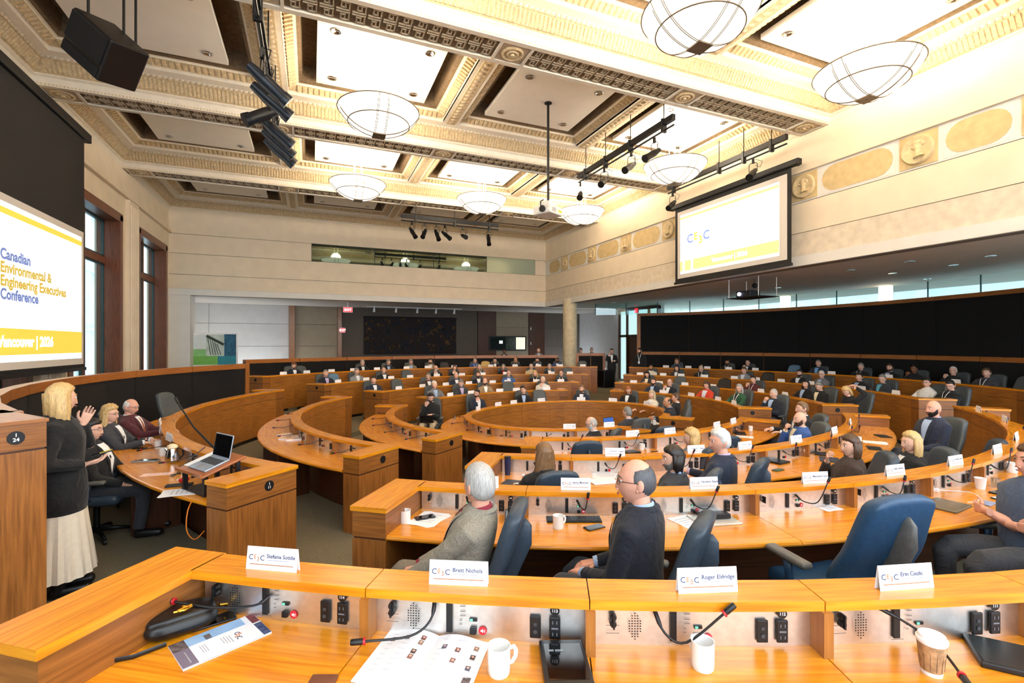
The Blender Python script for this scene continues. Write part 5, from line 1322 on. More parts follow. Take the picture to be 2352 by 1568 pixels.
# ---- right bank, top row
S_('woman in blue top, leftmost in the right top row', 5, 1554, fem=1, hair='bob', hc='lbrown', top='shirt', tc='steel')
S_('bearded man in black with white lanyard, right top row', 5, 1670, hc='black', beard=1, skin='tan', top='sweater', tc='black', lan=1)
S_('man in dark clothes propping his face, right top row', 5, 1716, hair='receding', hc='dark', tc='black', pose='chin')
S_('grey haired man in open blue shirt and navy jacket, right top row', 5, 1878, hc='grey', hair='buzz', tc='navy', sh='sky', vee=.36, s=1.05)
S_('grey haired man in black sweater with lanyard, right top row', 5, 1974, hc='grey', top='sweater', tc='black', lan=1)
S_('man with dark beard and dark jacket leaning back, right top row', 5, 2042, hc='brown', beard=1, tc='black', sh='blue')
S_('man with dark skin and hand before his mouth, right top row', 5, 2098, hair='buzz', hc='black', skin='brown', glasses=1, tc='black', sh='dark', pose='chin')
S_('white haired man with glasses leaning on his hand, right top row', 5, 2187, hair='receding', hc='white', glasses=1, tc='black', sh='dark', pose='chin')
S_('stout man in slate jacket with lanyard, rightmost in the right top row', 5, 2265, hc='brown', tc='steel', topmat=mtop('char'), sh='dark', lan=1, wd=1.12)
# ---- near rows
S_('woman with wavy blonde bob seen from behind, fourth row', 2, 1580, False, dep=6.25, fem=1, hair='curly', hl=.16, hc='blonde', tc='grey', body=35, head=75, near=1)
S_('bald bearded man in blue blazer propping his head, fourth row right', 2, 1834, dep=7.75, hair='bald', hc='brown', beard=1, tc='bblue', sh='cream', body=88, head=92, pose='chin', near=1, pc='beige', legs='crossed')
S_('brown haired man in black behind the blue blazer, fourth row right', 2, 1838, dep=8.7, hc='lbrown', tc='black', body=85, head=80, near=1, s=1.04)
S_('woman with long light brown hair and white blouse seen from behind, third row', 3, 1252, False, dep=4.65, fem=1, hair='long', hl=.26, hc='lbrown', tc='black', sh='white', body=15, head=38, lean=.06, near=1)
S_('dark haired bearded man in charcoal jacket in profile, third row', 3, 1546, False, dep=4.55, hair='long', hl=.10, hc='dark', beard=1, bc='grey', tc='char', sh='blue', body=55, head=88, near=1, lean=0)
S_('white haired man in navy check suit in profile, third row', 3, 1660, False, dep=5.0, hair='side', hc='white', skin='pink', tc='navy', sh='lilac', body=50, head=92, near=1, pose='desk', s=1.06, lean=.04)
S_('woman with brown bob in brown top, hand at her mouth, third row', 3, 1945, False, dep=5.15, fem=1, hair='bob', hl=.13, hc='brown', top='sweater', tc='choc', body=72, head=92, pose='chin', near=1)
S_('woman with long platinum hair in profile, third row right', 3, 2082, False, dep=5.35, fem=1, hair='long', hl=.22, hc='blonde', tc='black', body=75, head=88, near=1, pose='lap')
S_('bald man with dark beard and navy suit, third row by the right curve', 3, 2142, dep=7.4, hair='bald', hc='dark', beard=1, bc='dark', skin='pink', tc='navy', sh='blue', body=96, head=95, near=1, s=1.08, vee=.36, pose='lap')
S_('grey haired man in grey check jacket with wine shirt, second row, from behind', 4, 1056, False, dep=3.0, hair='short', hc='silver', skin='pink', tc='herring', sh='burg', tie='blue', body=82, head=40, near=1, pose='thigh', pc='taupe', lean=-.18, s=1.05, hs=1.05, legs='wide')
S_('balding man with glasses in dark suit, second row, seen from behind', 4, 1468, False, dep=2.92, hair='fringe', hc='slate', skin='pink', tc='dnavy', sh='blue', body=58, head=78, near=1, pose='lap', pc='char', lean=.02, s=1.07, hs=1.08, glasses=1)
S_('man in short sleeved blue shirt with folded arms at the right edge, second row', 4, 2372, False, dep=3.5, hair='short', hc='brown', skin='pink', top='shirt', tc='steel', short=1, body=86, head=86, near=1, pose='cross', pc='char', s=1.06, ch=M_leather_b)
# ---- panel at the left
S_('woman with dark brown hair and black cardigan, first at the panel table', 4, 222, dep=5.2, fem=1, hair='long', hl=.20, hc='dark', glasses=1, top='cardigan', tc='black', sh='white', body=-72, head=-78, near=1, pose='thigh', ch=M_leather)
S_('woman with wavy blonde hair and grey blazer, middle of the panel table', 4, 258, dep=6.35, fem=1, hair='curly', hl=.28, hc='blonde', glasses=1, tc='char', sh='white', body=-75, head=-85, near=1, pose='type', ch=M_leather)
S_('bald man with glasses in burgundy velvet jacket, far seat of the panel table', 4, 312, dep=7.15, hair='fringe', hc='white', skin='pink', glasses=1, tc='burg', sh='white', tie='orange', body=-80, head=-85, hp=-.15, near=1, pose='type', ch=M_leather)
# ---- standing people
def stand_at(label, px, dep, zf, body, head, **o):
    x, y = at_depth(px, dep); f = Vector(cdir(body)); rz = math.atan2(-f.x, f.y); v = Vector(cdir(head)); hz = math.atan2(-v.x, v.y) - rz; o['hy'] = (hz + PI) % (2 * PI) - PI; o['stand'] = 1
    return person(label, x, y, zf, rz, o)
w_, ML_, MH_ = stand_at('woman with long blonde hair standing and speaking, black cardigan and cream skirt', 140, 4.05, FLZ[4], -55, -22, fem=1, hair='long', hl=.24, hc='blonde', top='sweater', tc='black', near=1, skirt=1, pose='holdphone', s=1.03, hs=1.05)
m = MB(); n_ = 72; prof = [(.155, .98), (.175, .86), (.19, .74), (.215, .55), (.245, .35), (.27, .17)]
V = []; F = []
for (r, z) in prof:
    for k in range(n_):
        a = 2 * PI * k / n_; pl = 1 + (.055 * (.98 - z)) * math.sin(k * PI / 2 * 1.0 + .6 * math.sin(a * 3)); V.append((r * pl * math.cos(a), r * .82 * pl * math.sin(a), z))
for i in range(len(prof) - 1):
    for k in range(n_): F.append((i * n_ + k, i * n_ + (k + 1) % n_, (i + 1) * n_ + (k + 1) % n_, (i + 1) * n_ + k))
ob('skirt', MB().add(V, F), mat('cream pleated cloth', (228, 218, 200), .8, 0, .04, 30), w_, smooth=True)
ob('boot', MB().tube([(-.09, .0, .05), (-.09, 0, .3)], [.05, .055], 10), M_black, w_); ob('boot', MB().tube([(.09, .0, .05), (.09, 0, .3)], [.05, .055], 10), M_black, w_)
m = MB()
torso_mb(m, 1, 1.02, T(0, 0, .27) @ Matrix.Scale(1.05, 4, (1, 0, 0)) @ T(0, 0, 0), .02, .40)
hem = MB(); hem.lathe([(.205, .68), (.215, .80), (.205, .95), (.185, 1.05)], 28); me_ = hem.mesh('cardigan_hem', True)
h_ = ob('cardigan_hem', me_, mtop('black'), w_); h_.scale = (1, .80, 1)
ph_ = thing('phone', 'black phone in the right hand of the standing speaker', 'phone', (0, 0, 0)); P_ = w_.matrix_basis @ Vector((.10, .27, 1.12)); ph_.location = P_; ph_.rotation_euler = (.25, 0, w_.rotation_euler[2])
m = MB(); m.rbox((0, 0, .012), (.072, .148, .009), .004, 3); ob('case', m, M_black, ph_); ob('screen', MB().box((0, 0, .0172), (.066, .138, .001)), M_blk_glass, ph_)
stand_at('man in dark jacket standing before the booth window behind the balustrade', 1158, 24.2, FLZ[5], 178, 170, hc='black', skin='brown', tc='black', s=.97, group='standing people at the back')
stand_at('man in grey jacket standing by the dark wooden door', 1237, 24.0, FLZ[5], 180, 190, hc='lbrown', hair='receding', tc='grey')
stand_at('man in pale shirt half hidden behind the column', 1334, 24.2, FLZ[5], 160, 150, hc='dark', glasses=1, top='shirt', tc='cream')
stand_at('man in black with lanyard standing behind the short balustrade', 1359, 23.6, FLZ[5], 180, 180, hc='brown', hair='buzz', glasses=1, top='sweater', tc='black', lan=1, s=1.02)
stand_at('man in black suit standing in the aisle, hand at his chin', 1405, 21.6, FLZ[5], 170, 165, hc='dark', hair='short', tc='black', pc='black', pose='standchin', vee=.40, s=1.0)
stand_at('young bearded man in black with lanyard standing by the black partition', 1470, 20.4, FLZ[5], 150, 110, hc='dark', hair='short', beard=1, top='sweater', tc='maroon', topmat=mtop('black'), pc='black', lan=1, s=1.02, hp=-.2)
# ---- empty chairs
E_ = empty_chair
E_('grey chair, first empty one from the left in the far top row', 5, 703); E_('black chair, empty in the middle of the far top row', 5, 1026, m=mat('black leather', (24, 24, 26), .5))
E_('pale tan chair top in the far top row', 5, 1119, m=mat('tan leather', (196, 160, 96), .6)); E_('empty grey chair right of the column, far top row', 5, 1338)
E_('blue empty chair in the far third row near its left end', 4, 780, m=mat('faded blue leather', (92, 124, 150), .5)); E_('empty grey chair in the middle of the far third row', 4, 943); E_('empty grey chair at the right end of the far third row', 4, 1304)
E_('empty grey chair near the left end of the far second row', 3, 925); E_('empty grey chair in the far lowest row', 2, 1175); E_('empty grey chair on the far side of the ring', 1, 1247)
E_('empty grey chair behind the bald man, right second row', 3, 1555); E_('dark empty chair behind the red cardigan, right second row', 3, 1652, m=MATS['black leather'])
E_('dark empty chair in the right third row beside the grey jacket', 4, 1752, m=MATS['black leather']); E_('blue empty chair against the black wall, right top row', 5, 1814, m=MATS['faded blue leather']); E_('grey empty chair at the right end of the right top row', 5, 2322)
E_('empty black chair back between the fourth row and the third row ledge', 2, 1330, False, dep=6.6, rot=10, m=M_leather); E_('empty dark chair on the near side of the ring', 1, 1500, dep=8.6, rot=20, m=M_leather)
E_('empty chair right of the white haired man, fourth row', 2, 1625, False, dep=6.9, rot=25, m=M_leather); E_('empty blue grey chair on the right curve of the third row', 3, 2200, dep=5.9, rot=60, m=M_leather)
E_('large empty blue leather chair turned away in the second row', 4, 1925, False, dep=3.12, rot=12, m=M_leather_b, full=True, spine=M_spine).scale = (1.1, 1.1, 1.1)
E_('empty grey chair at the panel table beyond the burgundy jacket', 4, 417, dep=9.6, rot=-95); E_('blue leather chair back at the bottom left corner behind the nearest row', 5, 185, False, dep=1.22, rot=-8, m=M_leather_b)
# ================================================================== NAME CARDS
def card_mesh():
    m = MB()
    for s_ in (-1, 1): m.box((0, 0, .046), (.235, .0012, .094), T(0, s_ * .0125, 0) @ RX(s_ * .13))
    return m
_C['card'] = card_mesh().mesh('folded_card')
def cl_mesh():
    m = MB()
    for s_ in (-1, 1):
        Mx = T(0, s_ * .0125, 0) @ RX(s_ * .13)
        for (x, z, w, h) in ((-.075, .05, .05, .012), (.02, .055, .09, .007)): m.box((x * s_, s_ * .0012, z), (w, .0006, h), Mx)
    return m
_C['card_l'] = cl_mesh().mesh('lettering')
def cg_mesh():
    m = MB()
    for s_ in (-1, 1): m.box((0, s_ * .0012, .022), (.20, .0006, .0035), T(0, s_ * .0125, 0) @ RX(s_ * .13))
    return m
_C['card_g'] = cg_mesh().mesh('gold_rule')
M_ink = mat('navy ink', (52, 62, 106), .6, 0, 0); M_ink2 = mat('pale ink', (150, 154, 172), .6, 0, 0); M_rule = mat('bronze rule', (168, 116, 74), .5, 0, 0); M_inko = mat('orange ink', (214, 120, 60), .6, 0, 0)
def cards(rowname, i, pts, names=None):
    for k, (px, py) in enumerate(pts):
        x, y = at_z(px, py, ZL[i]); ph = phi_of(x, y, RR[i] + .085); F = frame_at(RR[i] + .085, ph, ZL[i])
        rz = math.atan2(F[1][0], F[0][0]); p = F.translation
        c = thing('name_card', 'white folded name card, %s from the left on the %s' % (ORD[k], rowname), 'name card', tuple(p), rz + random.uniform(-.08, .08), 'folded name cards')
        ob('folded_card', _C['card'], M_white, c)
        nm = names[k] if names and k < len(names) else None
        if nm:
            Mx = T(0, -.0125, 0) @ RX(-.13) @ T(0, -.0012, 0) @ RX_T
            lg = (('C', -.108, .040, .030, M_ink), ('E', -.0845, .043, .025, M_inko), ('3', -.070, .034, .025, M_rule), ('C', -.0545, .038, .030, M_ink))
            for s_, a, b, sz, mt in lg: ob('logo_letter', text_mesh(s_, sz, .0002), mt, c, M=Mx @ T(a, b, 0))
            ob('lettering', text_mesh(nm, .022, .0003), M_ink, c, M=Mx @ T(-.024, .050, 0)); ob('small_print', MB().box((.03, .041, 0), (.10, .0022, .0005), Mx), M_ink2, c)
            ob('gold_rule', _C['card_g'], M_rule, c)
        elif i <= 4 and names is not None: ob('lettering', _C['card_l'], M_ink2, c); ob('gold_rule', _C['card_g'], M_rule, c)
cards('nearest desk row', 5, [(651, 1292), (1063, 1324), (1612, 1340), (2047, 1331)], ['Stefania Sottile', 'Brett Nichols', 'Roger Eldridge', 'Erin Ciezki'])
cards('second desk row', 4, [(1115, 1115), (1322, 1119), (1610, 1117), (1862, 1105), (2042, 1087), (2175, 1064), (2269, 1037), (2320, 1008), (2314, 968), (2272, 945)], ['Fred Keating', 'Jenny Malowic', 'Hareshan Bagdanan', 'Marianne Fuzey', 'Kelly Dawson', 'Jo Anne Grey'])
cards('third desk row', 3, [(1410, 1043), (1591, 1036), (1699, 1027), (1807, 1011), (1893, 991), (1929, 972)], [None])
cards('fourth desk row', 2, [(1448, 999), (1531, 993), (1624, 977), (1657, 968)], [None])
cards('ring desk', 1, [(1096, 941), (1141, 931), (1182, 927), (1250, 924), (1308, 981), (1330, 924), (1380, 928), (1392, 977), (1434, 934)], [None])
cards('lowest row of the far bank', 2, [(1034, 909), (1083, 904), (1147, 899), (1189, 898), (1257, 896)])
cards('second row of the far bank', 3, [(905, 893), (963, 888), (1018, 884), (1073, 881), (1126, 878), (1162, 877), (1229, 875), (1287, 874)])
cards('third row of the far bank', 4, [(790, 879), (854, 874), (906, 870), (953, 868), (1011, 865), (1062, 862), (1111, 861), (1165, 860), (1266, 857), (1309, 856)])
cards('top row of the far bank', 5, [(706, 862), (756, 859), (805, 856), (855, 854), (906, 852), (960, 849), (1008, 848), (1060, 846), (1136, 844), (1188, 843), (1238, 842), (1287, 841), (1339, 841)])
cards('lowest row of the right bank', 2, [(1503, 905), (1560, 911), (1608, 920), (1645, 928)])
cards('second row of the right bank', 3, [(1462, 877), (1521, 880), (1576, 884), (1636, 889), (1750, 900), (1799, 908)])
cards('third row of the right bank', 4, [(1476, 859), (1534, 860), (1581, 861), (1642, 863), (1702, 868), (1759, 871), (1823, 875), (1895, 881), (2019, 894), (2090, 905)])
cards('top row of the right bank', 5, [(1540, 842), (1596, 843), (1645, 844), (1695, 846), (1765, 848), (1956, 857), (2096, 866), (2275, 879)])
cards('panel table', 4, [(402, 990), (406, 972), (419, 1008)], [None])

# ================================================================== MICROPHONES
def mic(label, F, pts, r=.0045):
    """gooseneck from the console; pts in station frame, last point is the tip"""
    o_ = F.translation; inv = T(*(-o_)); t_ = thing('gooseneck_microphone', label, 'microphone', tuple(o_), group='gooseneck microphones')
    # smooth the path
    P = [Vector(p) for p in pts]; Q = []
    for k in range(len(P) - 1):
        p0, p1, p2, p3 = P[max(k - 1, 0)], P[k], P[k + 1], P[min(k + 2, len(P) - 1)]
        for s_ in range(5):
            u = s_ / 5; Q.append(.5 * ((2 * p1) + (p2 - p0) * u + (2 * p0 - 5 * p1 + 4 * p2 - p3) * u * u + (3 * p1 - p0 - 3 * p2 + p3) * u ** 3))
    Q.append(P[-1]); W_ = [inv @ (F @ q) for q in Q]
    d = (W_[-1] - W_[-2]).normalized(); base = W_[0]
    ob('neck', MB().tube(W_, [r * 1.9] * 4 + [r] * (len(W_) - 4), 8), M_black, t_, smooth=True)
    ob('ring', MB().tube([W_[-1] - d * .004, W_[-1] + d * .004], r * 2.9, 12), M_red, t_, smooth=True)
    ob('capsule', MB().tube([W_[-1] + d * .004, W_[-1] + d * .010, W_[-1] + d * .045, W_[-1] + d * .050], [r * 2.0, r * 2.5, r * 2.5, r * 2.1], 12), M_black, t_, smooth=True)
for nm, (i, r, cuts) in STN.items():
    lb = nm.split('|')[1]
    rn = {'nearest': 'nearest desk row', 'second ': 'second desk row', 'third c': 'third desk row', 'fourth ': 'fourth desk row', 'innermo': 'ring desk'}.get(lb[:7])
    if lb.startswith('left desk bank'): rn = {'i': 'inner left desk', 'm': 'middle left desk', 'o': 'panel table'}[lb.split(', ')[1][0]]
    if rn is None: continue
    for k, (a, b) in enumerate(zip(cuts, cuts[1:])):
        F = frame_at(r + .105, (a + b) / 2, ZL[i] - .20); x = -((b - a) * (r + .1)) / 2 + .40; j = random.uniform(-1, 1)
        if rn == 'nearest desk row' and k < 4:
            pts = [[(-.06, .01, .10), (-.10, .05, .08), (-.25, .10, .085), (-.40, .13, .11)], [(-.17, .0, .15), (-.175, .05, .09), (-.24, .10, .055), (-.40, .14, .05)],
                   [(-.185, .0, .15), (-.16, .06, .085), (-.09, .09, .07), (.05, .08, .17)], [(-.20, .0, .15), (-.12, .06, .11), (-.08, .14, .075), (-.13, .27, .06)]][k]
        elif rn in ('second desk row', 'third desk row', 'fourth desk row'):
            pts = [(x, .0, .12), (x + .03, .05, .08), (x + .08 + .05 * j, .09, .08), (x + .12 + .1 * j, .10, .19 + .05 * j)]
        else: pts = [(x, .0, .10), (x, .05, .115), (x - .05 + .06 * j, .18, .09), (x - .10 + .12 * j, .30, .08 + .02 * j)]
        mic('black gooseneck microphone, %s from the left end of the %s' % (ORD[k % 25], rn), F, pts)

# ================================================================== TABLE THINGS
def dz(i): return ZL[i] - .20
def mug(label, px, py, i, ang=0, s=1.0, name='mug'):
    x, y = at_z(px, py, dz(i)); t_ = thing(name, label, 'mug', (x, y, dz(i)), 0, 'white china mugs'); t_.rotation_euler = (0, 0, math.atan2(cdir(ang)[1], cdir(ang)[0])); t_.scale = (s, s, s)
    if 'mug' not in _C:
        m = MB(); m.lathe([(0, .004), (.034, .004), (.036, 0), (.038, .003), (.039, .02), (.040, .095), (.0405, .098), (.037, .097), (.036, .02), (.033, .012), (0, .011)], 28); _C['mug'] = m.mesh('cup', True, .9)
        m = MB(); m.tube([(.037, 0, .080), (.055, 0, .082), (.064, 0, .066), (.062, 0, .046), (.050, 0, .030), (.037, 0, .028)], [.0055] * 6, 8, flat=1.5); _C['mugh'] = m.mesh('handle', True)
    ob('cup', _C['mug'], M_mug, t_); ob('handle', _C['mugh'], M_mug, t_)
    return t_
def slab(name, label, cat, px, py, i, d, yaw, m, top=None, parts=(), tilt=0, r=.004, zo=0.0, grp=None):
    """flat thing lying on the worktop; d = (w, l, h); yaw in camera degrees for its long side"""
    x, y = at_z(px, py, dz(i)); f = cdir(yaw); t_ = thing(name, label, cat, (x, y, dz(i) + zo), math.atan2(-f[0], f[1]), grp)
    mb_ = MB(); mb_.rbox((0, 0, d[2] / 2), d, min(r, d[2] * .45), 3); ob('case' if cat in ('phone', 'tablet') else 'cover' if cat in ('book', 'notebook', 'folder') else 'body', mb_, m, t_, smooth=True, angle=.7)
    if top: ob(top[0], MB().box((top[2] if len(top) > 2 else 0, top[3] if len(top) > 3 else 0, d[2] + .0006), (d[0] * .92, d[1] * .94, .001)), top[1], t_)
    if tilt: t_.rotation_euler[0] = tilt
    return t_
def sheet(name, label, px, py, i, w, l, yaw, n=1, m=None, zo=0):
    x, y = at_z(px, py, dz(i)); f = cdir(yaw); t_ = thing(name, label, 'paper', (x, y, dz(i) + zo), math.atan2(-f[0], f[1]), 'loose papers')
    for k in range(n): ob('sheet', MB().box((0, 0, .0008 + k * .0012), (w, l, .001), RZ(.12 * k)), m or M_paper, t_)
    pm = MB()
    for k in range(5): pm.box((-.01, l * (.3 - .13 * k), .0014 + (n - 1) * .0012), (w * (.7 - .08 * (k % 3)), .006, .0004), RZ(.12 * (n - 1)))
    ob('print', pm, M_ink2, t_)['kind'] = 'stuff'
    return t_
mug('white mug on the nearest row beside the open booklet', 1146, 1545, 5, -70, name='mug'); mug('white mug under the microphone on the nearest row, right of the booklet', 1614, 1532, 5, 20)
mug('white mug at the left end of the second row', 931, 1200, 4, 60); mug('white mug behind the grey check jacket, second row', 1122, 1183, 4, 10); mug('white mug beside the keyboard, second row', 1282, 1213, 4, -60)
mug('white mug on the fourth row beside the black tablet', 1474, 1033, 2, -60); mug('white mug near the navy check suit, third row', 1752, 1057, 3, 95); mug('white mug before the brown top, third row', 1851, 1047, 3, 10)
mug('white mug on the fourth row before the blue blazer', 1724, 990, 2, -60); mug('white mug at the far end of the third row', 1972, 1017, 3, -70); mug('white mug at the right edge of the second row', 2325, 1085, 4, 0, 1.1)
mug('pale mug behind the papers on the ring desk', 1503, 975, 1, 60)
# foreground handbag
x, y = at_z(418, 1450, dz(5)); f = cdir(-48); bg = thing('handbag', 'black leather flap handbag with gold clasp on the nearest row', 'handbag', (x, y, dz(5)), math.atan2(-f[0], f[1]))
M_bag = mat('black smooth leather', (18, 17, 17), .35, 0, .1, 60, .08)
m = MB(); m.rbox((0, 0, .040), (.13, .25, .075), .038, 6, lambda x_, y_, z_: (x_ * (1 - .5 * (abs(y_) / .135) ** 3), y_, z_ * (1 - .3 * (abs(y_) / .135) ** 2))); ob('body', m, M_bag, bg, smooth=True)
m = MB(); m.rbox((-.012, 0, .066), (.125, .235, .03), .014, 6, lambda x_, y_, z_: (x_ * (1 - .45 * (abs(y_) / .125) ** 3), y_, z_ + .012 * (1 - (y_ / .125) ** 2) - .1 * max(0, x_))); ob('flap', m, M_bag, bg, smooth=True)
m = MB(); m.tube([(.03, -.03, .100), (.045, .0, .104), (.03, .03, .100), (.015, .0, .106), (.04, -.02, .106), (.02, .03, .104)], .005, 6); ob('clasp', m, M_gold, bg, smooth=True)
m = MB(); m.tube([(0, -.13, .05), (.02, -.19, .03), (.06, -.24, .012), (.09, -.16, .012), (.08, -.06, .012)], .009, 6, flat=.35); ob('strap', m, M_bag, bg, smooth=True)
m = MB(); m.tube([(-.01, -.125, .05), (-.02, -.21, .02), (-.05, -.28, .012)], .008, 6, flat=.4); ob('strap', m, M_bag, bg, smooth=True)
m = MB(); m.tube([(-.02, -.150, .03), (.02, -.155, .034), (.028, -.185, .03), (-.012, -.180, .026), (-.02, -.150, .03)], .004, 6); ob('buckle', m, M_gold, bg, smooth=True)
m = MB(); m.tube([(0, .13, .06), (-.01, .16, .05), (-.02, .15, .03)], .005, 6); ob('ring', m, M_gold, bg)
slab('phone', 'black phone lying beside the handbag', 'phone', 492, 1428, 5, (.074, .155, .010), -52, M_black, ('screen', M_blk_glass))
# conference brochure
x, y = at_z(508, 1470, dz(5)); f = cdir(-42); br = thing('brochure', 'folded conference brochure with blue photo strip on the nearest row', 'brochure', (x, y, dz(5)), math.atan2(-f[0], f[1]))
m = MB(); m.box((0, 0, .0012), (.20, .30, .002)); ob('inner_pages', m, M_paper, br); m = MB(); m.box((0, 0, .0012), (.205, .30, .0012), T(0, 0, .004) @ RY(-.02)); ob('front_cover', m, M_paper, br)
bz = .0062; bxo = lambda nm, cx, cy, w, l, mt: ob(nm, MB().box((cx, cy, bz), (w, l, .0004), RY(-.02)), mt, br)
M_photo = mat('photo print', (96, 84, 86), .5, 0, .75, 55)
bxo('photo_strip', -.068, .0, .066, .20, mat('sky blue print', (150, 186, 226), .5, 0, .15, 9)); bxo('photo_strip', -.06, .135, .08, .028, mat('crimson print', (120, 50, 56), .5, 0, .5, 70)); bxo('photo_strip', .045, .135, .11, .028, mat('navy print', (66, 78, 116), .5, 0, .6, 60)); bxo('photo_strip', -.066, -.125, .072, .05, M_photo); bxo('purple_band', .035, -.125, .13, .05, mat('mauve print', (120, 112, 134), .5, 0, .03)); bxo('web_address', .035, -.12, .09, .004, M_white)
bxo('skyline', -.056, -.03, .04, .022, mat('city print', (150, 110, 60), .5, 0, .7, 90))
for s_, a, b, mt in (('C', -.002, .045, M_ink), ('E', .013, .047, M_inko), ('3', .025, .039, M_rule), ('C', .037, .041, M_ink)): ob('logo_letter', text_mesh(s_, .026, .0001), mt, br, M=RY(-.02) @ T(a, b, bz + .0006))
for k in range(4): bxo('title_line', .03 - .004 * k, .026 - k * .009, .06 - .01 * (k % 2), .002, M_ink2)
for k in range(3): bxo('date_line', .02, -.055 - k * .008, .06, .002, M_ink2)
# open booklet
x, y = at_z(975, 1520, dz(5)); f = cdir(-12); bk = thing('booklet', 'open programme booklet with portrait photos on the nearest row', 'booklet', (x, y, dz(5)), math.atan2(-f[0], f[1]))
def page(s_):
    n = 10; V = []; F = []
    for k in range(n + 1):
        u = k / n; h = .006 + .022 * math.sin(PI * min(1, u * 1.05)) * (1 - u) ** .6
        for yy in (-.15, .15): V.append((s_ * u * .205, yy, h))
    for k in range(n + 1):
        u = k / n
        for yy in (-.15, .15): V.append((s_ * u * .205, yy, .001))
    c = 2 * (n + 1)
    for k in range(n): F += [(2 * k, 2 * k + 1, 2 * k + 3, 2 * k + 2), (c + 2 * k, c + 2 * k + 2, c + 2 * k + 3, c + 2 * k + 1), (2 * k, 2 * k + 2, c + 2 * k + 2, c + 2 * k), (2 * k + 1, c + 2 * k + 1, c + 2 * k + 3, 2 * k + 3)]
    return MB().add(V, F)
for s_ in (-1, 1): ob('page', page(s_), M_paper, bk, smooth=True, angle=.7)
def pg(u, yy, s_): h = .006 + .022 * math.sin(PI * min(1, u * 1.05)) * (1 - u) ** .6; return (s_ * u * .205, yy, h + .0012)
pc_ = [(140, 100, 90), (90, 90, 110), (120, 70, 60), (150, 120, 100), (80, 60, 56)]
for k, (s_, u, yy) in enumerate(((-1, .78, .085), (-1, .52, .095), (-1, .22, .105), (-1, .22, .075), (-1, .25, .02), (-1, .25, -.01), (1, .25, .07), (1, .52, .06), (1, .82, .095), (1, .82, .045), (1, .52, .0), (1, .82, -.015))):
    p = pg(u, yy, s_); a = math.atan2(pg(u + .05, yy, s_)[2] - pg(u - .05, yy, s_)[2], s_ * .0205)
    ph = ob('portrait', MB().box((0, 0, 0), (.018, .024, .0006)), mat('portrait ground %d' % (k % 5), pc_[k % 5], .6, 0, .1), bk, M=T(*p) @ RY(-a if s_ > 0 else -a + PI)); 
    ob('portrait_face', MB().lathe([(.005, .0), (.005, .0012)], 10, (0, .003, -.0006)), mskin('light'), ph)
ob('building_photo', MB().box((0, 0, 0), (.04, .034, .0006)), M_photo, bk, M=T(*pg(.85, -.075, 1)))
tm_ = MB()
for s_ in (-1, 1):
    for r in range(8):
        if r == 1: continue
        for u in (.2, .5, .78): p = pg(u, .12 - r * .03, s_); tm_.box((p[0] + .004, p[1] - .004, p[2]), (.035, .0018, .0005))
ob('print', tm_, mat('faint print', (200, 200, 206), .6, 0, 0), bk)['kind'] = 'stuff'
# tilting monitor in the nearest row
x, y = at_z(1298, 1535, dz(5)); f = cdir(2); tb = thing('desk_monitor', 'black flat monitor lying in the nearest row between booklet mug and microphone', 'monitor', (x, y, dz(5)), math.atan2(-f[0], f[1]))
m = MB(); m.rbox((0, 0, .016), (.165, .24, .03), .006, 3); ob('case', m, M_black, tb, smooth=True, angle=.7); ob('screen', MB().box((0, -.005, .0316), (.135, .195, .001)), M_blk_glass, tb)
m = MB(); [m.box((-.045 + (k > 1) * .03, .055 - (k % 3) * .006, .0324), (.03 if k > 1 else .02, .0018, .0004)) for k in range(6)]; ob('screen_text', m, mat('screen text', (190, 200, 210), .6, 0, 0), tb)['kind'] = 'stuff'
# paper coffee cup
x, y = at_z(2140, 1545, dz(5)); cp = thing('coffee_cup', 'paper coffee cup with brown sleeve and white lid on the nearest row', 'cup', (x, y, dz(5)))
ob('cup', MB().lathe([(0, .002), (.029, .002), (.030, 0), (.042, .118), (.040, .118), (.029, .006)], 32), M_paper, cp, smooth=True)
M_slv = mat('kraft sleeve print', (176, 138, 98), .75, 0, .35, 45); ob('sleeve', MB().lathe([(.0318, .014), (.0425, .108), (.0415, .108)], 32), M_slv, cp, smooth=True)
ob('lid', MB().lathe([(.044, .112), (.0455, .118), (.045, .124), (.041, .126), (.038, .137), (.034, .138), (.032, .133), (0, .133)], 32), M_white, cp, smooth=True)
m = MB(); [m.tube([(.0405 * math.cos(a) * (.80 + z * 2), .0405 * math.sin(a) * (.80 + z * 2), z) for z in (.02, .1)], .0006, 4) for a in [k * .5 for k in range(12)]]; ob('sleeve_print', m, mat('dark brown print', (70, 48, 32), .7, 0, 0), cp)['kind'] = 'stuff'
slab('tablet', 'black tablet in a thick case at the right edge of the nearest row', 'tablet', 2335, 1520, 5, (.25, .20, .022), -28, M_black, ('screen', mat('dark tablet glass', (40, 44, 44), .3)))
slab('wallet', 'brown leather wallet edge at the bottom of the nearest row', 'wallet', 742, 1566, 5, (.09, .05, .012), 0, mat('brown leather', (110, 62, 40), .5))
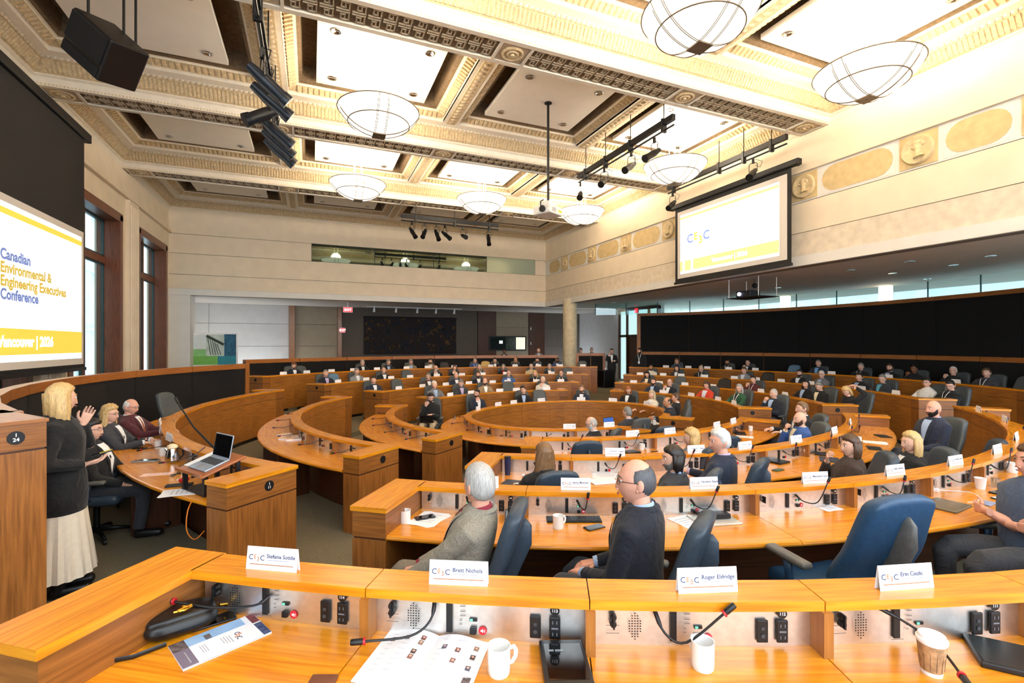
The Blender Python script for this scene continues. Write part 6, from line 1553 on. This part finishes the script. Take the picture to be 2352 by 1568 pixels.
# second row
sheet('paper_sheets', 'papers under the phone at the left end of the second row', 985, 1192, 4, .22, .29, -30, 3); slab('phone', 'black phone on papers at the left end of the second row', 'phone', 976, 1190, 4, (.075, .155, .009), -62, M_black, ('screen', M_blk_glass), zo=.005)
slab('desk_monitor', 'black flat monitor folded down beside the grey check jacket, second row', 'monitor', 1182, 1190, 4, (.15, .20, .03), 0, M_black, ('screen', M_blk_glass))
kb = slab('keyboard', 'slim black keyboard before the dark suit, second row', 'keyboard', 1318, 1194, 4, (.42, .12, .012), 0, M_black)
km = MB()
for r in range(5):
    for k in range(17): km.box((-.195 + k * .0244, -.044 + r * .022, .0135), (.019, .017, .004))
ob('key_field', km, mat('key caps', (34, 34, 36), .5), kb)['kind'] = 'stuff'
slab('phone', 'black phone right of the mug and keyboard, second row', 'phone', 1365, 1212, 4, (.075, .155, .009), -60, M_black, ('screen', M_blk_glass))
slab('laptop', 'closed silver laptop under black cases, second row', 'laptop', 1640, 1195, 4, (.33, .23, .014), 10, mat('pale silver', (206, 204, 196), .35, .4, .02)); slab('tablet', 'thin black tablet on the silver laptop, second row', 'tablet', 1617, 1178, 4, (.20, .14, .02), 8, M_black, ('screen', M_blk_glass), zo=.016)
slab('glasses_case', 'black box on the silver laptop, second row', 'box', 1648, 1192, 4, (.17, .09, .035), 8, M_black, zo=.016); sheet('paper_sheets', 'papers beside the silver laptop, second row', 1585, 1200, 4, .2, .28, 20, 2)
sheet('paper_slips', 'folded white slips in the middle of the second row', 1908, 1168, 4, .09, .17, -75, 2)
slab('laptop', 'closed dark bronze laptop beyond the empty chair, second row', 'laptop', 2172, 1162, 4, (.34, .24, .016), 30, mat('bronze grey metal', (120, 112, 96), .4, .5, .03))
x, y = at_z(2056, 1138, dz(4)); bt = thing('drink_bottle', 'clear bottle with yellow label and dark cap, second row', 'bottle', (x, y, dz(4)))
ob('bottle', MB().lathe([(0, .002), (.033, .002), (.036, .01), (.036, .12), (.033, .145), (.02, .175), (.014, .19), (.014, .205)], 24), glass('clear plastic', (236, 240, 240), .2), bt, smooth=True)
ob('label_band', MB().lathe([(.0368, .04), (.0368, .115)], 24, closed=False), mat('white yellow label', (238, 206, 40), .5, 0, .1, 8), bt, smooth=True); ob('cap', MB().lathe([(.016, .20), (.016, .225), (0, .226)], 16), M_black, bt)
x, y = at_z(2252, 1122, dz(4)); cp = thing('paper_cup', 'plain white paper cup on the second row right of the laptop', 'cup', (x, y, dz(4))); ob('cup', MB().lathe([(0, .002), (.032, .002), (.033, 0), (.045, .10), (.046, .102), (.043, .1), (.031, .006)], 28), M_white, cp, smooth=True)
def tumbler(label, px, py, i):
    x, y = at_z(px, py, dz(i)); t_ = thing('water_glass', label, 'glass', (x, y, dz(i)), 0, 'clear drinking glasses')
    ob('glass', MB().lathe([(0, .003), (.030, .003), (.032, 0), (.035, .09), (.033, .09), (.030, .012), (0, .012)], 20), glass('clear glass', (240, 244, 244), .18), t_, smooth=True)
tumbler('clear tumbler behind the paper cup, second row', 2287, 1119, 4); tumbler('clear tumbler before the hand on mouth man, ring desk', 1044, 962, 1)
slab('phone', 'black phone right of the paper cup, second row', 'phone', 2293, 1132, 4, (.075, .155, .012), -70, M_black, ('screen', M_blk_glass)); slab('notebook', 'white notebook with pen near the blue shirt, second row', 'notebook', 2318, 1148, 4, (.15, .21, .012), -75, M_navy, ('page', M_paper)); slab('phone', 'pale blue phone near the folded arms, second row', 'phone', 2268, 1157, 4, (.075, .155, .010), -60, mat('pale blue case', (140, 156, 196), .4))
ch_ = slab('charger', 'white plug and cable by the dark laptop, second row', 'charger', 2145, 1128, 4, (.04, .07, .03), 40, M_white)
ob('cable', MB().tube(spline([(0, -.03, .02), (.08, -.09, .01), (.17, -.16, .005), (.19, -.23, .005), (.08, -.29, .005), (-.1, -.30, .005), (-.2, -.25, .005)]), .003, 6), M_white, ch_, smooth=True)
slab('power_brick', 'small black power brick behind the dark laptop, second row', 'charger', 2110, 1128, 4, (.10, .07, .03), 80, M_black)
# third row
x, y = at_z(1166, 1090, dz(3)); tv = thing('travel_tumbler', 'tall navy travel tumbler at the left end of the third row', 'tumbler', (x, y, dz(3))); ob('body', MB().lathe([(0, .0), (.032, .0), (.036, .13), (.038, .20)], 22), mat('navy enamel', (30, 40, 76), .3), tv, smooth=True); ob('lid', MB().lathe([(.039, .20), (.039, .215), (0, .218)], 22), M_black, tv, smooth=True)
slab('notebook', 'dark blue notebook beside the tumbler, third row', 'notebook', 1172, 1112, 3, (.16, .22, .022), -20, M_navy); sheet('paper_sheets', 'papers beside the dark blue notebook, third row', 1202, 1113, 3, .18, .24, -10, 2)
mk = slab('marker_pen', 'thick blue and white marker by the long haired woman, third row', 'pen', 1216, 1096, 3, (.026, .13, .026), 60, mat('blue pen', (40, 80, 170), .4), r=.012); ob('cap', MB().rbox((0, .075, .013), (.028, .05, .028), .012, 2), M_white, mk)
sheet('open_booklet', 'open booklet beside the long haired woman, third row', 1395, 1092, 3, .34, .25, -8, 1); slab('laptop', 'closed white laptop before the balding man, third row', 'laptop', 1385, 1106, 3, (.30, .21, .014), 15, M_white)
slab('tablet', 'black slate beside the mug near the navy check suit, third row', 'tablet', 1790, 1062, 3, (.22, .16, .022), 30, M_black); slab('phone', 'green cased phone near the empty chair, third row', 'phone', 1787, 1080, 3, (.075, .15, .012), -60, mat('green case', (60, 84, 60), .5))
slab('folder', 'slate blue folder before the brown top, third row', 'folder', 1905, 1056, 3, (.30, .22, .012), 60, M_navy); slab('tablet', 'black tablet case left of the slate blue folder, third row', 'tablet', 1885, 1043, 3, (.20, .15, .02), 60, M_black)
sheet('paper_sheets', 'spread papers before the blonde woman, third row', 2010, 1016, 3, .22, .30, 50, 3); slab('tablet', 'black keyboard case beyond the papers, third row', 'tablet', 2028, 1002, 3, (.26, .17, .012), 75, M_black); slab('folder', 'black folder nearest the platinum hair, third row', 'folder', 2008, 1030, 3, (.26, .17, .012), 60, M_black)
# fourth row and ring
slab('tablet', 'thick black tablet case beside the mug, fourth row', 'tablet', 1450, 1040, 2, (.24, .17, .03), 25, M_black); slab('pen', 'black pen nearer the ledge, fourth row', 'pen', 1490, 1044, 2, (.012, .15, .012), -80, M_black, r=.005); slab('pen', 'black pen beyond the mug, fourth row', 'pen', 1503, 1037, 2, (.012, .12, .012), -80, M_black, r=.005)
slab('folder', 'black folder on the fourth row right part', 'folder', 1700, 996, 2, (.26, .18, .02), 70, M_black); slab('phone', 'dark phone on the fourth row right part', 'phone', 1693, 1010, 2, (.08, .15, .012), 70, M_black); sheet('paper_sheets', 'papers under the mug on the fourth row right part', 1710, 1003, 2, .2, .28, 60, 2)
sheet('paper_sheets', 'papers before the bald man in profile, ring desk', 1508, 972, 1, .2, .28, 20, 2)
def laptop(label, p, rz, mb_, ms, w=.31, ang=1.9, key=None):
    t_ = thing('laptop', label, 'laptop', p, rz); m = MB(); m.rbox((0, 0, .008), (w, w * .68, .015), .005, 3); ob('base', m, mb_, t_, smooth=True, angle=.7)
    km = MB()
    for r in range(5):
        for k in range(13): km.box((-w * .42 + k * w * .07, -.005 + r * w * .055, .0162), (w * .055, w * .042, .001))
    ob('key_field', km, M_black, t_)['kind'] = 'stuff'; ob('touchpad', MB().box((0, -w * .2, .0158), (w * .32, w * .19, .0008)), mat('touchpad', (150, 156, 164), .4, .3), t_)
    L = T(0, w * .34, .012) @ RX(PI / 2 - ang); ob('lid', MB().rbox((0, 0, w * .33), (w, .008, w * .66), .004, 3, M=L), mb_, t_, smooth=True, angle=.7); ob('screen', MB().box((0, -.0045, w * .33), (w * .95, .001, w * .6), L), ms, t_); return t_
x, y = at_z(1412, 985, dz(1)); f = cdir(40); laptop('laptop with blue screen beside the white bearded man, ring desk', (x, y, dz(1)), math.atan2(-f[0], f[1]), M_black, emis('blue screen', (40, 76, 140), .6), .34)
pl_ = bpy.data.objects[[p for l, p in PEOPLE if 'open laptop on his lap' in l][0].name]; q = pl_.matrix_basis @ Vector((0, .36, .60)); laptop('black laptop on the knees of the man in black sweater', tuple(q), pl_.rotation_euler[2] + PI * 0, M_black, M_blk_glass, .32, 2.0)
# ================================================================== PANEL TABLE AND LECTERN
zt4 = dz(4)
def at4(px, py): x, y = at_z(px, py, zt4); return (x, y, zt4)
le = Vector(EP(RR[4] + .33, RAD(197.2), zt4)); n4, t4 = EF(RR[4], RAD(193.5)); le_rz = math.atan2(-t4.y * -1, -t4.x * -1) + 0
f = cdir(-34); lrz = math.atan2(-f[0], f[1])
lt = thing('table_lectern', 'sloping wooden table lectern with black legs on the panel table', 'lectern', tuple(le), lrz)
SL = T(0, 0, .24) @ RX(.30)
m = MB(); m.rbox((0, 0, 0), (.52, .40, .024), .01, 4, M=SL); ob('board', m, wood('lectern veneer', (150, 84, 44), (186, 112, 64), .35), lt, smooth=True, angle=.7); ob('front_lip', MB().box((0, -.20, .018), (.50, .02, .03), SL), MATS['lectern veneer'], lt)
for sx, sy, h in ((-.2, -.14, .19), (.2, -.14, .19), (-.2, .14, .275), (.2, .14, .275)): ob('leg', MB().box((sx, sy, h / 2), (.035, .035, h)), M_black, lt)
ob('base_plate', MB().box((0, 0, .006), (.46, .32, .012)), M_black, lt)
lp = laptop('open silver laptop with black screen on the lectern', tuple(lt.matrix_basis @ (SL @ Vector((.03, -.03, .013)))), lrz, mat('silver metal', (176, 190, 206), .35, .6, .02), M_blk_glass, .33, 2.05)
lp.rotation_euler = (Matrix.Rotation(lrz, 4, 'Z') @ Matrix.Rotation(.30, 4, 'X')).to_euler()
sh_ = thing('paper_sheets', 'speech notes lying under the laptop on the lectern', 'paper', tuple(lt.matrix_basis @ (SL @ Vector((-.16, .02, .013)))), lrz, 'loose papers'); sh_.rotation_euler = lp.rotation_euler; ob('sheet', MB().box((0, 0, .0006), (.20, .30, .001)), M_paper, sh_)
lm = thing('lectern_microphone', 'tall black gooseneck microphone rising behind the lectern', 'microphone', tuple(lt.matrix_basis @ Vector((-.27, .18, .0))))
tip = Vector((*at_depth(409, 5.1), HC + (790.9 - 925) / FPX * 5.1)) - Vector(lm.location); ob('neck', MB().tube([(0, 0, .012), (0, 0, .28), tip * .6 + Vector((0, 0, .06)), tip], [.02, .012, .009, .008], 8), M_black, lm, smooth=True); d_ = tip.normalized(); ob('capsule', MB().tube([tip, tip + d_ * .07], [.014, .012], 10), M_black, lm, smooth=True); ob('foot', MB().lathe([(.05, 0), (.05, .014), (0, .016)], 18), M_black, lm)
pt = thing('coffee_pitcher', 'steel coffee pitcher with cream lid on the panel table', 'pitcher', at4(396, 1062)); ob('body', MB().lathe([(0, .002), (.05, .002), (.066, .02), (.070, .07), (.058, .13), (.046, .165)], 26), M_chrome, pt, smooth=True); ob('lid', MB().lathe([(.05, .165), (.056, .175), (.05, .20), (.02, .215), (0, .217)], 22), mat('cream plastic', (230, 216, 176), .4), pt, smooth=True)
ob('handle', MB().tube([(.05, 0, .17), (.10, 0, .15), (.105, 0, .08), (.068, 0, .04)], .010, 8), M_black, pt, smooth=True); ob('spout', MB().tube([(-.045, 0, .14), (-.07, 0, .17)], [.02, .012], 8), M_chrome, pt, smooth=True)
def cupp(label, px, py): t_ = thing('coffee_cup', label, 'cup', at4(px, py), 0, 'cups on the panel table'); ob('cup', _C['mug'], M_mug, t_); ob('handle', _C['mugh'], M_mug, t_); return t_
cupp('white cup left of the steel pitcher, panel table', 374, 1047); cupp('white cup in front of the grey blazer woman, panel table', 363, 1030); cupp('white cup near the burgundy jacket, panel table', 372, 992)
def tumb4(label, px, py): t_ = thing('water_glass', label, 'glass', at4(px, py), 0, 'clear drinking glasses'); ob('glass', MB().lathe([(0, .003), (.030, .003), (.032, 0), (.035, .09), (.033, .09), (.030, .012), (0, .012)], 20), MATS['clear glass'], t_, smooth=True)
tumb4('clear tumbler under the lectern edge, panel table', 418, 1088); tumb4('clear tumbler beside the cup, panel table', 376, 1024)
slab('tablet', 'long grey and black device on the panel table edge', 'tablet', 335, 1060, 4, (.09, .26, .02), -80, mat('grey plastic', (150, 150, 146), .4), ('screen', M_blk_glass)); slab('phone', 'black phone by the hands of the grey blazer woman', 'phone', 322, 1030, 4, (.075, .155, .010), -80, M_black, ('screen', M_blk_glass))
sheet('paper_sheets', 'pink and white papers on the panel table', 361, 1089, 4, .12, .28, -75, 1, mat('pink paper', (244, 204, 190), .7, 0, .05)); sheet('paper_sheets', 'white papers at the corner of the panel table by its end pedestal', 415, 1130, 4, .24, .30, -70, 2)
sheet('paper_sheets', 'white papers at the far panel seat', 352, 998, 4, .20, .28, -80, 2)
slab('tablet', 'black tablet beside the end pedestal, panel table', 'tablet', 412, 1115, 4, (.08, .22, .016), -70, M_black); hb = slab('cable_hub', 'red puck hub with white cable, panel table', 'hub', 423, 1105, 4, (.075, .075, .035), 0, M_red, r=.015); ob('cable', MB().tube([(-.03, 0, .01), (-.09, .02, .005), (-.10, .08, .005)], .004, 6), M_white, hb, smooth=True)
cb = thing('orange_cable', 'orange cable hanging from the panel table by its end pedestal', 'cable', at4(448, 1140)); ob('cable', MB().tube(spline([(0, 0, .005), (-.03, -.12, -.08), (-.03, -.16, -.24), (.02, -.12, -.34), (.08, -.05, -.30)]), .005, 6), mat('orange rubber', (216, 120, 30), .5), cb, smooth=True)
cb = thing('black_cable', 'looped black cable in front of the lectern', 'cable', at4(405, 1090)); ob('cable', MB().tube(spline([(.25, .05, .26), (.12, -.02, .15), (0, -.08, .01), (-.04, -.02, .006), (.04, .04, .006), (.2, .02, .006)]), .005, 6), M_black, cb, smooth=True)
for k, (px, py, yw) in enumerate(((655, 1000, -40), (668, 1004, -60), (660, 1008, -20), (676, 1010, -70))):
    x, y = at_z(px, py, dz(3)); t_ = thing('brochure_stack', 'orange and white brochure pile, %s from the left on the middle left desk' % ORD[k], 'brochure', (x, y, dz(3)), math.atan2(-cdir(yw)[0], cdir(yw)[1]), 'brochure piles')
    ob('pages', MB().box((0, 0, .012), (.15, .22, .024)), M_paper, t_); ob('cover', MB().box((0, 0, .0255), (.15, .22, .002)), mat('orange white print', (238, 190, 160), .6, 0, .35, 16), t_)
# ================================================================== BACK RECESS
zb5 = FLZ[5]
def yrp(px, py, Y): a = rayd(px); t = Y / a[1]; return a[0] * t, HC + (790.9 - py) / FPX * t
x0, z1_ = yrp(430, 764, 22.9); x1, _ = yrp(546, 764, 22.9); bn = thing('display_banner', 'rounded green and blue display banner below the left corner', 'banner', ((x0 + x1) / 2, 22.9, zb5)); w_b, h_b = x1 - x0, z1_ - zb5
m = MB(); m.rbox((0, 0, h_b / 2), (w_b, .06, h_b), .029, 4); ob('frame', m, M_white, bn, smooth=True, angle=.7); bp_ = lambda nm, u0, u1, v0, v1, mt, yy=-.034: ob(nm, MB().box((w_b * ((u0 + u1) / 2 - .5), yy, h_b * (v0 + v1) / 2), (w_b * (u1 - u0), .004, h_b * (v1 - v0))), mt, bn)
bp_('sky_panel', .03, .37, .72, .97, mat('pale sky print', (226, 236, 238), .6, 0, .05)); bp_('field_panel', .03, .37, .60, .72, mat('green field print', (140, 200, 130), .6, 0, .2, 3)); bp_('dam_panel', .37, .73, .60, .97, mat('dam print', (196, 210, 200), .6, 0, .2, 4)); bp_('turbine_panel', .73, .97, .60, .98, mat('turbine print', (30, 90, 120), .6, 0, .5, 9)); bp_('green_band', .03, .6, .45, .60, mat('lime band print', (120, 190, 90), .6, 0, .1)); bp_('teal_band', .6, .97, .45, .60, mat('teal band print', (40, 140, 160), .6, 0, .1)); bp_('lower_panel', .03, .97, .03, .45, mat('white print panel', (230, 236, 236), .6, 0, .02))
m = MB(); 
for k in range(5): m.tube([(w_b * (-.10 + .045 * k), -.038, h_b * (.93 - .028 * k)), (w_b * (-.04 + .05 * k), -.038, h_b * (.62))], .012, 4)
m.tube([(w_b * -.12, -.038, h_b * .95), (w_b * .22, -.038, h_b * .80)], [.05, .05], 4); ob('dam_piers', m, mat('dam dark print', (60, 72, 66), .6), bn)
x0, z1_ = yrp(836, 727, YR - .15); x1, z0_ = yrp(1048, 812, YR - .15); tp = thing('tapestry', 'large dark abstract tapestry on the far recess wall', 'tapestry', ((x0 + x1) / 2, YR - .12, (z0_ + z1_) / 2))
def tapm():
    m, nt, b = _new('dark woven tapestry'); tc = nt.nodes.new('ShaderNodeTexCoord'); vo = nt.nodes.new('ShaderNodeTexNoise'); vo.inputs['Scale'].default_value = 3.2; vo.inputs['Detail'].default_value = 9; vo.inputs['Distortion'].default_value = 1.5
    rp_ = nt.nodes.new('ShaderNodeValToRGB'); e = rp_.color_ramp; e.elements[0].position = .3; e.elements[0].color = srgb(16, 14, 14); e.elements[1].position = .75; e.elements[1].color = srgb(84, 66, 46)
    for p_, c_ in ((.42, (30, 34, 44)), (.52, (44, 30, 28)), (.6, (30, 28, 22)), (.67, (88, 62, 30))): q_ = e.elements.new(p_); q_.color = srgb(*c_)
    nt.links.new(tc.outputs['Object'], vo.inputs['Vector']); nt.links.new(vo.outputs['Fac'], rp_.inputs[0]); nt.links.new(rp_.outputs[0], b.inputs['Base Color']); b.inputs['Roughness'].default_value = .95; return m
ob('cloth', MB().box((0, 0, 0), (x1 - x0, .04, z1_ - z0_)), tapm(), tp); ob('hanging_rod', MB().tube([(-(x1 - x0) / 2 - .05, 0, (z1_ - z0_) / 2 + .02), ((x1 - x0) / 2 + .05, 0, (z1_ - z0_) / 2 + .02)], .02, 8), M_black, tp)
tk = thing('track_light', 'white track light rail above the dark tapestry', 'track light', ((x0 + x1) / 2, YR - 1.2, ZS)); ob('rail', MB().box((0, 0, -.02), (x1 - x0, .05, .04)), M_white, tk)
for u in (-.42, -.2, .02, .22, .42): ob('lamp_head', MB().tube([((x1 - x0) * u, 0, -.04), ((x1 - x0) * u, .02, -.12), ((x1 - x0) * u, .10, -.26)], [.02, .05, .06], 10), M_white, tk, smooth=True)
def exit_sign(label, px, py, Y, w, h):
    x, z = yrp(px, py, Y); t_ = thing('exit_sign', label, 'exit sign', (x, Y, z)); ob('housing', MB().box((0, .03, 0), (w, .06, h)), M_white, t_); ob('lit_face', MB().box((0, -.003, 0), (w * .92, .004, h * .84)), emis('exit red', (232, 54, 62), 1.3), t_)
    ob('lettering', text_mesh('EXIT', h * .62, .004, 'CENTER'), emis('exit letters', (255, 190, 190), 1.5), t_, M=T(0, -.008, -h * .22) @ RX_T); ob('ceiling_stem', MB().box((0, .03, (ZS - z + h / 2) / 2 if py < 730 else 0), (.04, .03, max(.02, ZS - z - h / 2) if py < 730 else .02)), M_white, t_)
exit_sign('red lit exit sign hanging under the far bulkhead', 799, 711, YB + 1.0, .42, .25); exit_sign('small red exit sign low on the recess post', 787, 758, YR - .2, .25, .25)
t_ = thing('exit_sign', 'red exit sign above the dark framed door', 'exit sign', (XD - .18, pxY(1461, XD - .18), HC + (790.9 - 713) / FPX * ((XD - .18) / rayd(1461)[0])), -PI / 2); ob('housing', MB().box((0, .03, 0), (.28, .06, .26)), M_red, t_); ob('lit_face', MB().box((0, -.003, 0), (.26, .004, .24)), emis('exit deep red', (226, 26, 50), 1.1), t_); ob('lettering', text_mesh('EXIT', .13, .002, 'CENTER'), emis('exit deep letters', (244, 60, 80), 1.2), t_, M=T(0, -.008, -.05) @ RX_T)
x0, z1_ = yrp(1125, 774, YR - .1); x1, z0_ = yrp(1206, 802, YR - .1); bw = struct(thing('window_8', None, None, ((x0 + x1) / 2, YR - .12, (z0_ + z1_) / 2)), 'lit interpreter booth window'); wb_, hb_ = x1 - x0, z1_ - z0_
ob('frame', MB().box((0, .02, 0), (wb_ + .12, .08, hb_ + .14)), M_black, bw); ob('pane', MB().box((-wb_ * .28, -.03, 0), (wb_ * .42, .01, hb_)), mat('dark booth glass', (30, 40, 40), .1, 0, .1), bw); ob('pane', MB().box((wb_ * .08, -.03, 0), (wb_ * .28, .01, hb_)), mat('mid booth glass', (60, 72, 66), .1, 0, .3, 5), bw); ob('pane', MB().box((wb_ * .36, -.03, 0), (wb_ * .26, .01, hb_)), emis('lit booth glass', (230, 226, 200), .5), bw); ob('booth_screen', MB().box((-wb_ * .2, -.04, hb_ * .1), (.22, .01, .18)), emis('booth monitor', (220, 224, 220), .5), bw)
# tray table by the aisle and water station
tt = thing('service_table', 'small black draped service table by the far aisle with white cup', 'table', (*at_depth(1391, 21.2), FLZ[5])); ob('drape', MB().rbox((0, 0, .38), (.5, .5, .76), .03, 3), M_black, tt); 
t_ = thing('paper_cup', 'white paper cup on the black service table', 'cup', (*at_depth(1391, 21.15), FLZ[5] + .762)); ob('cup', MB().lathe([(0, .002), (.03, .002), (.04, .10), (.036, .1), (.028, .006)], 16), M_white, t_, smooth=True); ob('sleeve', MB().lathe([(.034, .03), (.039, .08)], 16, closed=False), M_paper, t_)
for k, px in enumerate((843, 872, 905, 935, 965, 1062, 1080)):
    x, z = yrp(px, 815, 24.9); t_ = thing('stacking_chair', 'low black chair back, %s from the left, under the tapestry' % ORD[k], 'chair', (x, 24.9, FLZ[5]), 0, 'black chairs by the recess wall')
    m = MB(); m.rbox((0, .18, .95), (.46, .05, .62), .024, 4); ob('backrest', m, M_black, t_, smooth=True); m = MB(); m.rbox((0, 0, .46), (.46, .44, .06), .02, 3); ob('seat', m, M_black, t_, smooth=True)
    for sx in (-1, 1):
        for sy in (-1, 1): ob('leg', MB().tube([(sx * .2, sy * .18, .44), (sx * .21, sy * .2, 0)], .014, 6), M_black, t_)
bpy.data.scenes.remove(_SCR)
